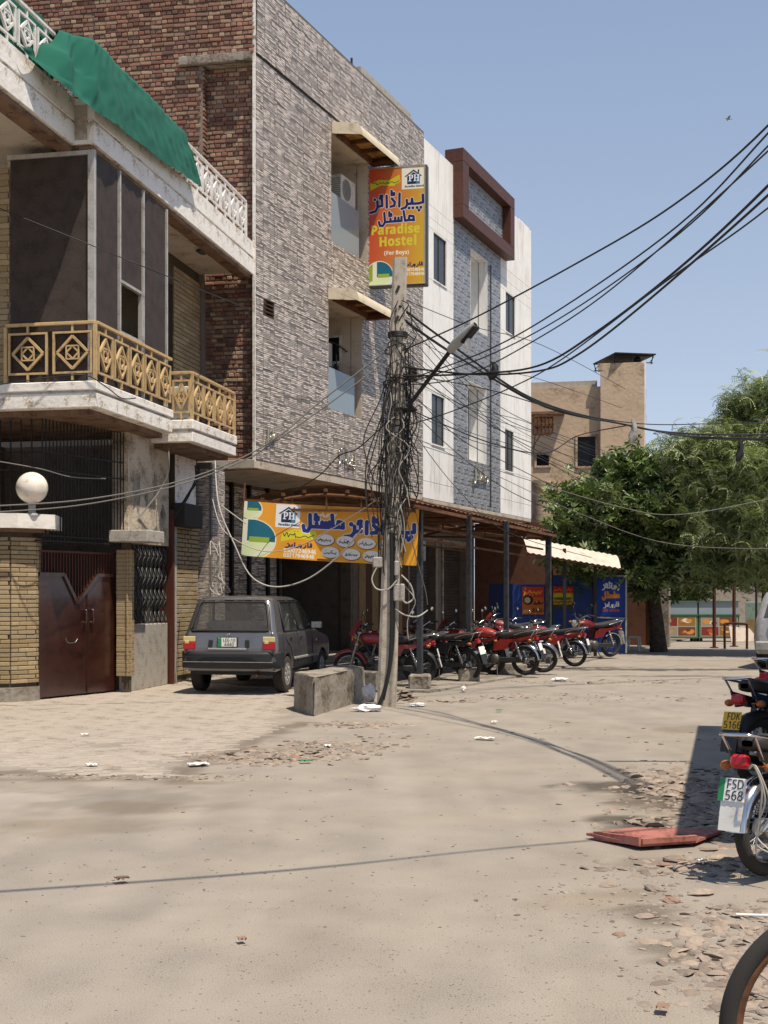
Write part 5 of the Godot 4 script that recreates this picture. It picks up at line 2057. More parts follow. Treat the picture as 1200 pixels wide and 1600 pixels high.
func tree(called, label, at: Vector3, trunk: Array, radii: Array, limbs: Array, blobs: Array, kind: int, tint: Array, seed_: int):
	var t := thing(called, label, "tree", at)
	var r := RandomNumberGenerator.new()
	r.seed = seed_
	var m := MB.new()
	m.tube(curve(trunk, 6), _radii(radii, (trunk.size() - 1) * 6 + 1), 12)
	obj("trunk", m, M.bark, t)
	var cl := []
	for b in blobs:
		for i in b[2]:
			var d := Vector3(r.randfn(), r.randfn(), r.randfn()).normalized() * pow(r.randf(), 0.42)
			cl.append([b[0] + d * b[1], r.randf_range(0.75, 1.25) * b[3]])
	for l in limbs:
		m = MB.new()
		var pts := curve(l, 5)
		var rr := []
		for i in pts.size():
			rr.append(lerpf(0.11, 0.02, float(i) / pts.size()))
		m.tube(pts, rr, 7)
		obj("limb", m, M.bark, t)
	m = MB.new()
	var hub: Vector3 = trunk[trunk.size() - 1]
	for i in range(0, cl.size(), 3):
		var c: Vector3 = cl[i][0]
		m.tube(curve([hub.lerp(c, 0.25) + Vector3(0, 0.1, 0), hub.lerp(c, 0.6) + Vector3(r.randf() - 0.5, r.randf() - 0.3, r.randf() - 0.5) * 0.35, c], 3), [0.03, 0.028, 0.025, 0.02, 0.016, 0.01, 0.006], 4)
	var bo = obj("branches", m, M.bark, t)
	bo.set_meta("kind", "stuff")
	var xf := []
	var cols := []
	for c in cl:
		var tone: float = r.randf_range(0.78, 1.18)
		for i in int(c[1] * (60 if kind == 0 else 74)):
			var d: Vector3 = Vector3(r.randfn(), r.randfn() * 0.75, r.randfn()) * 0.26 * c[1]
			var p: Vector3 = c[0] + d
			var b := Basis(Vector3.UP, r.randf() * TAU) * Basis(Vector3(1, 0, 0), r.randfn() * 0.5 + 0.15) * Basis(Vector3(0, 0, 1), r.randfn() * 0.5)
			xf.append(Transform3D(b.scaled(Vector3.ONE * r.randf_range(0.75, 1.25)), p))
			var base: Color = tint[r.randi() % tint.size()]
			cols.append(base * tone * r.randf_range(0.8, 1.2))
	var cm := MB.new()
	var sp := spray(kind)
	var o = many("crown", sp, M.leaf_a if kind == 0 else M.leaf_b, xf, t, cols)
	return t

func _radii(r: Array, n: int) -> Array:
	var out := []
	for i in n:
		var f := float(i) / (n - 1) * (r.size() - 1)
		var k := mini(int(f), r.size() - 2)
		out.append(lerpf(r[k], r[k + 1], f - k))
	return out

func build_trees():
	var dark := [Color(0.125, 0.18, 0.055), Color(0.165, 0.225, 0.075), Color(0.09, 0.135, 0.04), Color(0.24, 0.285, 0.13)]
	var pale := [Color(0.235, 0.29, 0.115), Color(0.285, 0.335, 0.155), Color(0.19, 0.24, 0.095), Color(0.34, 0.385, 0.21)]
	var V := func(x, y, z): return Vector3(x, y, z)
	# broad-leaved tree at the pavement
	tree("broadleaf_tree", "dark broad-leaved tree overhanging the pavement beyond the blue hut", Vector3(7.15, 0, -33.3),
		[V.call(0, -0.05, 0), V.call(-0.04, 0.5, 0), V.call(-0.12, 1.2, 0.05), V.call(-0.25, 2.1, 0.05), V.call(-0.3, 2.9, 0)], [0.25, 0.20, 0.17, 0.15, 0.09],
		[[V.call(-0.2, 1.7, 0), V.call(-0.9, 2.4, 0.3), V.call(-1.8, 2.9, 0.5)], [V.call(-0.25, 2.0, 0), V.call(0.5, 2.8, 0.2), V.call(1.3, 3.0, 0.6)], [V.call(-0.3, 2.5, 0), V.call(-0.5, 3.5, -0.3), V.call(-0.4, 4.4, -0.2)], [V.call(-0.25, 2.2, 0), V.call(0.2, 3.2, -0.8), V.call(0.8, 3.8, -1.4)]],
		[[V.call(-0.9, 3.3, 0.2), V.call(2.0, 1.45, 1.9), 64, 1.0], [V.call(-0.2, 4.4, 0), V.call(1.3, 0.9, 1.4), 26, 1.0], [V.call(1.2, 2.6, 0.4), V.call(1.0, 1.0, 1.5), 26, 1.0], [V.call(-2.0, 3.6, 0.4), V.call(0.75, 1.0, 1.0), 15, 0.85], [V.call(0.3, 1.95, 0.9), V.call(1.5, 0.4, 1.0), 14, 0.8], [V.call(-1.8, 2.5, 0.9), V.call(1.0, 0.6, 0.8), 14, 0.85]],
		0, dark, 5)
	# feathery paler tree to the right
	tree("feathery_tree", "tall pale feathery tree filling the right side of the street", Vector3(10.3, 0, -31.5),
		[V.call(0, -0.05, 0), V.call(0.1, 1.5, 0), V.call(-0.1, 3.0, 0.1), V.call(-0.2, 4.5, 0)], [0.30, 0.24, 0.2, 0.1],
		[[V.call(0, 2.4, 0), V.call(-1.0, 3.6, 0.6), V.call(-2.2, 4.2, 1.0)], [V.call(-0.1, 3.2, 0), V.call(-0.6, 4.8, 0.5), V.call(-1.2, 5.8, 0.8)], [V.call(-0.1, 3.0, 0), V.call(0.9, 4.8, 0.4), V.call(1.6, 6.0, 0.6)], [V.call(0, 2.2, 0), V.call(0.4, 3.2, 1.2), V.call(0.2, 3.8, 2.2)]],
		[[V.call(-1.0, 4.3, 0.0), V.call(1.7, 1.6, 1.6), 84, 1.05], [V.call(-2.4, 4.9, 0.0), V.call(0.9, 0.8, 0.8), 24, 0.85], [V.call(-0.3, 5.9, 0.0), V.call(1.5, 0.95, 1.2), 42, 1.0], [V.call(-2.1, 3.4, 0.0), V.call(0.9, 1.0, 0.9), 26, 0.95], [V.call(-0.6, 2.7, 0.6), V.call(1.5, 0.9, 1.0), 34, 0.95], [V.call(-1.7, 2.3, 0.3), V.call(0.8, 0.6, 0.7), 12, 0.85], [V.call(0.8, 4.2, 0.0), V.call(1.3, 1.6, 1.4), 40, 1.0]],
		1, pale, 6)
	# trees closing the far end of the street
	var far := [[15.5, -52.0, 8.5, 71, "leafy tree at the far end of the street behind the barrier", 0], [11.5, -56.0, 7.0, 72, "rounded green tree farthest down the street above the food stalls", 0], [20.5, -50.0, 9.5, 73, "tall green tree past the silver car at the right edge", 1], [8.4, -58.0, 6.5, 74, "far tree standing behind the dark trunk and stalls", 0]]
	for q in far:
		var hh: float = q[2]
		tree("street_tree", q[4], Vector3(q[0], 0, q[1]), [V.call(0, -0.05, 0), V.call(0.1, hh * 0.25, 0), V.call(0, hh * 0.5, 0)], [0.28, 0.22, 0.12],
			[[V.call(0, hh * 0.3, 0), V.call(0.8, hh * 0.5, 0.3), V.call(1.5, hh * 0.6, 0.5)]],
			[[V.call(0, hh * 0.58, 0), V.call(2.6, hh * 0.36, 2.4), 90, 1.7], [V.call(0.2, hh * 0.30, 0.8), V.call(2.4, hh * 0.16, 1.2), 34, 1.5]], q[5], dark if q[5] == 0 else pale, q[3])

# -------------------------------------------------------------- light pole
func build_pole():
	var p := thing("utility_pole", "leaning concrete utility pole wrapped in tangled black cables beside the low block", "pole", Vector3(0.03, 0, -17.1))
	var m := MB.new()
	var top := Vector3(0.185, 5.98, 0)
	var rows := []
	for i in 25:
		var f := i / 24.0
		var c := top * f - Vector3(0, 0.2 * (1.0 - f), 0)
		var w := lerpf(0.132, 0.095, f)
		var row := []
		for q in [[-1, -0.72], [-0.72, -1], [0.72, -1], [1, -0.72], [1, 0.72], [0.72, 1], [-0.72, 1], [-1, 0.72]]:
			var jj := 1.0 + 0.04 * gfine.get_noise_2d(i * 30.0, q[0] * 50.0 + q[1] * 20.0)
			row.append(c + Vector3(q[0] * w * jj, 0, q[1] * w * 0.9 * jj))
		rows.append(row)
	for i in 24:
		for j in 8:
			m.face([rows[i][j], rows[i][(j + 1) % 8], rows[i + 1][(j + 1) % 8], rows[i + 1][j]], top * ((i + 0.5) / 24.0))
	m.face(rows[24].duplicate(), top - Vector3(0, 0.2, 0))
	obj("shaft", m, M.pole, p)
	for y in [5.15, 5.55]:
		m = MB.new()
		m.box(top * (y / 5.98) + Vector3(-0.02, 0, 0.088), Vector3(0.035, 0.10, 0.02), Basis(Vector3(0, 0, 1), -0.4))
		obj("slot", m, M.dark, p)
	m = MB.new()
	for i in 3:
		m.ring(top * (4.93 / 5.98) + Vector3(0, 0.025 * i, 0), Vector3.UP, 0.118, 0.018, 20, 6)
	obj("strap_band", m, M.cable, p)
	# conduit down the face
	m = MB.new()
	m.tube(curve([Vector3(0.07, 2.3, 0.14), Vector3(0.075, 1.4, 0.15), Vector3(0.06, 0.7, 0.16), Vector3(-0.0, 0.3, 0.17), Vector3(-0.10, 0.02, 0.20)], 8), 0.026, 8)
	m.tube(curve([Vector3(0.11, 2.4, 0.13), Vector3(0.11, 1.4, 0.14), Vector3(0.085, 0.7, 0.15), Vector3(-0.03, 0.1, 0.22)], 8), 0.012, 6)
	obj("conduit", m, M.cable, p)
	for q in [[-0.115, 1.92, 0.10, 0.13, 0.14], [0.17, 1.52, 0.12, 0.15, 0.23], [0.14, 1.84, 0.10, 0.07, 0.20]]:
		m = MB.new()
		m.box(Vector3(q[0], q[1], 0.02 + q[2]), Vector3(q[3], q[4], 0.09), Basis.IDENTITY, 0.015)
		obj("junction_box", m, M.concrete_l, p)
	# tangle: strands down the shaft, rings and loose loops
	var r := RandomNumberGenerator.new()
	r.seed = 12
	m = MB.new()
	for i in 34:
		var an := r.randf_range(-0.4, PI + 0.4)
		var y0 := r.randf_range(3.2, 5.0)
		var y1 := r.randf_range(1.7, 3.3)
		var rad := r.randf_range(0.12, 0.19)
		var pts := []
		var n := 7
		for k in n:
			var f := float(k) / (n - 1)
			var y := lerpf(y0, y1, f)
			var a2 := an + r.randfn() * 0.22
			var c := top * (y / 5.98)
			pts.append(c + Vector3(cos(a2) * rad * (1.0 + 0.4 * sin(PI * f) * r.randf()), 0, sin(a2) * rad))
		m.tube(curve(pts, 4), r.randf_range(0.004, 0.008), 4)
	for i in 28:
		var y := r.randf_range(2.1, 4.85)
		var c := top * (y / 5.98)
		m.ring(c + Vector3(r.randfn() * 0.02, 0, r.randfn() * 0.02), Vector3(r.randfn() * 0.35, 1, r.randfn() * 0.35).normalized(), r.randf_range(0.12, 0.16), r.randf_range(0.005, 0.01), 14, 4)
	for i in 34:
		var y := r.randf_range(2.6, 5.4)
		var c := top * (y / 5.98) + Vector3(r.randf_range(-0.05, 0.22), 0, 0.10)
		var a2 := c + Vector3(r.randf_range(-0.10, 0.16), r.randf_range(-0.35, 0.1), r.randf_range(-0.05, 0.08))
		var a3 := a2 + Vector3(r.randfn() * 0.07, r.randf_range(-0.45, 0.12), r.randfn() * 0.05)
		var a4 := c + Vector3(r.randfn() * 0.1, r.randf_range(-0.7, -0.1), 0)
		m.tube(curve([c, a2, a3, a4], 5), r.randf_range(0.004, 0.008), 4)
	# long strands hanging clear of the shaft on both sides
	for i in 17:
		var s := -1.0 if i % 3 == 0 else 1.0
		var y0 := r.randf_range(3.6, 4.9)
		var c := top * (y0 / 5.98)
		var x := s * r.randf_range(0.14, 0.30) if s > 0.0 else s * r.randf_range(0.14, 0.22)
		var y1 := r.randf_range(2.2, 3.2)
		m.tube(curve([c + Vector3(s * 0.08, 0, 0.08), c + Vector3(x, -0.5, r.randf_range(0, 0.15)), Vector3(x + r.randfn() * 0.06, lerpf(y0, y1, 0.65), 0.08), Vector3(x * 0.6 + r.randfn() * 0.08, y1, 0.1)], 6), r.randf_range(0.005, 0.010), 4)
	var tg = obj("cable_tangle", m, M.cable_dusty, p)
	tg.set_meta("kind", "stuff")
	m = MB.new()
	for i in 9:
		var y := r.randf_range(1.3, 4.6)
		var c := top * (y / 5.98) + Vector3(r.randf_range(-0.12, 0.2), 0, 0.13)
		m.tube(curve([c, c + Vector3(r.randfn() * 0.12, -0.2, 0.04), c + Vector3(r.randfn() * 0.14, -0.45, 0.02), c + Vector3(r.randfn() * 0.05, -0.7, 0)], 5), 0.006, 4)
	m.tube(curve([Vector3(0.2, 1.75, 0.15), Vector3(0.32, 1.62, 0.16), Vector3(0.36, 1.45, 0.14), Vector3(0.27, 1.38, 0.16), Vector3(0.2, 1.44, 0.18)], 8), 0.012, 6)
	m.tube(curve([Vector3(-0.12, 1.86, 0.15), Vector3(-0.19, 1.7, 0.16), Vector3(-0.13, 1.57, 0.17), Vector3(0.02, 1.56, 0.19), Vector3(0.14, 1.68, 0.18)], 8), 0.010, 6)
	m.tube(curve([Vector3(0.12, 1.30, 0.14), Vector3(0.25, 1.22, 0.14), Vector3(0.42, 1.2, 0.0), Vector3(0.6, 1.26, -1.5)], 8), 0.010, 6)
	var tg2 = obj("pale_cable_tangle", m, M.cable_white, p)
	tg2.set_meta("kind", "stuff")

	# street lamp on a slanting arm
	var l := thing("street_lamp", "grey street lamp head on a slanting arm fixed to the utility pole", "street lamp", Vector3(0.03, 0, -17.1))
	var off := -l.position
	m = MB.new()
	m.tube([P(634, 640, 16.95) + off, P(706, 545, 16.5) + off], 0.028, 8)
	obj("arm", m, M.iron, l)
	m = MB.new()
	m.ring(P(634, 640, 17.05) + off, Vector3.UP, 0.135, 0.02, 16, 6)
	obj("clamp", m, M.iron, l)
	var a: Vector3 = P(702, 551, 16.5) + off
	var z: Vector3 = P(744, 508, 16.25) + off
	var d := (z - a).normalized()
	var sd := d.cross(Vector3.UP).normalized()
	var up := sd.cross(d).normalized()
	rows = []
	for q in [[0.0, 0.03, 0.03], [0.08, 0.06, 0.05], [0.3, 0.085, 0.065], [0.62, 0.09, 0.06], [0.85, 0.07, 0.05], [1.0, 0.04, 0.03]]:
		var row := []
		for k in 10:
			var an := TAU * k / 10.0
			row.append(a + (z - a) * q[0] + sd * cos(an) * q[1] + up * (sin(an) * q[2] + 0.02))
		rows.append(row)
	m = MB.new()
	m.grid(rows, true)
	obj("lamp_head", m, M.plastic_grey, l)
	m = MB.new()
	m.beam(a + (z - a) * 0.45 - up * 0.05, z - up * 0.02, 0.12, 0.04, up, 0.01)
	obj("lamp_cover", m, M.iron, l)
	m = MB.new()
	m.lathe(a + (z - a) * 0.62 - up * 0.05, Vector3.DOWN, [[0.03, 0.0], [0.035, 0.03], [0.05, 0.07], [0.045, 0.12], [0.0, 0.15]], 14)
	obj("bulb", m, M.globe, l)

# ------------------------------------------------------------------ cables
func cable(called, label, pts: Array, r: float, m: Material, group := "", count := 1, spread := 0.0, seed_ := 1):
	var b := MB.new()
	var rg := RandomNumberGenerator.new()
	rg.seed = seed_
	for k in count:
		var q := []
		for i in pts.size():
			var j := Vector3.ZERO
			if count > 1 or spread > 0.0:
				j = Vector3(rg.randfn(), rg.randfn(), rg.randfn()) * spread
			q.append(pts[i] + j)
		b.tube(curve(q, 8), r, 5)
	tag(obj(called, b, m), label, "cable", group)

func pts(list: Array) -> Array:
	var o := []
	for q in list:
		o.append(P(q[0], q[1], q[2]))
	return o

func build_cables():
	var over := "cables running from the pole up to the right"
	var across := "cables crossing to the trees on the right"
	var fan := "thin wires fanning from the pole to the flats"
	# rising toward a pole beyond the right edge, nearer than this one
	cable("overhead_cable", "topmost single black cable rising from the pole to the upper right", pts([[628, 548, 17.0], [735, 500, 15.6], [900, 412, 13.6], [1050, 322, 12.0], [1200, 196, 10.4], [1420, -60, 8.4]]), 0.010, M.cable, over)
	cable("overhead_cable", "second black cable from the top, rising behind the lamp head", pts([[632, 595, 17.0], [760, 548, 15.6], [880, 480, 14.2], [1060, 352, 12.0], [1200, 208, 10.4], [1420, -40, 8.4]]), 0.009, M.cable, over)
	cable("overhead_cable", "third black cable rising just under the second", pts([[632, 600, 17.0], [760, 557, 15.6], [890, 488, 14.2], [1060, 366, 12.0], [1200, 228, 10.4], [1420, -10, 8.4]]), 0.008, M.cable, over)
	cable("overhead_cable", "black cable in the middle of the rising cables", pts([[632, 602, 17.0], [720, 590, 16.2], [830, 535, 14.8], [960, 448, 13.2], [1200, 236, 10.4], [1420, 20, 8.4]]), 0.008, M.cable, over)
	cable("overhead_cable", "thick sagging black cable, upper one of the lowest pair", pts([[630, 588, 17.0], [740, 584, 16.2], [840, 572, 15.0], [930, 520, 13.6], [1060, 420, 12.0], [1200, 290, 10.4], [1420, 60, 8.4]]), 0.013, M.cable, over)
	cable("overhead_cable", "thick sagging black cable, lowest of the rising cables", pts([[634, 574, 17.0], [740, 585, 16.2], [840, 580, 15.0], [900, 556, 14.0], [1000, 480, 12.6], [1200, 305, 10.4], [1420, 90, 8.4]]), 0.012, M.cable, over)
	cable("overhead_cable", "cable crossing low in front of the flats then rising to the right", pts([[634, 665, 17.0], [700, 645, 16.5], [800, 605, 15.4], [880, 560, 14.2], [1040, 440, 12.0], [1200, 325, 10.4], [1420, 130, 8.4]]), 0.008, M.cable, over)
	# crossing to the right behind
	cable("street_cable", "thick cable descending from the pole top across the flats to the trees", pts([[624, 478, 17.0], [700, 535, 17.6], [830, 622, 18.6], [960, 660, 19.6], [1080, 678, 20.4], [1300, 678, 22.0]]), 0.016, M.cable, across)
	cable("street_cable", "twisted cable pair leveling out in front of the feathery tree", pts([[630, 500, 17.0], [720, 560, 17.6], [850, 635, 18.6], [980, 664, 19.6], [1100, 684, 20.4], [1300, 686, 22.0]]), 0.012, M.cable, across, 2, 0.02, 4)
	cable("street_cable", "upper thin line of the cables before the feathery tree", pts([[632, 585, 17.0], [760, 608, 17.6], [880, 642, 18.6], [1000, 662, 19.6], [1120, 662, 20.4], [1300, 658, 22.0]]), 0.008, M.cable, across)
	cable("street_cable", "thin cable rising again from the flats to the cable bundle", pts([[640, 640, 17.0], [760, 690, 17.6], [850, 708, 18.6], [905, 680, 19.2], [985, 664, 19.6]]), 0.009, M.cable, across)
	cable("street_cable", "slack thin cable low across the tree crowns", pts([[640, 690, 17.0], [800, 742, 18.0], [960, 790, 19.2], [1060, 804, 20.0], [1200, 780, 21.2], [1300, 760, 22.0]]), 0.006, M.cable_grey, across)
	cable("street_cable", "faint lowest cable sloping across the broad-leaved tree", pts([[640, 680, 17.0], [780, 745, 18.0], [900, 800, 19.2], [1050, 850, 20.0], [1250, 858, 21.2]]), 0.005, M.cable_grey, across)
	# fan of thin service wires
	var r := RandomNumberGenerator.new()
	r.seed = 31
	for i in 15:
		var y0 := 470.0 + i * 13.0 + r.randf_range(-6, 6)
		var x1 := r.randf_range(790, 850)
		var y1 := y0 + r.randf_range(60, 190)
		var b := MB.new()
		b.tube(curve([P(630, y0, 17.0), P(lerpf(630, x1, 0.5), lerpf(y0, y1, 0.55) + r.randf_range(2, 14), 19.5), P(x1, y1, 23.0), P(x1 + 130, y1 + r.randf_range(30, 80), 28.0)], 7), r.randf_range(0.005, 0.008), 4)
		tag(obj("service_wire", b, M.cable), "thin dark service wire fanning out from the pole across the white flats", "cable", fan)
	# left toward the villa
	cable("service_cable", "upper of two grey cables from the pole down to the villa gate", pts([[606, 546, 17.1], [500, 628, 17.0], [440, 678, 16.9], [372, 718, 16.8], [265, 756, 16.6], [120, 782, 16.4], [-40, 792, 16.2]]), 0.010, M.cable_grey, "cables to the villa")
	cable("service_cable", "lower of two grey cables from the pole down to the villa gate", pts([[604, 562, 17.1], [540, 612, 17.0], [430, 690, 16.9], [375, 722, 16.8], [270, 760, 16.6], [120, 790, 16.4], [-40, 802, 16.2]]), 0.009, M.cable_grey, "cables to the villa")
	cable("service_cable", "thin wire across the brown bay panels of the villa", pts([[-20, 318, 16.8], [130, 378, 17.0], [262, 432, 17.5], [392, 484, 23.5]]), 0.007, M.cable, "cables to the villa")
	cable("service_cable", "dark wire sagging from the facade letters to the pole foot canopy", pts([[604, 660, 17.0], [560, 700, 17.6], [530, 712, 18.0], [500, 742, 18.6], [455, 770, 19.0]]), 0.009, M.cable, "cables to the villa")
	cable("service_cable", "wire lying along the villa's lower slab edge", pts([[-20, 604, 16.9], [60, 592, 16.9], [130, 586, 16.95], [165, 604, 17.4], [190, 622, 17.8], [212, 622, 18.2]]), 0.008, M.cable, "cables to the villa")
	cable("service_cable", "wire looping in front of the veranda grille", pts([[-20, 718, 17.2], [60, 732, 17.3], [110, 745, 17.8], [165, 748, 18.4]]), 0.008, M.cable_grey, "cables to the villa")
	cable("service_cable", "cable hanging from the second balcony slab to the grille gate", pts([[262, 690, 20.6], [264, 715, 20.4], [262, 742, 20.4], [246, 772, 20.2], [224, 800, 20.0], [206, 822, 19.8]]), 0.012, M.cable_grey, "cables to the villa")
	cable("service_cable", "bundle of black cables running from the meter box up the column", pts([[272, 808, 21.0], [290, 782, 21.0], [306, 752, 21.2], [312, 735, 21.6]]), 0.014, M.cable, "cables to the villa", 4, 0.03, 9)
	# pale loops by the banner
	cable("loop_cable", "pale cable looping low under the yellow banner", pts([[336, 720, 20.8], [342, 790, 20.3], [366, 850, 20.1], [392, 900, 20.0], [430, 917, 19.95], [480, 905, 19.8], [530, 868, 19.6], [566, 826, 19.2]]), 0.012, M.cable_white, "pale cables by the banner")
	cable("loop_cable", "pale wire from the column across the banner's left end", pts([[332, 780, 20.8], [345, 822, 20.4], [372, 846, 20.0], [420, 862, 19.9], [480, 848, 19.6], [560, 800, 18.6], [600, 772, 17.2]]), 0.008, M.cable_white, "pale cables by the banner")
	cable("loop_cable", "short pale wire angling down to the banner's top left corner", pts([[346, 790, 20.6], [362, 802, 20.2], [384, 818, 20.0]]), 0.009, M.cable_white, "pale cables by the banner")
	cable("loop_cable", "knotted pale cables hanging on the ledger column", pts([[338, 872, 21.2], [342, 850, 21.2], [346, 885, 21.2], [336, 920, 21.2], [350, 926, 21.1], [342, 900, 21.2]]), 0.010, M.cable_white, "pale cables by the banner", 3, 0.05, 3)
	cable("loop_cable", "thin dark wire slanting from the banner to the wall behind the car", pts([[360, 920, 20.6], [395, 880, 20.2], [425, 842, 19.9], [470, 815, 19.7]]), 0.005, M.cable, "pale cables by the banner")
	cable("loop_cable", "grey wire from the banner's right corner down the canopy post", pts([[636, 812, 19.5], [650, 870, 19.6], [664, 920, 19.8], [668, 945, 19.9]]), 0.008, M.cable_grey, "pale cables by the banner")
	# overhead lines above the camera that cross the road
	cable("road_cable", "overhead cable crossing the road in front, seen by its shadow", [Vector3(-9, 6.2, -1.95), Vector3(-0.34, 5.95, -4.58), Vector3(2.87, 6.0, -5.88), Vector3(9, 6.3, -8.5)], 0.012, M.cable, "cables over the road")
	cable("road_cable", "second overhead cable crossing the road beside the first", [Vector3(-9, 6.25, -2.07), Vector3(-0.34, 6.0, -4.54), Vector3(2.87, 6.0, -5.89), Vector3(9, 6.35, -8.5)], 0.008, M.cable, "cables over the road")
	# rags caught on the cables
	for q in [[988, 676, 19.5, "grey rag caught on the cables in front of the beige tower", 34], [1155, 706, 20.4, "dark rag hanging from the cables before the feathery tree", 34], [770, 590, 16.2, "dark scrap knotted on the cables before the grey tile strip", 22]]:
		var rows := []
		var c: Vector3 = P(q[0], q[1], q[2])
		for i in 9:
			var f := i / 8.0
			var row := []
			for j in 10:
				var an := TAU * j / 10.0
				var w := 0.05 * (0.5 + f * 0.9) * (1.0 - 0.6 * smoothstep(0.75, 1.0, f)) * (1.0 + 0.35 * sin(an * 3.0 + i))
				row.append(c + Vector3(cos(an) * w + 0.03 * sin(f * 4.0), 0.20 - f * q[4] * 0.0105, sin(an) * w * 0.6))
			rows.append(row)
		var m := MB.new()
		m.grid(rows, true)
		tag(obj("caught_rag", m, M.plastic_grey if q[0] == 988 else M.cable), q[3], "rag")

# ---------------------------------------------------------------- vehicles
# a car body as rings stacked in height; z runs backward, the rear is at 0
func car_shell(levels: Array, arches: Array, ar: float, ay: float, open0 := -1, open1 := -1, keep := []) -> MB:
	var m := MB.new()
	var rows := []
	for l in levels:           # [y, half width, z rear, z front, corner radius]
		var y: float = l[0]
		var w: float = l[1]
		var zr: float = l[2]
		var zf: float = l[3]
		var r: float = l[4]
		var row := []
		var path := []
		for i in 9: path.append(Vector2(lerpf(-w + r, w - r, i / 8.0), zr))
		for i in range(1, 6):
			var a := PI * 0.5 * i / 6.0
			path.append(Vector2(w - r + sin(a) * r, zr - r + cos(a) * r))
		for i in 81: path.append(Vector2(w, lerpf(zr - r, zf + r, i / 80.0)))
		for i in range(1, 6):
			var a := PI * 0.5 * i / 6.0
			path.append(Vector2(w - r + cos(a) * r, zf + r - sin(a) * r))
		for i in 9: path.append(Vector2(lerpf(w - r, -w + r, i / 8.0), zf))
		for i in range(1, 6):
			var a := PI * 0.5 * i / 6.0
			path.append(Vector2(-w + r - sin(a) * r, zf + r - cos(a) * r))
		for i in 81: path.append(Vector2(-w, lerpf(zf + r, zr - r, i / 80.0)))
		for i in range(1, 6):
			var a := PI * 0.5 * i / 6.0
			path.append(Vector2(-w + r - cos(a) * r, zr - r + sin(a) * r))
		for p in path:
			var yy := y
			for az in arches:
				var q: float = absf(p.y - az)
				if q < ar and absf(p.x) > w - r - 0.001:
					yy = maxf(yy, ay + sqrt(ar * ar - q * q))
			row.append(Vector3(p.x, yy, p.y))
		rows.append(row)
	if open0 < 0:
		m.grid(rows, true)
	else:
		m.grid(rows.slice(0, open0 + 1), true)
		m.grid(rows.slice(open1), true)
		# pillars: the corners, and the kept stretches of each side
		var spans := [[8, 14 + int(keep[0][1] * 80)], [13 + int(keep[2][0] * 80) + 1, 100], [108, 114 + int((1.0 - keep[2][0]) * 80)], [114 + int((1.0 - keep[0][1]) * 80), 200]]
		spans.append([14 + int(keep[1][0] * 80), 14 + int(keep[1][1] * 80)])
		spans.append([114 + int((1.0 - keep[1][1]) * 80), 114 + int((1.0 - keep[1][0]) * 80)])
		for sp in spans:
			var part := []
			for i in range(open0, open1 + 1):
				var row := []
				for j in range(sp[0], sp[1] + 1):
					row.append(rows[i][j % rows[i].size()])
				part.append(row)
			m.grid(part)
	var top: Array = rows[rows.size() - 1]
	var mid := Vector3.ZERO
	for p in top: mid += p / top.size()
	for i in top.size():
		m.face([top[i], top[(i + 1) % top.size()], mid + Vector3(0, 0.012, 0)], mid - Vector3(0, 1, 0))
	return m

func car_wheel(parent, at: Vector3, r: float, w: float, side: float):
	var m := MB.new()
	var ax := Vector3(side, 0, 0)
	m.lathe(at, ax, [[r * 0.62, -w * 0.5], [r * 0.9, -w * 0.5], [r, -w * 0.36], [r, w * 0.36], [r * 0.95, w * 0.48], [r * 0.66, w * 0.5], [r * 0.62, w * 0.44]], 30)
	var t = obj("wheel", m, M.dust_rubber, parent)
	m = MB.new()
	m.lathe(at, ax, [[r * 0.65, w * 0.40], [r * 0.62, w * 0.49], [r * 0.55, w * 0.50], [r * 0.48, w * 0.40], [r * 0.25, w * 0.46], [r * 0.15, w * 0.55], [0.0, w * 0.56]], 30)
	for i in 8:
		var an := TAU * i / 8.0
		m.ball(at + ax * w * 0.46 + Vector3(0, cos(an), sin(an)) * r * 0.40, Vector3(0.012, r * 0.13, r * 0.09), 8, 5)
	obj("hubcap", m, M.silver_paint, t)

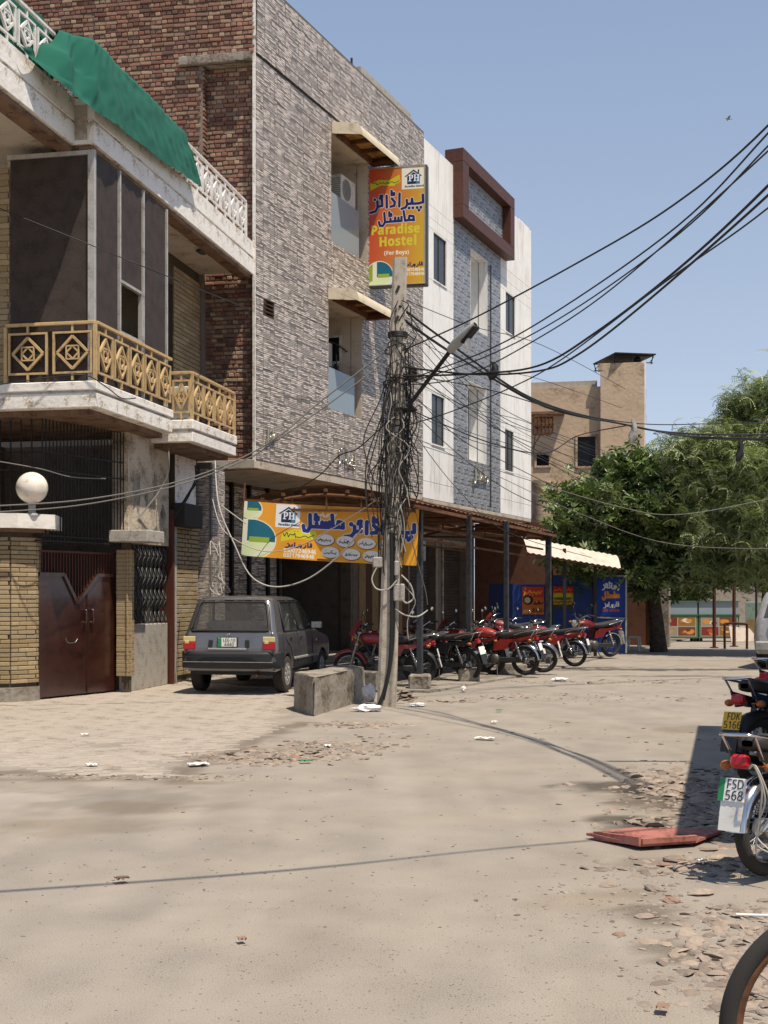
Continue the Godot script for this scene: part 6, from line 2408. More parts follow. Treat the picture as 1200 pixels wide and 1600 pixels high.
func build_car():
	var c := thing("hatchback", "small dark grey hatchback parked with its rear to the street", "car", Vector3(-2.30, 0.012, -18.95), -0.19)
	c.scale = Vector3.ONE * 1.05
	var lv := [
		[0.32, 0.66, -0.06, -3.18, 0.10], [0.335, 0.675, -0.03, -3.24, 0.12], [0.36, 0.69, -0.02, -3.26, 0.12], [0.42, 0.697, -0.015, -3.27, 0.12], [0.48, 0.70, -0.012, -3.275, 0.12],
		[0.53, 0.70, -0.012, -3.275, 0.12], [0.56, 0.70, -0.012, -3.275, 0.12], [0.60, 0.702, -0.010, -3.27, 0.12], [0.655, 0.703, -0.008, -3.26, 0.12], [0.665, 0.697, -0.010, -3.255, 0.12], [0.70, 0.696, -0.012, -3.23, 0.12], [0.74, 0.694, -0.014, -3.12, 0.12], [0.78, 0.690, -0.018, -2.9, 0.11],
		[0.83, 0.682, -0.025, -2.55, 0.10], [0.86, 0.674, -0.035, -2.44, 0.09], [0.875, 0.664, -0.045, -2.40, 0.09], [1.0, 0.636, -0.095, -2.20, 0.09], [1.15, 0.602, -0.16, -1.98, 0.09], [1.27, 0.573, -0.215, -1.80, 0.09],
		[1.325, 0.555, -0.25, -1.70, 0.10], [1.355, 0.525, -0.285, -1.63, 0.12], [1.375, 0.46, -0.34, -1.54, 0.16], [1.385, 0.36, -0.44, -1.42, 0.18]]
	obj("body", car_shell(lv, [-0.62, -2.72], 0.305, 0.262, 15, 19, [[0.0, 0.17], [0.52, 0.56], [0.96, 1.0]]), M.car, c)
	var m := MB.new()
	m.span(Vector3(-0.60, 0.27, -3.1), Vector3(0.60, 0.62, -0.10))
	obj("underbody", m, M.dark, c)
	for s in [-1.0, 1.0]:
		for z in [-0.62, -2.72]:
			car_wheel(c, Vector3(s * 0.615, 0.262, z), 0.262, 0.16, s)
	# rear bumper
	m = MB.new()
	var rows := []
	for q in [[0.36, 0.0], [0.37, 0.05], [0.45, 0.075], [0.47, 0.06], [0.56, 0.075], [0.60, 0.055], [0.60, 0.0]]:
		var row := []
		for i in 25:
			var f := i / 24.0
			var x := lerpf(-0.73, 0.73, f)
			var e := 1.0 - pow(absf(x) / 0.73, 6.0)
			row.append(Vector3(x, q[0], -0.02 + q[1] * (0.35 + 0.65 * e) - 0.12 * (1.0 - e)))
		rows.append(row)
	m.grid(rows)
	for s in [-1.0, 1.0]:
		m.span(Vector3(s * 0.700, 0.37, -0.33), Vector3(s * 0.726, 0.60, -0.10), 0.01)
	obj("rear_bumper", m, M.bumper, c)
	for y in [0.455, 0.53]:
		m = MB.new()
		m.span(Vector3(-0.66, y, 0.052), Vector3(0.66, y + 0.008, 0.058))
		obj("bumper_trim", m, M.plastic_grey if y < 0.5 else M.bumper, c)
	for s in [-1.0, 1.0]:
		m = MB.new()
		m.box(Vector3(s * 0.585, 0.685, -0.004), Vector3(0.175, 0.10, 0.035), Basis.IDENTITY, 0.008)
		obj("tail_light", m, M.lens_red, c)
		m = MB.new()
		m.box(Vector3(s * 0.585, 0.778, -0.010), Vector3(0.175, 0.075, 0.035), Basis.IDENTITY, 0.008)
		m.box(Vector3(s * (0.555 if s > 0 else 0.615), 0.735, 0.002), Vector3(0.06, 0.04, 0.03), Basis.IDENTITY, 0.004)
		obj("indicator", m, M.lens_cream, c)
		# handle recess marks beside the plate
		m = MB.new()
		m.box(Vector3(s * 0.27, 0.715, 0.0), Vector3(0.055, 0.11, 0.02), Basis(Vector3(0, 0, 1), s * 0.1), 0.006)
		obj("tailgate_trim", m, M.plastic_black, c)
	m = MB.new()
	m.span(Vector3(-0.30, 0.635, -0.012), Vector3(0.26, 0.655, 0.004))
	obj("plate_lamp_bar", m, M.chrome, c)
	m = MB.new()
	m.box(Vector3(-0.02, 0.735, 0.004), Vector3(0.30, 0.145, 0.012), Basis.IDENTITY, 0.004)
	obj("plate_surround", m, M.plastic_black, c)
	m = MB.new()
	m.box(Vector3(-0.02, 0.735, 0.012), Vector3(0.275, 0.125, 0.008), Basis.IDENTITY, 0.003)
	var pl = obj("number_plate", m, M.plate_w, c)
	m = MB.new()
	m.box(Vector3(-0.128, 0.735, 0.017), Vector3(0.055, 0.122, 0.004))
	obj("plate_band", m, M.plate_g, pl)
	lettering("LEE-10", 0.062, M.ink, Transform3D(Basis.IDENTITY, Vector3(0.012, 0.765, 0.0175)), pl)
	lettering("4440", 0.066, M.ink, Transform3D(Basis.IDENTITY, Vector3(0.012, 0.706, 0.0175)), pl)
	m = MB.new()
	m.ring(Vector3(-0.01, 0.838, -0.018), Vector3(0, 0.1, 1), 0.024, 0.006, 14, 5)
	m.beam(Vector3(-0.03, 0.83, -0.016), Vector3(0.012, 0.845, -0.016), 0.01, 0.008)
	obj("emblem", m, M.chrome, c)
	# tailgate window following the sloped rear
	var rear := func(x, y, off): return Vector3(x, y, -0.04 - (y - 0.87) * 0.435 + off)
	m = MB.new()
	rows = []
	for j in 9:
		var y := lerpf(0.905, 1.29, j / 8.0)
		var half := lerpf(0.555, 0.475, j / 8.0) - (0.03 if j == 0 or j == 8 else 0.0)
		var row := []
		for i in 13:
			row.append(rear.call(lerpf(-half, half, i / 12.0), y, 0.006 + 0.008 * (1.0 - pow(absf(i - 6.0) / 6.0, 2.0))))
		rows.append(row)
	m.grid(rows)
	obj("rear_window", m, M.car_glass, c)
	m = MB.new()
	var loop := []
	for q in [[-0.545, 0.90], [0.545, 0.90], [0.572, 0.93], [0.495, 1.27], [0.46, 1.30], [-0.46, 1.30], [-0.495, 1.27], [-0.572, 0.93]]:
		loop.append(rear.call(q[0], q[1], 0.008))
	m.tube(loop, 0.016, 6, true)
	obj("window_seal", m, M.plastic_black, c)
	m = MB.new()
	m.tube(curve([Vector3(-0.62, 0.655, -0.005), Vector3(-0.625, 0.84, -0.028), rear.call(-0.6, 0.93, 0.004), rear.call(-0.525, 1.28, 0.004), rear.call(-0.47, 1.325, 0.004), rear.call(0.47, 1.325, 0.004), rear.call(0.525, 1.28, 0.004), rear.call(0.6, 0.93, 0.004), Vector3(0.625, 0.84, -0.028), Vector3(0.62, 0.655, -0.005)], 4), 0.005, 4)
	obj("tailgate_seam", m, M.dark, c)
	# side windows, pillars, doors
	var wall := func(y): return 0.668 - (y - 0.86) * 0.232 if y > 0.86 else 0.694
	for s in [-1.0, 1.0]:
		var g := [[[-0.50, 0.88], [-1.28, 0.88], [-1.03, 1.30], [-0.55, 1.30]], [[-1.34, 0.88], [-2.23, 0.88], [-1.62, 1.30], [-1.08, 1.30]]]
		for k in 2:
			m = MB.new()
			var q := []
			for p in g[k]:
				q.append(Vector3(s * (wall.call(p[1]) + 0.006), p[1], p[0]))
			m.face(q.duplicate(), Vector3(0, 1, -1))
			var w = obj("side_window", m, M.car_glass, c)
			m = MB.new()
			m.tube(q, 0.014, 5, true)
			obj("window_seal", m, M.plastic_black, w)
		for z in [-0.52, -1.19, -2.06]:
			m = MB.new()
			m.tube([Vector3(s * 0.701, 0.36, z if z < -1.0 else z - 0.5), Vector3(s * 0.704, 0.655, z if z < -1.0 else z - 0.22), Vector3(s * 0.692, 0.78, z), Vector3(s * 0.672, 0.875, z)], 0.005, 4)
			obj("door_seam", m, M.dark, c)
		for z in [-0.80, -1.36]:
			m = MB.new()
			m.box(Vector3(s * 0.70, 0.775, z), Vector3(0.02, 0.03, 0.10), Basis.IDENTITY, 0.006)
			obj("door_handle", m, M.plastic_black, c)
		m = MB.new()
		m.box(Vector3(s * 0.705, 0.475, -1.66), Vector3(0.02, 0.035, 1.40), Basis.IDENTITY, 0.006)
		obj("side_moulding", m, M.plastic_grey, c)
		m = MB.new()
		m.box(Vector3(s * 0.80, 0.945, -1.93), Vector3(0.18, 0.115, 0.07), Basis(Vector3.UP, s * 0.15), 0.02)
		m.beam(Vector3(s * 0.66, 0.91, -1.95), Vector3(s * 0.74, 0.93, -1.94), 0.03, 0.04)
		var mr = obj("wing_mirror", m, M.plastic_black, c)
		m = MB.new()
		m.box(Vector3(s * 0.805, 0.945, -1.892), Vector3(0.155, 0.092, 0.006), Basis(Vector3.UP, s * 0.15))
		obj("mirror_glass", m, M.steel, mr)
		m = MB.new()
		m.ball(Vector3(s * 0.697, 0.70, -2.32), Vector3(0.012, 0.02, 0.03), 8, 5)
		obj("side_repeater", m, M.lens_cream, c)
	m = MB.new()
	m.face([Vector3(-0.57, 0.90, -2.365), Vector3(0.57, 0.90, -2.365), Vector3(0.50, 1.30, -1.765), Vector3(-0.50, 1.30, -1.765)], Vector3(0, 0.5, -1))
	obj("windscreen", m, M.car_glass, c)
	# cabin seen through the glass
	m = MB.new()
	m.span(Vector3(-0.58, 0.60, -2.3), Vector3(0.58, 0.63, -0.12))
	obj("cabin_floor", m, M.seat, c)
	m = MB.new()
	m.span(Vector3(-0.57, 0.80, -0.62), Vector3(0.57, 0.83, -0.12))
	obj("parcel_shelf", m, M.seat_cover, c)
	m = MB.new()
	m.box(Vector3(0, 0.82, -0.72), Vector3(1.1, 0.42, 0.12), Basis(Vector3.RIGHT, 0.2), 0.05)
	obj("rear_bench", m, M.seat_cover, c)
	for x in [-0.29, 0.29]:
		m = MB.new()
		m.box(Vector3(x, 0.88, -1.42), Vector3(0.42, 0.56, 0.13), Basis(Vector3.RIGHT, 0.2), 0.05)
		m.box(Vector3(x, 1.20, -1.36), Vector3(0.24, 0.14, 0.09), Basis(Vector3.RIGHT, 0.2), 0.04)
		obj("front_seat", m, M.seat_cover, c)
	m = MB.new()
	m.box(Vector3(0, 0.82, -2.12), Vector3(1.15, 0.16, 0.3), Basis.IDENTITY, 0.05)
	obj("dashboard", m, M.plastic_black, c)
	m = MB.new()
	m.ring(Vector3(0.29, 0.90, -1.92), Vector3(0, 0.4, 1), 0.17, 0.015, 20, 6)
	obj("steering_wheel", m, M.plastic_black, c)
	m = MB.new()
	m.tube(curve([Vector3(0.38, 0.30, -0.3), Vector3(0.40, 0.27, -0.05), Vector3(0.40, 0.26, 0.03)], 4), 0.022, 8)
	obj("exhaust_pipe", m, M.rust, c)

	# silver car cut by the right edge
	var v := thing("silver_car", "silver tall car standing at the right edge far down the street", "car", Vector3(8.14, 0, -25.2), -0.46)
	var sv := [[0.30, 0.80, -0.06, -4.0, 0.12], [0.38, 0.84, -0.02, -4.1, 0.16], [0.46, 0.855, 0.0, -4.14, 0.16], [0.54, 0.86, 0.0, -4.15, 0.16], [0.62, 0.865, 0.0, -4.15, 0.16], [0.68, 0.865, -0.01, -4.14, 0.16], [0.82, 0.862, -0.03, -4.05, 0.16], [0.95, 0.85, -0.06, -3.3, 0.16], [1.0, 0.835, -0.08, -3.1, 0.15], [1.2, 0.79, -0.17, -2.75, 0.14], [1.4, 0.74, -0.27, -2.4, 0.14], [1.52, 0.69, -0.36, -2.15, 0.16], [1.58, 0.6, -0.46, -1.95, 0.2], [1.60, 0.45, -0.6, -1.7, 0.22]]
	obj("body", car_shell(sv, [-0.72, -3.25], 0.37, 0.32), M.silver_paint, v)
	for s in [-1.0, 1.0]:
		for z in [-0.72, -3.25]:
			car_wheel(v, Vector3(s * 0.77, 0.325, z), 0.325, 0.2, s)
		m = MB.new()
		m.face([Vector3(s * 0.838, 1.02, -0.35), Vector3(s * 0.838, 1.02, -1.5), Vector3(s * 0.752, 1.40, -1.5), Vector3(s * 0.752, 1.40, -0.55)], Vector3(0, 1, -1))
		obj("side_window", m, M.glass_dusty, v)
		m = MB.new()
		m.face([Vector3(s * 0.838, 1.02, -1.57), Vector3(s * 0.838, 1.02, -2.8), Vector3(s * 0.752, 1.40, -2.2), Vector3(s * 0.752, 1.40, -1.57)], Vector3(0, 1, -1))
		obj("side_window", m, M.glass_dusty, v)
		m = MB.new()
		m.box(Vector3(s * 0.48, 0.85, -0.0), Vector3(0.12, 0.22, 0.06), Basis.IDENTITY, 0.03)
		obj("tail_light", m, M.lens_red, v)
		m = MB.new()
		m.box(Vector3(s * 0.97, 1.05, -2.6), Vector3(0.22, 0.15, 0.1), Basis.IDENTITY, 0.03)
		obj("wing_mirror", m, M.plastic_black, v)
	m = MB.new()
	m.face([Vector3(-0.66, 1.03, -0.082), Vector3(0.66, 1.03, -0.082), Vector3(0.58, 1.42, -0.27), Vector3(-0.58, 1.42, -0.27)], Vector3(0, 0.5, -2))
	obj("rear_window", m, M.glass_dusty, v)
	m = MB.new()
	m.box(Vector3(0, 0.46, 0.02), Vector3(1.62, 0.2, 0.08), Basis.IDENTITY, 0.03)
	obj("rear_bumper", m, M.plastic_grey, v)
	m = MB.new()
	m.span(Vector3(-0.7, 0.22, -3.9), Vector3(0.7, 0.7, -0.15))
	obj("underbody", m, M.dark, v)

# motorcycle pointing to -z, wheels 0.58 m, standing on its stand
func motorcycle(called, label, o: Dictionary) -> Node3D:
	var b := thing(called, label, "motorcycle", Vector3.ZERO, 0.0, o.get("group", "motorcycles parked under the canopy"))
	b.set_meta("stem", called)
	var paint: Material = o.get("paint", M.red)
	var fz := -0.62
	var rz := 0.60
	var R := 0.285
	for z in [fz, rz]:
		var m := MB.new()
		m.ring(Vector3(0, R + 0.012, z), Vector3(1, 0, 0), R - 0.038, 0.045 if z > 0 else 0.038, 34, 9)
		var w = obj("wheel", m, M.rubber, b)
		m = MB.new()
		m.lathe(Vector3(0, R + 0.012, z), Vector3(1, 0, 0), [[R - 0.07, -0.022], [R - 0.058, -0.024], [R - 0.066, 0.0], [R - 0.058, 0.024], [R - 0.07, 0.022], [R - 0.078, 0.0], [R - 0.07, -0.022]], 34)
		obj("rim", m, M.chrome, w)
		m = MB.new()
		for i in 18:
			var an := TAU * i / 18.0
			var sd := 0.03 if i % 2 else -0.03
			m.tube([Vector3(sd, R + 0.012 + sin(an + 0.2) * 0.05, z + cos(an + 0.2) * 0.05), Vector3(0, R + 0.012 + sin(an) * (R - 0.072), z + cos(an) * (R - 0.072))], 0.0022, 3, false, false)
		obj("spokes", m, M.steel, w)
		m = MB.new()
		m.lathe(Vector3(0, R + 0.012, z), Vector3(1, 0, 0), [[0.0, -0.07], [0.03, -0.07], [0.03, -0.05], [0.068, -0.045], [0.068, 0.045], [0.03, 0.05], [0.03, 0.07], [0.0, 0.07]], 16)
		obj("hub", m, M.steel, w)
		# mudguard
		m = MB.new()
		var rows := []
		var a0 := 0.30 if z < 0 else 0.05
		var a1 := 2.5 if z < 0 else 2.35
		for i in 15:
			var an := lerpf(a0, a1, i / 14.0)
			var c := Vector3(0, sin(an), cos(an))
			var row := []
			for k in [[-0.068, -0.035], [-0.062, 0.008], [0.0, 0.022], [0.062, 0.008], [0.068, -0.035]]:
				row.append(Vector3(0, R + 0.012, z) + c * (R + 0.035 + k[1]) + Vector3(k[0] * (0.85 if z < 0 else 1.0), 0, 0))
			rows.append(row)
		m.grid(rows)
		obj("mudguard", m, o.get("guard", M.chrome) if z > 0 else o.get("front_guard", paint), b)
	# fork, handlebar, headlamp
	var m := MB.new()
	for s in [-1.0, 1.0]:
		m.tube([Vector3(s * 0.085, R, fz), Vector3(s * 0.085, 0.62, fz + 0.10)], 0.025, 8)
		m.tube([Vector3(s * 0.085, 0.60, fz + 0.095), Vector3(s * 0.085, 0.93, fz + 0.19)], 0.018, 8)
	m.beam(Vector3(-0.11, 0.72, fz + 0.14), Vector3(0.11, 0.72, fz + 0.14), 0.06, 0.03)
	m.beam(Vector3(-0.11, 0.92, fz + 0.19), Vector3(0.11, 0.92, fz + 0.19), 0.06, 0.03)
	obj("fork", m, M.steel, b)
	m = MB.new()
	m.tube(curve([Vector3(-0.36, 1.03, fz + 0.36), Vector3(-0.24, 1.05, fz + 0.28), Vector3(-0.12, 0.98, fz + 0.21), Vector3(0.0, 0.95, fz + 0.20), Vector3(0.12, 0.98, fz + 0.21), Vector3(0.24, 1.05, fz + 0.28), Vector3(0.36, 1.03, fz + 0.36)], 5), 0.012, 7)
	obj("handlebar", m, M.chrome, b)
	for s in [-1.0, 1.0]:
		m = MB.new()
		m.tube([Vector3(s * 0.25, 1.05, fz + 0.285), Vector3(s * 0.37, 1.03, fz + 0.37)], 0.019, 8)
		obj("grip", m, M.rubber, b)
		m = MB.new()
		m.tube([Vector3(s * 0.23, 1.03, fz + 0.24), Vector3(s * 0.36, 1.0, fz + 0.27)], 0.006, 5)
		obj("brake_lever", m, M.steel, b)
		if o.get("mirrors", true):
			m = MB.new()
			m.tube(curve([Vector3(s * 0.22, 1.05, fz + 0.27), Vector3(s * 0.25, 1.18, fz + 0.24), Vector3(s * 0.31, 1.25, fz + 0.27)], 4), 0.006, 5)
			m.ball(Vector3(s * 0.32, 1.28, fz + 0.28), Vector3(0.06, 0.042, 0.014), 12, 7)
			var mi = obj("mirror", m, M.plastic_black, b)
			m = MB.new()
			m.ball(Vector3(s * 0.32, 1.28, fz + 0.290), Vector3(0.052, 0.036, 0.008), 12, 6)
			obj("mirror_glass", m, M.chrome, mi)
		m = MB.new()
		m.tube([Vector3(s * 0.09, 0.86, fz + 0.12), Vector3(s * 0.16, 0.86, fz + 0.11)], 0.008, 5)
		m.ball(Vector3(s * 0.19, 0.86, fz + 0.105), Vector3(0.04, 0.032, 0.045), 10, 7)
		obj("indicator", m, M.lens_amber, b)
		m = MB.new()
		m.tube([Vector3(s * 0.06, 0.70, rz + 0.14), Vector3(s * 0.13, 0.70, rz + 0.15)], 0.008, 5)
		m.ball(Vector3(s * 0.16, 0.70, rz + 0.155), Vector3(0.038, 0.03, 0.042), 10, 7)
		obj("indicator", m, M.lens_amber, b)
	m = MB.new()
	m.lathe(Vector3(0, 0.84, fz + 0.12), Vector3(0, -0.08, -1), [[0.03, -0.06], [0.075, -0.03], [0.092, 0.04], [0.094, 0.06], [0.088, 0.064]], 20)
	obj("headlamp_shell", m, o.get("cowl", M.chrome), b)
	m = MB.new()
	m.lathe(Vector3(0, 0.84, fz + 0.12), Vector3(0, -0.08, -1), [[0.089, 0.06], [0.06, 0.078], [0.0, 0.085]], 20)
	obj("headlamp", m, M.lens_clear, b)
	if o.get("fairing", false):
		m = MB.new()
		var rows := []
		for q in [[0.70, 0.06, 0.10], [0.78, 0.13, 0.02], [0.90, 0.15, -0.02], [1.02, 0.12, 0.05], [1.12, 0.07, 0.14]]:
			var row := []
			for i in 9:
				var an := lerpf(-1.25, 1.25, i / 8.0)
				row.append(Vector3(sin(an) * q[1], q[0], fz + 0.16 + q[2] - cos(an) * 0.14))
			rows.append(row)
		m.grid(rows)
		obj("fairing", m, paint, b)
	m = MB.new()
	m.lathe(Vector3(0, 0.99, fz + 0.22), Vector3(0, 1, 0.45), [[0.0, 0.0], [0.05, 0.0], [0.052, 0.05], [0.04, 0.055], [0.0, 0.055]], 14)
	obj("speedometer", m, M.plastic_black, b)
	# frame, engine, exhaust
	m = MB.new()
	m.tube(curve([Vector3(0, 0.86, fz + 0.24), Vector3(0, 0.70, -0.05), Vector3(0, 0.66, 0.30), Vector3(0, 0.70, rz + 0.15)], 5), 0.03, 7)
	m.tube(curve([Vector3(0, 0.80, fz + 0.24), Vector3(0, 0.50, fz + 0.38), Vector3(0, 0.30, -0.12)], 5), 0.022, 7)
	for s in [-1.0, 1.0]:
		m.tube([Vector3(s * 0.1, 0.32, 0.12), Vector3(s * 0.1, R + 0.01, rz)], 0.02, 6)
		m.tube([Vector3(s * 0.06, 0.66, 0.25), Vector3(s * 0.08, 0.34, 0.12)], 0.018, 6)
		m.tube([Vector3(s * 0.07, 0.70, 0.35), Vector3(s * 0.09, 0.68, rz + 0.16)], 0.016, 6)
	obj("frame", m, M.plastic_black, b)
	m = MB.new()
	m.box(Vector3(0, 0.33, -0.03), Vector3(0.22, 0.20, 0.36), Basis.IDENTITY, 0.05)
	m.lathe(Vector3(0.11, 0.33, -0.07), Vector3(1, 0, 0), [[0.11, -0.02], [0.10, 0.03], [0.05, 0.04], [0.0, 0.04]], 18)
	m.lathe(Vector3(-0.11, 0.33, 0.02), Vector3(-1, 0, 0), [[0.10, -0.02], [0.09, 0.03], [0.0, 0.035]], 18)
	for i in 6:
		m.box(Vector3(0, 0.40 + i * 0.022, -0.20 - i * 0.020), Vector3(0.17, 0.008, 0.16), Basis(Vector3.RIGHT, 0.7))
	m.box(Vector3(0, 0.45, -0.25), Vector3(0.10, 0.14, 0.1), Basis(Vector3.RIGHT, 0.7), 0.02)
	obj("engine", m, M.engine, b)
	m = MB.new()
	var ep := curve([Vector3(0.06, 0.42, -0.32), Vector3(0.13, 0.30, -0.33), Vector3(0.15, 0.22, -0.15), Vector3(0.16, 0.24, 0.15), Vector3(0.17, 0.30, 0.45), Vector3(0.17, 0.36, 0.86)], 6)
	m.tube(ep, _radii([0.018, 0.018, 0.02, 0.03, 0.042, 0.038], ep.size()), 9)
	obj("exhaust", m, o.get("pipe", M.chrome), b)
	for s in [-1.0, 1.0]:
		m = MB.new()
		m.tube([Vector3(s * 0.12, R + 0.02, rz - 0.02), Vector3(s * 0.11, 0.66, rz - 0.16)], 0.018, 7)
		for i in 9:
			m.ring(Vector3(s * 0.12, R + 0.06, rz - 0.04).lerp(Vector3(s * 0.11, 0.60, rz - 0.14), i / 9.0), Vector3(0, 0.93, -0.35), 0.03, 0.007, 10, 4)
		obj("shock_absorber", m, M.chrome, b)
		m = MB.new()
		m.tube([Vector3(s * 0.1, 0.24, -0.05), Vector3(s * 0.28, 0.23, -0.05)], 0.014, 6)
		obj("foot_peg", m, M.rubber, b)
	m = MB.new()
	m.box(Vector3(-0.12, R + 0.03, 0.36), Vector3(0.03, 0.10, 0.55), Basis.IDENTITY, 0.014)
	obj("chain_case", m, M.plastic_black, b)
	# tank
	m = MB.new()
	var rows := []
	for q in [[-0.42, 0.03, 0.04, 0.84], [-0.40, 0.10, 0.075, 0.83], [-0.32, 0.128, 0.105, 0.82], [-0.20, 0.132, 0.112, 0.82], [-0.08, 0.118, 0.100, 0.80], [0.02, 0.09, 0.07, 0.785], [0.06, 0.03, 0.03, 0.78]]:
		var row := []
		for i in 18:
			var an := TAU * i / 18.0
			row.append(Vector3(cos(an) * q[1], q[3] + sin(an) * q[2] * (1.0 if sin(an) > 0 else 0.9), q[0]))
		rows.append(row)
	m.grid(rows, true)
	var tk = obj("fuel_tank", m, paint, b)
	m = MB.new()
	m.lathe(Vector3(0, 0.92, -0.26), Vector3.UP, [[0.035, 0.0], [0.035, 0.02], [0.0, 0.024]], 14)
	obj("fuel_cap", m, M.chrome, tk)
	m = MB.new()
	for s in [-1.0, 1.0]:
		m.plate(PackedVector2Array([Vector2(-0.10, 0.48), Vector2(0.18, 0.52), Vector2(0.27, 0.68), Vector2(0.05, 0.70), Vector2(-0.08, 0.62)]), 0.0, 0.02, Transform3D(Basis(Vector3(0, 0, 1), Vector3.UP, Vector3(-1, 0, 0)), Vector3(s * 0.125 + 0.01, 0, 0.08)))
	obj("side_covers", m, paint, b)
	# seat
	m = MB.new()
	rows = []
	for q in [[0.02, 0.08, 0.03, 0.80], [0.05, 0.105, 0.045, 0.80], [0.18, 0.118, 0.052, 0.795], [0.34, 0.12, 0.055, 0.81], [0.50, 0.112, 0.058, 0.835], [0.66, 0.10, 0.058, 0.85], [0.73, 0.085, 0.045, 0.85], [0.755, 0.04, 0.02, 0.85]]:
		var row := []
		for i in 16:
			var an := TAU * i / 16.0
			var cx := signf(cos(an)) * pow(absf(cos(an)), 0.55)
			var cy := signf(sin(an)) * pow(absf(sin(an)), 0.6)
			row.append(Vector3(cx * q[1], q[3] + cy * q[2] - 0.01, q[0]))
		rows.append(row)
	m.grid(rows, true)
	obj("seat", m, o.get("seat", M.seat), b)
	m = MB.new()
	for s in [-1.0, 1.0]:
		m.plate(PackedVector2Array([Vector2(0.12, 0.71), Vector2(0.45, 0.72), Vector2(0.80, 0.80), Vector2(0.78, 0.74), Vector2(0.50, 0.65), Vector2(0.12, 0.66)]), 0.0, 0.014, Transform3D(Basis(Vector3(0, 0, 1), Vector3.UP, Vector3(-1, 0, 0)), Vector3(s * 0.105 + 0.007, 0, 0)))
	obj("tail_panels", m, paint, b)
	# tail
	m = MB.new()
	m.box(Vector3(0, 0.735, rz + 0.235), Vector3(0.12, 0.085, 0.075), Basis(Vector3.RIGHT, -0.25), 0.02)
	obj("tail_light", m, M.lens_red, b)
	m = MB.new()
	m.tube(curve([Vector3(-0.12, 0.80, 0.42), Vector3(-0.14, 0.86, 0.62), Vector3(-0.12, 0.90, 0.86), Vector3(0.0, 0.905, 0.92), Vector3(0.12, 0.90, 0.86), Vector3(0.14, 0.86, 0.62), Vector3(0.12, 0.80, 0.42)], 5), 0.011, 7)
	if o.get("rack", true):
		for x in [-0.06, 0.0, 0.06]:
			m.tube([Vector3(x, 0.90, 0.74), Vector3(x, 0.905, 0.91)], 0.007, 5)
		for s in [-1.0, 1.0]:
			m.tube([Vector3(s * 0.12, 0.89, 0.84), Vector3(s * 0.10, 0.70, 0.72)], 0.009, 6)
	obj("grab_rail", m, M.chrome, b)
	var pxf := Transform3D(Basis(Vector3.RIGHT, -0.28), Vector3(0, 0.57, rz + 0.32))
	m = MB.new()
	m.box(Vector3.ZERO, Vector3(0.18, 0.145, 0.006), Basis.IDENTITY, 0.003)
	var pl = obj("number_plate", m, o.get("plate", M.plate_w), b)
	pl.transform = pxf
	if o.has("text"):
		if o.get("plate", M.plate_w) == M.plate_w:
			m = MB.new()
			m.box(Vector3(-0.08, 0, 0.004), Vector3(0.04, 0.145, 0.003))
			obj("plate_band", m, M.plate_g, pl)
		lettering(o.text[0], 0.075, M.ink, Transform3D(Basis.IDENTITY, Vector3(0.015, 0.034, 0.005)), pl)
		lettering(o.text[1], 0.080, M.ink, Transform3D(Basis.IDENTITY, Vector3(0.015, -0.036, 0.005)), pl)
	m = MB.new()
	m.plate(PackedVector2Array([Vector2(-0.085, 0.02), Vector2(0.085, 0.02), Vector2(0.075, -0.22), Vector2(-0.075, -0.22)]), -0.012, -0.006, pxf * Transform3D(Basis.IDENTITY, Vector3(0, -0.03, 0)))
	obj("mud_flap", m, o.get("flap", M.plastic_black), b)
	m = MB.new()
	m.tube([Vector3(-0.10, 0.26, 0.05), Vector3(-0.26, 0.012, 0.12)], 0.012, 6)
	obj("side_stand", m, M.plastic_black, b)
	return b

func heading(b: Node3D, at: Vector3, dx: float, dd: float, lean := 0.06):
	# nose toward (dx, depth dd), leaning onto the side stand
	b.transform = Transform3D(Basis(Vector3.UP, atan2(-dx, dd)) * Basis(Vector3(0, 0, 1), lean), at)

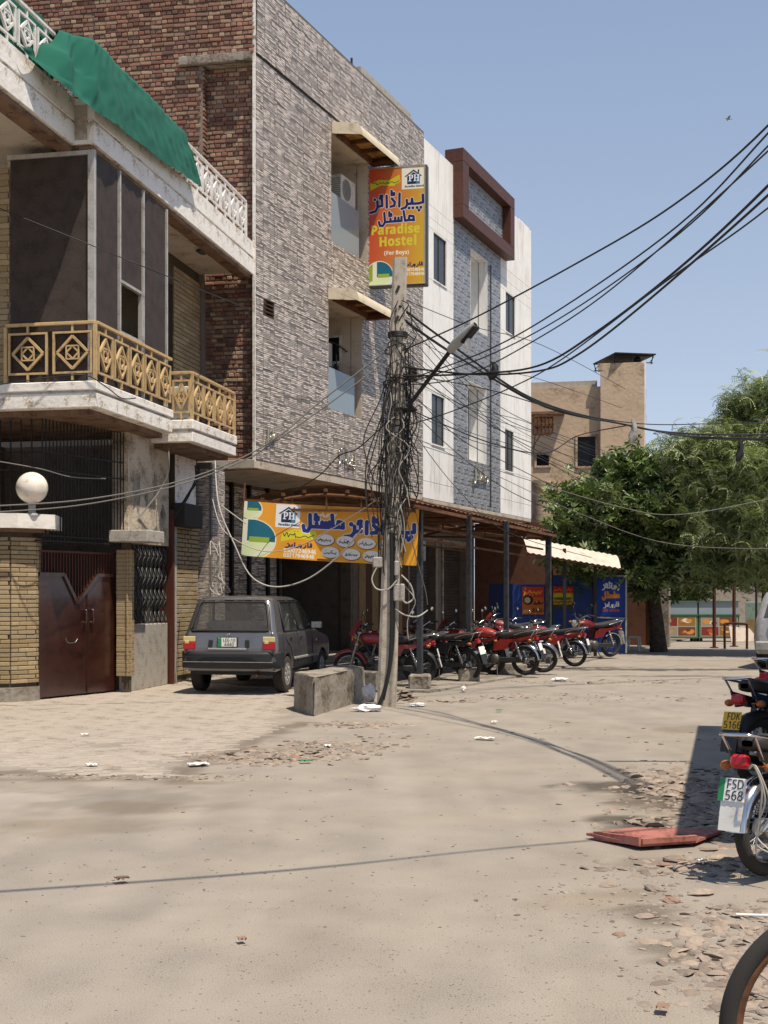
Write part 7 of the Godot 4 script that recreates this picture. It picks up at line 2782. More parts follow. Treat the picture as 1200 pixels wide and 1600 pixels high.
func build_bikes():
	var red := motorcycle("motorcycle", "red faired motorcycle nearest the pole, side-on under the canopy", {"paint": M.red, "fairing": true, "guard": M.plastic_black, "flap": M.plastic_white, "rack": false, "pipe": M.engine})
	heading(red, Vector3(0.02, 0.03, -20.55), -1.0, 0.10)
	var plain := motorcycle("motorcycle", "black and red motorcycle with grey seat second along the row", {"paint": M.black_paint, "guard": M.plastic_black, "pipe": M.engine, "cowl": M.plastic_black, "front_guard": M.plastic_black})
	heading(plain, Vector3(0.98, 0.03, -21.95), -0.85, 0.62, 0.10)
	var old := motorcycle("motorcycle", "red motorcycle with wire wheels beside the third canopy post", {"paint": M.red2, "guard": M.chrome})
	heading(old, Vector3(2.05, 0.03, -23.3), -0.9, 0.45)
	var mar := motorcycle("motorcycle", "maroon motorcycle close behind the red wire-wheeled one", {"paint": M.maroon, "guard": M.chrome, "flap": M.plastic_white})
	heading(mar, Vector3(2.42, 0.03, -23.95), -0.97, 0.22, 0.12)
	var list := [
		[old, "red motorcycle parked before the second poster on the blue sheet", 3.35, 26.0, -0.85, 0.5],
		[mar, "dark red motorcycle standing at the far end by the blue door, nose toward the street", 4.75, 29.4, -0.72, -0.55],
		[plain, "black motorcycle in shade behind the nearest red one", 0.3, 22.3, -1.0, 0.2],
		[red, "red faired motorcycle in the back row behind the second post", 1.5, 23.6, -0.95, 0.3],
		[mar, "maroon motorcycle in the back row before the roller shutter", 2.4, 25.6, -0.95, 0.4],
		[plain, "black motorcycle in the back row before the first poster", 3.1, 27.9, -0.9, 0.45],
		[old, "red motorcycle in the back row near the striped wall", 0.9, 25.0, -1.0, 0.2],
		[red, "red faired motorcycle in the third row under the first poster", 2.9, 29.6, -0.9, 0.4],
	]
	for q in list:
		var c := copy_of(q[0], q[1], Vector3.ZERO, 0.0)
		heading(c, Vector3(q[2], 0.03, -q[3]), q[4] + rng.randf_range(-0.1, 0.1), q[5] + rng.randf_range(-0.25, 0.2), rng.randf_range(0.04, 0.13))
		c.scale = Vector3.ONE * rng.randf_range(0.88, 0.96)
	for q in [red, plain, old, mar]:
		q.scale = Vector3.ONE * 0.93
	# the two on the right in the shop's shade
	var g := "motorcycles parked on the right"
	var a := motorcycle("motorcycle", "motorcycle with white plate FSD 568 and chrome grab rail at the right edge", {"paint": M.black_paint, "text": ["FSD", "568"], "flap": M.plastic_white, "group": g, "mirrors": false})
	heading(a, Vector3(2.42, 0.0, -7.12), 0.74, 0.62, 0.04)
	a.scale = Vector3.ONE * 0.85
	var tw := MB.new()
	for q in [[0.05, 0.16, 0.10], [0.09, 0.22, 0.16], [0.03, 0.26, 0.05]]:
		tw.tube(curve([Vector3(0.08, 0.70, 0.86), Vector3(0.12 + q[0], 0.72, 0.88 + q[0]), Vector3(0.16 + q[0], 0.62 - q[2], 0.90), Vector3(0.12, 0.48 - q[1], 0.88), Vector3(0.10 + q[2], 0.30 - q[1] * 0.5, 0.86)], 6), 0.006, 5)
	obj("tied_wires", tw, M.cable_white, a)
	var b := motorcycle("motorcycle", "dark blue motorcycle with yellow plate FDK 5166 farther along the right edge", {"paint": M.blue_paint, "plate": M.plate_y, "text": ["FDK", "5166"], "group": g, "guard": M.plastic_black})
	heading(b, Vector3(3.36, 0.0, -10.15), 0.80, 0.55, 0.04)
	b.scale = Vector3.ONE * 0.95
	var c2 := copy_of(plain, "black motorcycle farthest back of those along the right edge", Vector3.ZERO, 0.0)
	c2.set_meta("group", g)
	heading(c2, Vector3(4.25, 0.0, -12.2), 0.85, 0.5, 0.04)

	# bicycle at the bottom right corner
	var k := thing("bicycle", "bicycle whose black front tyre enters the bottom right corner", "bicycle", Vector3(1.225, 0, -3.43), 0.06)
	var m := MB.new()
	m.ring(Vector3(0, 0.335, 0), Vector3(0, 0, 1), 0.310, 0.024, 64, 12)
	var w = obj("wheel", m, M.rubber, k)
	m = MB.new()
	m.lathe(Vector3(0, 0.335, 0), Vector3(0, 0, 1), [[0.292, -0.014], [0.284, -0.015], [0.270, -0.006], [0.270, 0.006], [0.284, 0.015], [0.292, 0.014]], 64)
	obj("rim", m, M.rust, w)
	m = MB.new()
	for i in 32:
		var an := TAU * i / 32.0
		m.tube([Vector3(cos(an + 0.25 * (1 if i % 2 else -1)) * 0.025, 0.335 + sin(an + 0.25 * (1 if i % 2 else -1)) * 0.025, 0.03 if i % 4 < 2 else -0.03), Vector3(cos(an) * 0.272, 0.335 + sin(an) * 0.272, 0)], 0.0016, 4, false, false)
	obj("spokes", m, M.steel, w)
	m = MB.new()
	m.lathe(Vector3(0, 0.335, 0), Vector3(0, 0, 1), [[0.0, -0.05], [0.02, -0.045], [0.028, -0.03], [0.016, 0.0], [0.028, 0.03], [0.02, 0.045], [0.0, 0.05]], 14)
	obj("hub", m, M.steel, w)
	m = MB.new()
	m.ring(Vector3(1.06, 0.335, 0), Vector3(0, 0, 1), 0.310, 0.024, 48, 10)
	obj("wheel", m, M.rubber, k)
	m = MB.new()
	m.tube([Vector3(0, 0.335, 0.06), Vector3(0.16, 0.72, 0.06), Vector3(0.22, 0.92, 0.0)], 0.014, 8)
	m.tube([Vector3(0, 0.335, -0.06), Vector3(0.16, 0.72, -0.06), Vector3(0.22, 0.92, 0.0)], 0.014, 8)
	obj("fork", m, M.steel, k)
	m = MB.new()
	m.tube([Vector3(0.22, 0.86, 0), Vector3(0.66, 0.30, 0), Vector3(0.52, 0.84, 0), Vector3(0.24, 0.80, 0)], 0.016, 8)
	m.tube([Vector3(0.66, 0.30, 0), Vector3(1.06, 0.335, 0.05), Vector3(0.53, 0.80, 0)], 0.01, 7)
	obj("frame", m, M.black_paint, k)
	m = MB.new()
	m.ball(Vector3(0.52, 0.92, 0), Vector3(0.14, 0.04, 0.08), 12, 7)
	obj("saddle", m, M.seat, k)
	m = MB.new()
	m.tube(curve([Vector3(0.40, 1.0, 0.28), Vector3(0.26, 1.02, 0.18), Vector3(0.22, 1.0, 0.0), Vector3(0.26, 1.02, -0.18), Vector3(0.40, 1.0, -0.28)], 5), 0.012, 7)
	obj("handlebar", m, M.chrome, k)

# ------------------------------------------------------------------- signs
func urdu(c: Canvas, k: int, x: float, y: float, w: float, h: float, r: float, col: Color, edge = null, er := 3.0):
	for pass_ in ([1, 0] if edge != null else [0]):
		for s in URDU[k]:
			var q := []
			for p in s:
				q.append(Vector2(x + p.x * w, y + p.y * h))
			c.line(q, r + (er if pass_ == 1 else 0.0) + (r * 0.15 if s.size() == 1 else 0.0), edge if pass_ == 1 else col)

func scribble(c: Canvas, x: float, y: float, w: float, h: float, r: float, col: Color, seed_: int):
	var g := RandomNumberGenerator.new()
	g.seed = seed_
	var p := Vector2(x + w, y + h * 0.4)
	while p.x > x:
		var q: Vector2 = p - Vector2(g.randf_range(0.06, 0.16) * w, 0)
		q.y = y + h * g.randf_range(0.2, 0.9)
		c.line([p, Vector2((p.x + q.x) * 0.5, y + h * g.randf_range(0.5, 0.95)), q], r, col)
		if g.randf() < 0.4:
			c.line([Vector2(q.x, y + (0.0 if g.randf() < 0.5 else h))], r * 1.1, col)
		p = q - Vector2(w * 0.02 * (1.0 if g.randf() < 0.4 else 0.0), 0)

func house_logo(c: Canvas, x: float, y: float, s: float):
	var dk := Color(0.07, 0.14, 0.30)
	var lt := Color(0.30, 0.50, 0.62)
	c.poly([Vector2(x + s * 0.10, y + s * 0.40), Vector2(x + s * 0.52, y + s * 0.10), Vector2(x + s * 0.92, y + s * 0.40), Vector2(x + s * 0.86, y + s * 0.43), Vector2(x + s * 0.52, y + s * 0.18), Vector2(x + s * 0.15, y + s * 0.43)], dk)
	c.rect(x + s * 0.73, y + s * 0.12, s * 0.07, s * 0.16, dk)
	c.poly([Vector2(x + s * 0.22, y + s * 0.42), Vector2(x + s * 0.52, y + s * 0.22), Vector2(x + s * 0.82, y + s * 0.42), Vector2(x + s * 0.82, y + s * 0.76), Vector2(x + s * 0.22, y + s * 0.76)], dk)
	c.rect(x + s * 0.66, y + s * 0.42, s * 0.16, s * 0.34, lt)
	c.text("PH", font(true, true), x + s * 0.27, y + s * 0.73, s * 0.40, Color(0.94, 0.95, 0.97), 0.95)
	c.text("Paradise Hostel", font(true, true), x + s * 0.10, y + s * 0.93, s * 0.115, dk, 1.0)

func bed_picture(c: Canvas, x: float, y: float, w: float, h: float):
	c.rect(x + w * 0.42, y, w * 0.58, h * 0.55, Color(0.08, 0.40, 0.48))
	c.rect(x, y, w * 0.26, h * 0.9, Color(0.55, 0.64, 0.16))
	c.rect(x + w * 0.07, y, w * 0.05, h * 0.9, Color(0.72, 0.78, 0.30))
	c.poly([Vector2(x, y + h * 0.78), Vector2(x + w * 0.5, y + h * 0.55), Vector2(x + w * 0.95, y + h * 0.62), Vector2(x + w * 0.45, y + h * 0.95)], Color(0.86, 0.90, 0.70))
	c.poly([Vector2(x, y + h * 0.78), Vector2(x + w * 0.45, y + h * 0.95), Vector2(x + w * 0.45, y + h), Vector2(x, y + h)], Color(0.42, 0.56, 0.16))
	c.rect(x + w * 0.46, y + h * 0.44, w * 0.42, h * 0.14, Color(0.58, 0.68, 0.24))
	c.poly([Vector2(x + w * 0.5, y + h), Vector2(x + w, y + h * 0.74), Vector2(x + w, y + h)], Color(0.78, 0.85, 0.55))

func round_bed(c: Canvas, cx: int, cy: int, rx: int, ry: int):
	var t := Canvas.new(rx * 2, ry * 2, Color(0.9, 0.9, 0.8))
	bed_picture(t, 0, 0, rx * 2, ry * 2)
	c.oval(cx, cy, rx + 4, ry + 4, Color(0.94, 0.94, 0.88))
	for y in ry * 2:
		for x in rx * 2:
			if Vector2((x - rx) / float(rx), (y - ry) / float(ry)).length() < 1.0:
				c.put(cx - rx + x, cy - ry + y, t.im.get_pixel(x, y), 1.0)

func build_signs():
	# tall sign box fixed to the hostel front
	var W := 320
	var H := 640
	var c := Canvas.new(W, H, Color.WHITE)
	c.grad(0, 0, W, H, Color(0.78, 0.26, 0.16), Color(0.83, 0.66, 0.16), Vector2(0.95, 0.15))
	c.poly([Vector2(6, 80), Vector2(60, 62), Vector2(120, 66), Vector2(176, 38), Vector2(182, 78), Vector2(140, 100), Vector2(70, 92), Vector2(10, 118)], Color(0.80, 0.76, 0.12))
	scribble(c, 18, 56, 156, 34, 1.6, Color(0.12, 0.12, 0.10), 3)
	c.rect(190, 4, 126, 118, Color(0.93, 0.92, 0.84))
	house_logo(c, 194, 4, 120)
	urdu(c, 0, 8, 124, 304, 124, 7.5, Color(0.10, 0.09, 0.36), Color(0.90, 0.88, 0.82), 3.0)
	urdu(c, 1, 56, 238, 206, 84, 7.0, Color(0.10, 0.09, 0.36), Color(0.90, 0.88, 0.82), 3.0)
	c.text("Paradise", font(true), 10, 380, 70, Color(0.86, 0.80, 0.18), 0.98, 0.8)
	c.text("Hostel", font(true), 56, 446, 72, Color(0.86, 0.80, 0.18), 0.98, 0.8)
	c.text("(For Boys)", font(true), 88, 484, 30, Color(0.95, 0.93, 0.86), 1.0)
	round_bed(c, 60, 590, 78, 78)
	urdu(c, 2, 196, 520, 112, 34, 3.2, Color(0.10, 0.09, 0.30))
	c.text("03007246946", font(true), 190, 578, 24, Color(0.94, 0.92, 0.86), 0.9)
	c.text("03217946946", font(true), 190, 602, 24, Color(0.94, 0.92, 0.86), 0.9)
	var s := thing("sign_box", "tall orange and yellow hostel sign box projecting from the tiled facade", "sign")
	var d := Vector3(0.981, 0, 0.196)
	s.transform = Transform3D(Basis(d, Vector3.UP, d.cross(Vector3.UP)), P(573, 356, 29.9))
	var w := 1.43
	var hh := 1.40
	var m := MB.new()
	m.span(Vector3(0, -hh, -0.22), Vector3(w, hh, 0.0), 0.02)
	obj("case", m, M.iron_grey, s)
	m = MB.new()
	m.quad(Vector3(0.05, hh - 0.04, 0.006), Vector3(w - 0.06, hh - 0.04, 0.006), Vector3(w - 0.06, -hh + 0.05, 0.006), Vector3(0.05, -hh + 0.05, 0.006))
	obj("printed_face", m, print_mat(c, 0.35), s)
	m = MB.new()
	for q in [[Vector3(0.035, -hh + 0.035, 0.0), Vector3(0.05, hh - 0.03, 0.016)], [Vector3(w - 0.06, -hh + 0.035, 0.0), Vector3(w - 0.045, hh - 0.03, 0.016)], [Vector3(0.051, hh - 0.04, 0.0), Vector3(w - 0.061, hh - 0.028, 0.015)], [Vector3(0.051, -hh + 0.036, 0.0), Vector3(w - 0.061, -hh + 0.05, 0.015)]]:
		m.span(q[0], q[1])
	obj("trim", m, M.aluminium, s)
	m = MB.new()
	for y in [hh - 0.06, -hh + 0.08]:
		m.beam(Vector3(-0.75, y, -0.11), Vector3(0.0, y, -0.11), 0.04, 0.04)
	obj("bracket", m, M.iron, s)

	# wide banner along the canopy's end
	W = 768
	H = 240
	c = Canvas.new(W, H, Color(0.87, 0.56, 0.13))
	c.grad(0, 0, W, H, Color(0.92, 0.62, 0.16), Color(0.90, 0.64, 0.14), Vector2(0.5, 0.5))
	round_bed(c, 24, 34, 56, 46)
	round_bed(c, 40, 164, 108, 86)
	c.rect(144, 4, 108, 100, Color(0.93, 0.94, 0.95))
	house_logo(c, 146, 2, 104)
	c.poly([Vector2(176, 128), Vector2(230, 108), Vector2(320, 112), Vector2(330, 124), Vector2(322, 150), Vector2(240, 148), Vector2(170, 166)], Color(0.88, 0.84, 0.16))
	scribble(c, 182, 118, 134, 28, 1.6, Color(0.16, 0.14, 0.10), 8)
	urdu(c, 2, 190, 164, 120, 30, 3.0, Color(0.12, 0.12, 0.36))
	c.text("03007246946", font(true), 186, 218, 26, Color(0.94, 0.93, 0.9), 0.92)
	c.text("03217946946", font(true), 186, 238, 24, Color(0.94, 0.93, 0.9), 0.95)
	scribble(c, 330, 24, 80, 26, 2.6, Color(0.95, 0.94, 0.88), 5)
	urdu(c, 0, 452, 40, 300, 96, 8.5, Color(0.10, 0.17, 0.52), Color(0.92, 0.92, 0.92), 3.2)
	urdu(c, 1, 266, 36, 180, 84, 8.5, Color(0.10, 0.17, 0.52), Color(0.92, 0.92, 0.92), 3.2)
	for q in [[366, 146], [456, 150], [548, 154], [640, 156], [392, 200], [484, 204], [574, 208]]:
		c.oval(q[0] + 2, q[1] + 2, 42, 26, Color(0.45, 0.30, 0.12))
		c.oval(q[0], q[1], 40, 24, Color(0.90, 0.90, 0.90))
		scribble(c, q[0] - 26, q[1] - 8, 52, 18, 1.6, Color(0.3, 0.3, 0.32), int(q[0]))
	var b := thing("hostel_banner", "wide yellow hostel banner with blue lettering hung below the canopy", "banner")
	m = MB.new()
	var rows := []
	var tl: Vector3 = P(382, 783, 20.4)
	var tr: Vector3 = P(655, 796, 19.85)
	var bl: Vector3 = P(377, 868, 20.4)
	var br: Vector3 = P(651, 884, 19.85)
	for i in 9:
		var row := []
		for j in 41:
			var f := j / 40.0
			var g := i / 8.0
			row.append(tl.lerp(tr, f).lerp(bl.lerp(br, f), g) + Vector3(0, -0.012 * sin(PI * f), 0.014 * sin(f * 23.0) * (0.4 + g) + 0.02 * sin(f * 7.0 + 1.0) + 0.018 * exp(-pow((f - 0.62) * 14.0, 2.0))))
		rows.append(row)
	m.grid(rows)
	obj("printed_sheet", m, print_mat(c, 0.45), b)
	m = MB.new()
	m.beam(tl + Vector3(-0.02, 0.02, -0.03), tr + Vector3(0.02, 0.02, -0.03), 0.03, 0.03)
	m.beam(bl + Vector3(-0.02, 0.01, -0.04), br + Vector3(0.02, 0.01, -0.04), 0.025, 0.025)
	m.beam(tl + Vector3(0, 0.3, -0.05), bl + Vector3(0, -0.02, -0.05), 0.025, 0.025)
	obj("batten", m, M.rust, b)

	# painted lettering on the blue door
	var a := Vector3((930 - 600.0) / F * 32.3, 0.03, -32.3)
	var z := Vector3((978 - 600.0) / F * 31.9, 0.03, -31.9)
	c = Canvas.new(192, 240, Color(0.08, 0.24, 0.60))
	urdu(c, 0, 44, 24, 118, 54, 4.2, Color(0.88, 0.88, 0.86))
	urdu(c, 1, 44, 84, 118, 58, 6.0, Color(0.86, 0.55, 0.12))
	urdu(c, 2, 50, 146, 108, 50, 4.0, Color(0.88, 0.88, 0.86))
	c.text("0300-7246946", font(true), 42, 218, 22, Color(0.80, 0.35, 0.22), 0.85)
	var hd := (z - a).normalized()
	var out := hd.cross(Vector3.UP)
	var q0 := a + Vector3(0, 0.92, 0) + out * 0.022 + hd * 0.03
	m = MB.new()
	var uu := hd * (a.distance_to(z) - 0.08)
	m.quad(q0 + Vector3(0, 0.95, 0), q0 + uu + Vector3(0, 0.95, 0), q0 + uu, q0)
	tag(obj("painted_notice", m, print_mat(c, 0.5)), "blue painted notice with white and orange lettering on the hut door", "sign")

	# two food posters on the blue sheet
	for k in 2:
		c = Canvas.new(128, 150, [Color(0.80, 0.42, 0.08), Color(0.74, 0.62, 0.12)][k])
		if k == 0:
			c.rect(0, 0, 128, 58, Color(0.80, 0.20, 0.08))
			scribble(c, 12, 10, 100, 34, 4.0, Color(0.92, 0.62, 0.16), 21)
			c.oval(34, 72, 30, 26, Color(0.16, 0.10, 0.06))
			c.oval(30, 72, 18, 17, Color(0.82, 0.72, 0.58))
			scribble(c, 70, 76, 50, 20, 3.0, Color(0.25, 0.08, 0.02), 22)
			c.text("820/-", font(true), 58, 146, 30, Color(0.25, 0.10, 0.02))
			c.rect(6, 124, 44, 18, Color(0.84, 0.66, 0.40))
		else:
			c.rect(0, 0, 128, 44, Color(0.72, 0.12, 0.08))
			scribble(c, 10, 8, 108, 26, 3.4, Color(0.88, 0.45, 0.14), 23)
			c.oval(64, 62, 56, 16, Color(0.86, 0.78, 0.10))
			c.oval(64, 82, 54, 10, Color(0.22, 0.40, 0.08))
			scribble(c, 12, 88, 104, 26, 3.0, Color(0.55, 0.10, 0.06), 24)
			c.rect(0, 122, 128, 28, Color(0.20, 0.26, 0.10))
		m = MB.new()
		var x0: float = [816, 862][k]
		var x1: float = [850, 896][k]
		var dd: float = [33.60, 33.22][k]
		var yt: float = [917, 916][k]
		var yb: float = [960, 951][k]
		m.quad(P(x0, yt, dd), P(x1, yt, dd - 0.05), P(x1, yb, dd - 0.05), P(x0, yb, dd))
		tag(obj("food_poster", m, print_mat(c, 0.55)), ["orange and red price poster on the shaded blue sheet", "smaller yellow burger poster right of the orange one"][k], "poster", "posters on the blue sheets")

# ------------------------------------------------------------ small things
func chunk(seed_: int, s: Vector3) -> MB:
	var m := MB.new()
	var r := RandomNumberGenerator.new()
	r.seed = seed_
	var rows := []
	for i in 4:
		var row := []
		var f := [0.55, 1.0, 0.9, 0.5][i] as float
		for j in 7:
			var an := TAU * j / 7.0
			var k := r.randf_range(0.7, 1.1)
			row.append(Vector3(cos(an) * s.x * f * k, (i / 3.0 - 0.5) * s.y * r.randf_range(0.8, 1.1), sin(an) * s.z * f * k))
		rows.append(row)
	for i in 3:
		for j in 7:
			m.face([rows[i][j], rows[i][(j + 1) % 7], rows[i + 1][(j + 1) % 7], rows[i + 1][j]], Vector3.ZERO)
	m.face(rows[0].duplicate(), Vector3.ZERO)
	m.face(rows[3].duplicate(), Vector3.ZERO)
	return m

func crumple(seed_: int, s: Vector3) -> MB:
	var m := MB.new()
	var f := FastNoiseLite.new()
	f.seed = seed_
	f.frequency = 1.0
	var rows := []
	for i in 13:
		var a := PI * i / 12.0
		var row := []
		for j in 18:
			var b := TAU * j / 18.0
			var d := Vector3(sin(a) * cos(b), cos(a), sin(a) * sin(b))
			row.append(d * s * (0.8 + 0.5 * f.get_noise_3dv(d * 1.6) + 0.35 * absf(f.get_noise_3dv(d * 4.0))))
		rows.append(row)
	for i in 12:
		for j in 18:
			m.face([rows[i][j], rows[i][(j + 1) % 18], rows[i + 1][(j + 1) % 18], rows[i + 1][j]], Vector3.ZERO)
	return m

func build_small_things():
	var m := MB.new()
	# concrete block by the car
	var pl := PackedVector2Array()
	var corners := [Vector3(-0.86, 0, -15.65), Vector3(-0.26, 0, -18.05), Vector3(-0.62, 0, -18.3), Vector3(-1.19, 0, -16.7)]
	var rows := []
	for y in [-0.03, 0.04, 0.12, 0.22, 0.34, 0.44, 0.475]:
		var row := []
		for i in 4:
			var a: Vector3 = corners[i]
			var b: Vector3 = corners[(i + 1) % 4]
			for k in 8:
				var p := a.lerp(b, k / 8.0)
				var e := minf(k, 8 - k) / 4.0
				var inset := 0.025 if y > 0.46 else 0.0
				p = p.lerp(Vector3(-0.73, 0, -17.1), inset + (0.02 * (1.0 - minf(e * 2.0, 1.0))))
				var nn := gfine.get_noise_3d(p.x * 30, y * 40, p.z * 30)
				row.append(p + Vector3(nn * 0.03, y + (0.03 * gfine.get_noise_3d(p.x * 14, 3, p.z * 14) if y > 0.4 else 0.0), nn * 0.03))
		rows.append(row)
	m.grid(rows, true)
	var tp := []
	for p in rows[6]: tp.append(p)
	m.face(tp, Vector3(-0.7, 0, -17))
	tag(obj("concrete_block", m, M.concrete), "long weathered concrete block lying between the car and the pole", "block")
	m = MB.new()
	m.beam(Vector3(-0.95, 0.16, -20.3), Vector3(-0.05, 0.16, -19.6), 0.2, 0.3, Vector3.UP, 0.02)
	tag(obj("low_kerb", m, M.concrete), "low concrete kerb behind the block in the canopy's shade", "kerb")
	# bags at the pole
	var q := obj("plastic_bag", crumple(3, Vector3(0.20, 0.055, 0.11)), M.bag)
	q.position = G(576, 1112) + Vector3(0, 0.045, 0)
	tag(q, "crumpled white plastic sheet on the ground at the pole's foot", "bag")
	q = obj("plastic_bag", crumple(7, Vector3(0.10, 0.13, 0.10)), M.bag)
	q.position = G(576, 1100) + Vector3(0, 0.15, 0.0)
	tag(q, "knotted pale bag wedged between the block and the pole", "bag")
	q = obj("plastic_bag", crumple(9, Vector3(0.13, 0.03, 0.07)), M.bag)
	q.position = G(652, 1104) + Vector3(0, 0.025, 0)
	tag(q, "flat clear plastic wrapper before the rubble heap", "bag")
	q = obj("plastic_bag", crumple(13, Vector3(0.16, 0.035, 0.1)), M.bag)
	q.position = G(875, 1064) + Vector3(0, 0.03, 0)
	tag(q, "pale plastic bag lying at the road edge near the far footing", "bag")
	q = obj("paper_cup", crumple(17, Vector3(0.05, 0.05, 0.05)), M.paper)
	q.position = G(724, 1081) + Vector3(0, 0.045, 0)
	tag(q, "small white crumpled cup before the second footing", "cup")
	# litter
	var lit := [[758, 1156, 0.20, 0.05, "long white paper strip lying on the road"], [772, 1130, 0.07, 0.04, "small white paper scrap farther up the road"], [780, 1112, 0.08, 0.03, "green bottle label scrap on the road", 1], [478, 1192, 0.10, 0.03, "pale green scrap beside the stones", 1], [512, 1168, 0.06, 0.05, "white crumpled paper among the stones"], [310, 1197, 0.17, 0.06, "white foam tray at the apron's corner"], [143, 1198, 0.11, 0.04, "white paper scrap near the apron's edge"], [133, 1150, 0.08, 0.04, "white paper scrap on the paving near the gate"], [190, 1378, 0.07, 0.03, "dry leaf scrap beside the cable shadow"], [378, 1474, 0.035, 0.02, "small dark leaf in the middle of the road"], [1036, 1581, 0.045, 0.03, "curled dry leaf at the bottom right"], [1095, 1350, 0.05, 0.03, "torn pale blue wrapper near the red board"]]
	for l in lit:
		var r := []
		for i in 5:
			var row := []
			for j in 7:
				row.append(Vector3((j / 6.0 - 0.5) * l[2], 0.012 + 0.018 * absf(sin(i * 1.3 + j * 0.9 + l[0])), (i / 4.0 - 0.5) * l[3] * 2.0))
			r.append(row)
		m = MB.new()
		m.grid(r)
		q = obj("litter_scrap", m, (M.plate_g if l.size() > 5 else (M.stone[3] if "leaf" in l[4] else M.paper)))
		q.position = G(l[0], l[1])
		q.rotation.y = sin(l[0]) * 0.5
		tag(q, l[4], "litter")
	# stone fragments one can tell apart
	var big := [[950, 1384, 0.055], [1020, 1390, 0.06], [1095, 1396, 0.075], [1048, 1408, 0.055], [1006, 1433, 0.055], [1112, 1441, 0.05], [1072, 1461, 0.07], [967, 1461, 0.035], [1064, 1358, 0.06], [1054, 1344, 0.075], [1088, 1472, 0.06], [1036, 1352, 0.045], [990, 1340, 0.04], [1118, 1420, 0.035], [525, 1186, 0.06], [462, 1185, 0.06], [430, 1188, 0.05], [560, 1176, 0.055], [850, 1155, 0.05], [1032, 1163, 0.04]]
	var sh := []
	for i in 6:
		sh.append(chunk(40 + i, Vector3(1.0, 0.55, 0.8)).done())
	for i in big.size():
		var b = big[i]
		q = obj("stone", sh[i % 6], M.stone[i % 4])
		q.transform = Transform3D(Basis(Vector3.UP, i * 1.7) * Basis(Vector3.RIGHT, 0.2 * sin(i)) * Basis.from_scale(Vector3.ONE * b[2]), G(b[0], b[1]) + Vector3(0, b[2] * 0.08, 0))
		tag(q, "loose tan brick fragment lying on the dusty road", "stone", "loose brick fragments on the road")
	# uncounted rubble
	var r := RandomNumberGenerator.new()
	r.seed = 5
	var fields := [
		["rubble", "flaky grey-brown stone rubble strewn along the right roadside", [[1130, 1235, 0.75, 1.3, 1200, 0.042], [1165, 1290, 0.7, 0.8, 900, 0.04], [1060, 1235, 0.3, 0.5, 90, 0.03], [1195, 1530, 0.38, 0.65, 800, 0.032], [1180, 1440, 0.4, 0.4, 240, 0.026], [1150, 1355, 0.8, 0.22, 380, 0.03], [1060, 1370, 0.4, 0.5, 70, 0.015]]],
		["rubble", "scatter of small stones along the apron's edge before the block", [[440, 1180, 0.75, 0.42, 520, 0.042], [400, 1190, 0.5, 0.3, 220, 0.036], [300, 1215, 1.2, 0.15, 160, 0.02], [100, 1212, 1.6, 0.12, 160, 0.02], [520, 1165, 0.7, 0.45, 260, 0.036], [560, 1132, 0.5, 0.35, 240, 0.036], [600, 1150, 0.6, 0.5, 60, 0.024], [380, 1190, 0.5, 0.2, 70, 0.022]]],
		["rubble", "broken brick heap piled at the first canopy footing", [[632, 1092, 0.22, 0.22, 150, 0.055], [690, 1096, 0.5, 0.2, 90, 0.035], [760, 1092, 0.8, 0.3, 60, 0.028]]],
		["rubble", "loose stones along the far verge beside the parking floor", [[930, 1066, 2.0, 0.6, 160, 0.035], [830, 1090, 1.6, 0.8, 130, 0.028], [1020, 1090, 2.2, 1.0, 120, 0.03], [1000, 1150, 1.6, 1.2, 90, 0.022]]],
		["gravel", "fine dark grit scattered over the near road", [[500, 1480, 2.6, 1.6, 4200, 0.0036], [300, 1350, 3.0, 1.8, 700, 0.008], [800, 1560, 1.6, 0.8, 2600, 0.0034], [700, 1250, 3.0, 3.5, 500, 0.010], [1000, 1420, 0.7, 0.9, 420, 0.012]]],
	]
	for fl in fields:
		var xf := []
		var cols := []
		for g in fl[2]:
			var c: Vector3 = G(g[0], g[1])
			for i in g[4]:
				var d := Vector2(r.randfn(), r.randfn()) * 0.5
				var p := c + Vector3(d.x * g[2], 0, d.y * g[3])
				var s: float = g[5] * (0.4 + 1.35 * pow(r.randf(), 1.7))
				var y := ground_y(p.x, -p.z) + s * r.randf_range(-0.12, 0.14)
				if "heap" in fl[1] and g[4] == 150:
					y += maxf(0.0, 0.16 * (1.0 - d.length() * 1.3)) * r.randf()
				xf.append(Transform3D(Basis(Vector3.UP, r.randf() * TAU) * Basis(Vector3.RIGHT, r.randfn() * 0.28) * Basis.from_scale(Vector3(s, s * r.randf_range(0.35, 0.8), s)), p + Vector3(0, y, 0)))
				var t := r.randf()
				var col := Color(0.36, 0.29, 0.235) if t < 0.5 else (Color(0.27, 0.215, 0.175) if t < 0.8 else Color(0.42, 0.33, 0.26))
				if fl[0] == "gravel": col = Color(0.20, 0.17, 0.148) if t < 0.4 else Color(0.36, 0.31, 0.26)
				cols.append(col * r.randf_range(0.8, 1.15))
		var o = many(fl[0], sh[0] if fl[0] == "rubble" else sh[3], M.brick_c, xf, null, cols)
		o.set_meta("label", fl[1])
		o.set_meta("category", "rubble" if fl[0] == "rubble" else "gravel")
	# red board lying on the road
	var rb := thing("red_board", "faded red board lying flat on the road at the shade's edge", "board", Vector3.ZERO)
	m = MB.new()
	var a1: Vector3 = G(916, 1310)
	var a2: Vector3 = G(990, 1301)
	var a3: Vector3 = G(1132, 1304)
	var a4: Vector3 = G(1088, 1322)
	var a5: Vector3 = G(1000, 1328)
	var pp := PackedVector2Array()
	for p in [a1, a2, a3, a4, a5]: pp.append(Vector2(p.x, p.z))
	m.prism(pp, 0.018, 0.034)
	obj("panel", m, M.red_board, rb)
	m = MB.new()
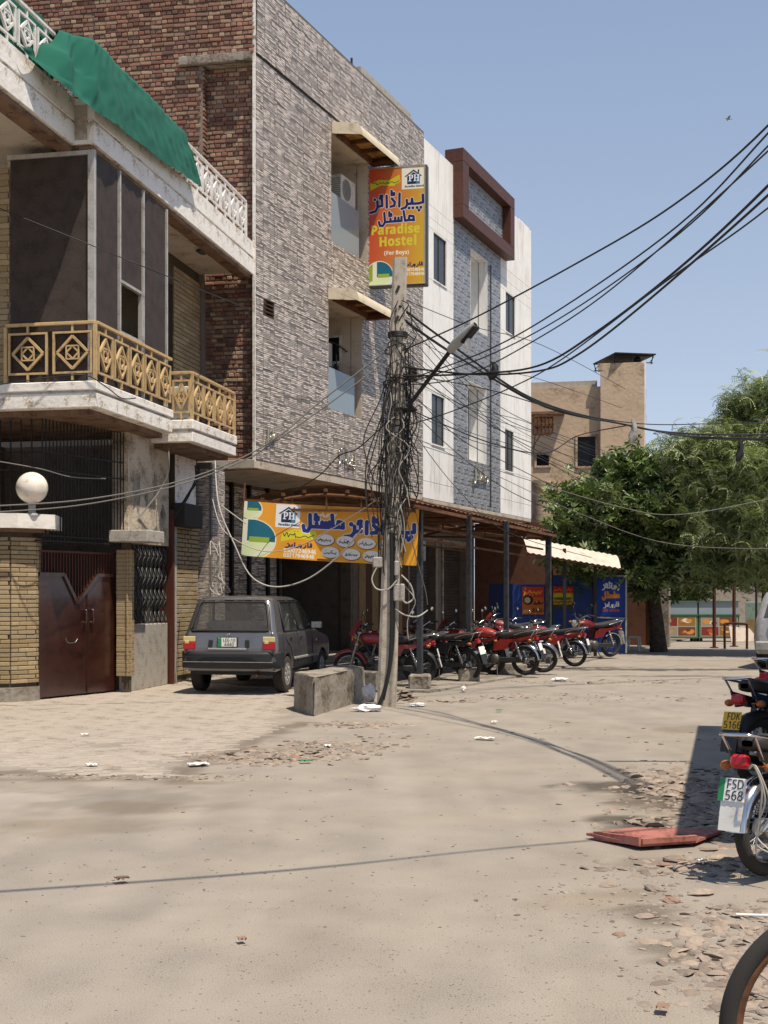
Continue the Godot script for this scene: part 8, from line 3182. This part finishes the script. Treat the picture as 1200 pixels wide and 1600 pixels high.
	m.beam(a1 + Vector3(0.05, 0.02, 0.01), a5 + Vector3(0, 0.05, 0.0), 0.02, 0.05)
	m.beam(a5 + Vector3(0.01, 0.05, 0), a4 + Vector3(0, 0.05, 0), 0.03, 0.03)
	obj("bent_lip", m, M.red_board, rb)
	# stick
	m = MB.new()
	m.tube([G(1150, 1434) + Vector3(0, 0.015, 0), G(1215, 1436) + Vector3(0, 0.015, 0)], 0.007, 6)
	tag(obj("white_stick", m, M.paper), "thin white stick on the ground behind the bicycle wheel", "stick")
	# food stall cabinets under the trees
	for k in 2:
		var st := thing("food_stall", ["left green food stall cabinet with drink pictures under the tree", "right green food stall cabinet with plate pictures"][k], "stall", Vector3([9.25, 10.55][k], 0, -40.3), 0.0, "green food stalls")
		m = MB.new()
		m.span(Vector3(-0.64, 0.1, -0.6), Vector3(0.64, 0.82, 0.0), 0.01)
		obj("cabinet", m, M.stall_green, st)
		m = MB.new()
		m.span(Vector3(-0.62, 0.86, -0.56), Vector3(0.62, 1.25, -0.04))
		obj("glass_case", m, M.frost, st)
		m = MB.new()
		m.span(Vector3(-0.66, 0.822, -0.62), Vector3(0.66, 0.858, 0.03))
		m.span(Vector3(-0.66, 1.252, -0.62), Vector3(0.66, 1.28, 0.02))
		obj("counter", m, M.stall_green, st)
		m = MB.new()
		for x in [-0.55, 0.55]:
			for z in [-0.5, -0.08]:
				m.span(Vector3(x - 0.04, 0, z - 0.04), Vector3(x + 0.04, 0.1, z + 0.04))
		obj("feet", m, M.iron, st)
		var c := Canvas.new(128, 80, Color(0.66, 0.65, 0.60))
		var g := RandomNumberGenerator.new()
		g.seed = 60 + k
		for i in 4:
			var x := 2 + (i % 2) * 63
			var y := 2 + (i / 2) * 39
			c.rect(x, y, 60, 36, [Color(0.50, 0.16, 0.12), Color(0.55, 0.42, 0.20), Color(0.58, 0.54, 0.48), Color(0.42, 0.26, 0.18)][(i + k * 2) % 4])
			for j in 5:
				c.oval(x + g.randf_range(12, 48), y + g.randf_range(10, 26), g.randf_range(5, 14), g.randf_range(4, 9), [Color(0.82, 0.55, 0.20), Color(0.45, 0.18, 0.08), Color(0.88, 0.84, 0.76), Color(0.70, 0.30, 0.10)][g.randi() % 4])
		m = MB.new()
		m.quad(Vector3(-0.58, 0.78, 0.006), Vector3(0.58, 0.78, 0.006), Vector3(0.58, 0.16, 0.006), Vector3(-0.58, 0.16, 0.006))
		obj("picture_panel", m, print_mat(c, 0.5), st)
	var gs := thing("end_stall", "pale green stall end with pictures right of the two food stalls", "stall", Vector3(11.75, 0, -40.0), -0.5)
	m = MB.new()
	m.span(Vector3(-0.45, 0.0, -0.5), Vector3(0.45, 1.25, 0.0), 0.01)
	obj("cabinet", m, M.stall_pale, gs)
	m = MB.new()
	m.span(Vector3(-0.4, 0.15, 0.002), Vector3(0.1, 0.7, 0.012))
	obj("picture_panel", m, M.stripe_a, gs)
	# barrier posts
	for l in [[1116, 1012, 1.9, "slim dark post in front of the stalls, left one"], [1147, 1010, 1.9, "slim dark post in front of the stalls, right one"]]:
		m = MB.new()
		var p: Vector3 = G(l[0], l[1])
		m.tube([p, p + Vector3(0, l[2], 0)], 0.05, 8)
		m.tube([p, p + Vector3(0, 0.02, 0)], 0.12, 10)
		tag(obj("slim_post", m, M.gate_bar), l[3], "post", "slim posts by the stalls")
	m = MB.new()
	var h0: Vector3 = G(1167, 1014)
	m.tube(curve([h0, h0 + Vector3(0, 0.6, 0), h0 + Vector3(-0.05, 0.68, 0), h0 + Vector3(-0.5, 0.68, -0.2), h0 + Vector3(-0.55, 0.6, -0.2), h0 + Vector3(-0.55, 0, -0.2)], 5), 0.035, 7)
	tag(obj("hoop_rail", m, M.gate_bar), "red-brown hoop rail beside the silver car", "railing")
	m = MB.new()
	var o0: Vector3 = G(1160, 1003)
	m.plate(PackedVector2Array([Vector2(-0.35, 0), Vector2(0.55, 0.0), Vector2(0.25, 0.42), Vector2(-0.4, 0.5)]), -0.03, 0.03, Transform3D(Basis(Vector3.RIGHT, -0.25), o0))
	tag(obj("leaning_board", m, M.awn_pink), "tan board leaning on the ground behind the hoop rail", "board")
	m = MB.new()
	m.beam(Vector3(9.0, 1.4, -62.0), Vector3(30.0, 1.4, -58.0), 0.3, 2.8)
	tag(obj("end_wall", m, M.concrete_l), "grey boundary wall at the far end of the street", "wall")
	# green banner on a post
	var gb := thing("street_banner", "small green banner on a post among the trees at the right", "banner", Vector3(11.0, 0, -38.0))
	m = MB.new()
	m.tube([Vector3(0.05, 0, 0), Vector3(0.05, 2.9, 0)], 0.035, 7)
	obj("post", m, M.iron, gb)
	var c2 := Canvas.new(96, 110, Color(0.42, 0.66, 0.34))
	c2.oval(48, 44, 18, 30, Color(0.60, 0.62, 0.62))
	c2.oval(48, 24, 11, 12, Color(0.62, 0.50, 0.42))
	c2.rect(30, 50, 38, 26, Color(0.45, 0.47, 0.52))
	scribble(c2, 12, 84, 72, 16, 2.0, Color(0.85, 0.88, 0.80), 4)
	m = MB.new()
	m.quad(Vector3(-0.20, 2.85, 0.05), Vector3(0.36, 2.85, 0.05), Vector3(0.36, 2.15, 0.05), Vector3(-0.20, 2.15, 0.05))
	m.quad(Vector3(0.36, 2.85, 0.04), Vector3(-0.20, 2.85, 0.04), Vector3(-0.20, 2.15, 0.04), Vector3(0.36, 2.15, 0.04))
	obj("printed_sheet", m, print_mat(c2, 0.6), gb)
	# white plastic chair foot of the tree replaced by a stool behind the blue door
	var stl := thing("white_stool", "small white stool in the dark gap behind the blue door", "stool", Vector3(6.55, 0, -33.6))
	m = MB.new()
	m.box(Vector3(0, 0.36, 0), Vector3(0.34, 0.04, 0.34), Basis.IDENTITY, 0.015)
	obj("seat", m, M.plastic_white, stl)
	for x in [-1.0, 1.0]:
		for z in [-1.0, 1.0]:
			m = MB.new()
			m.beam(Vector3(x * 0.13, 0.34, z * 0.13), Vector3(x * 0.17, 0.0, z * 0.17), 0.035, 0.035)
			obj("leg", m, M.plastic_white, stl)
	# bird gliding over the road
	var bd := MB.new()
	bd.ball(Vector3.ZERO, Vector3(0.07, 0.06, 0.20), 10, 8)
	bd.ball(Vector3(0, 0.03, -0.22), Vector3(0.045, 0.045, 0.06), 8, 6)
	bd.tri(Vector3(0, 0.0, 0.15), Vector3(-0.09, 0.0, 0.38), Vector3(0.09, 0.0, 0.38))
	for s in [-1.0, 1.0]:
		var w := [Vector3(s * 0.04, 0.03, -0.12), Vector3(s * 0.32, 0.14, -0.10), Vector3(s * 0.62, 0.07, 0.06), Vector3(s * 0.34, 0.10, 0.12), Vector3(s * 0.04, 0.02, 0.10)]
		for k in [0.0, 0.02]:
			bd.face([w[0] + Vector3(0, k, 0), w[1] + Vector3(0, k, 0), w[3] + Vector3(0, k, 0), w[4] + Vector3(0, k, 0)], Vector3(0, 0.5 if k == 0.0 else -0.5, 0))
			bd.face([w[1] + Vector3(0, k, 0), w[2], w[3] + Vector3(0, k, 0)], Vector3(0, 0.5 if k == 0.0 else -0.5, 0))
	var bo = obj("bird", bd, M.iron)
	bo.transform = Transform3D(Basis(Vector3.UP, 0.9) * Basis(Vector3(0, 0, 1), 0.75) * Basis(Vector3.RIGHT, 0.3), P(1138, 186, 95.0))
	bo.scale = Vector3.ONE * 0.75
	tag(bo, "dark bird gliding high in the sky at the upper right", "bird")
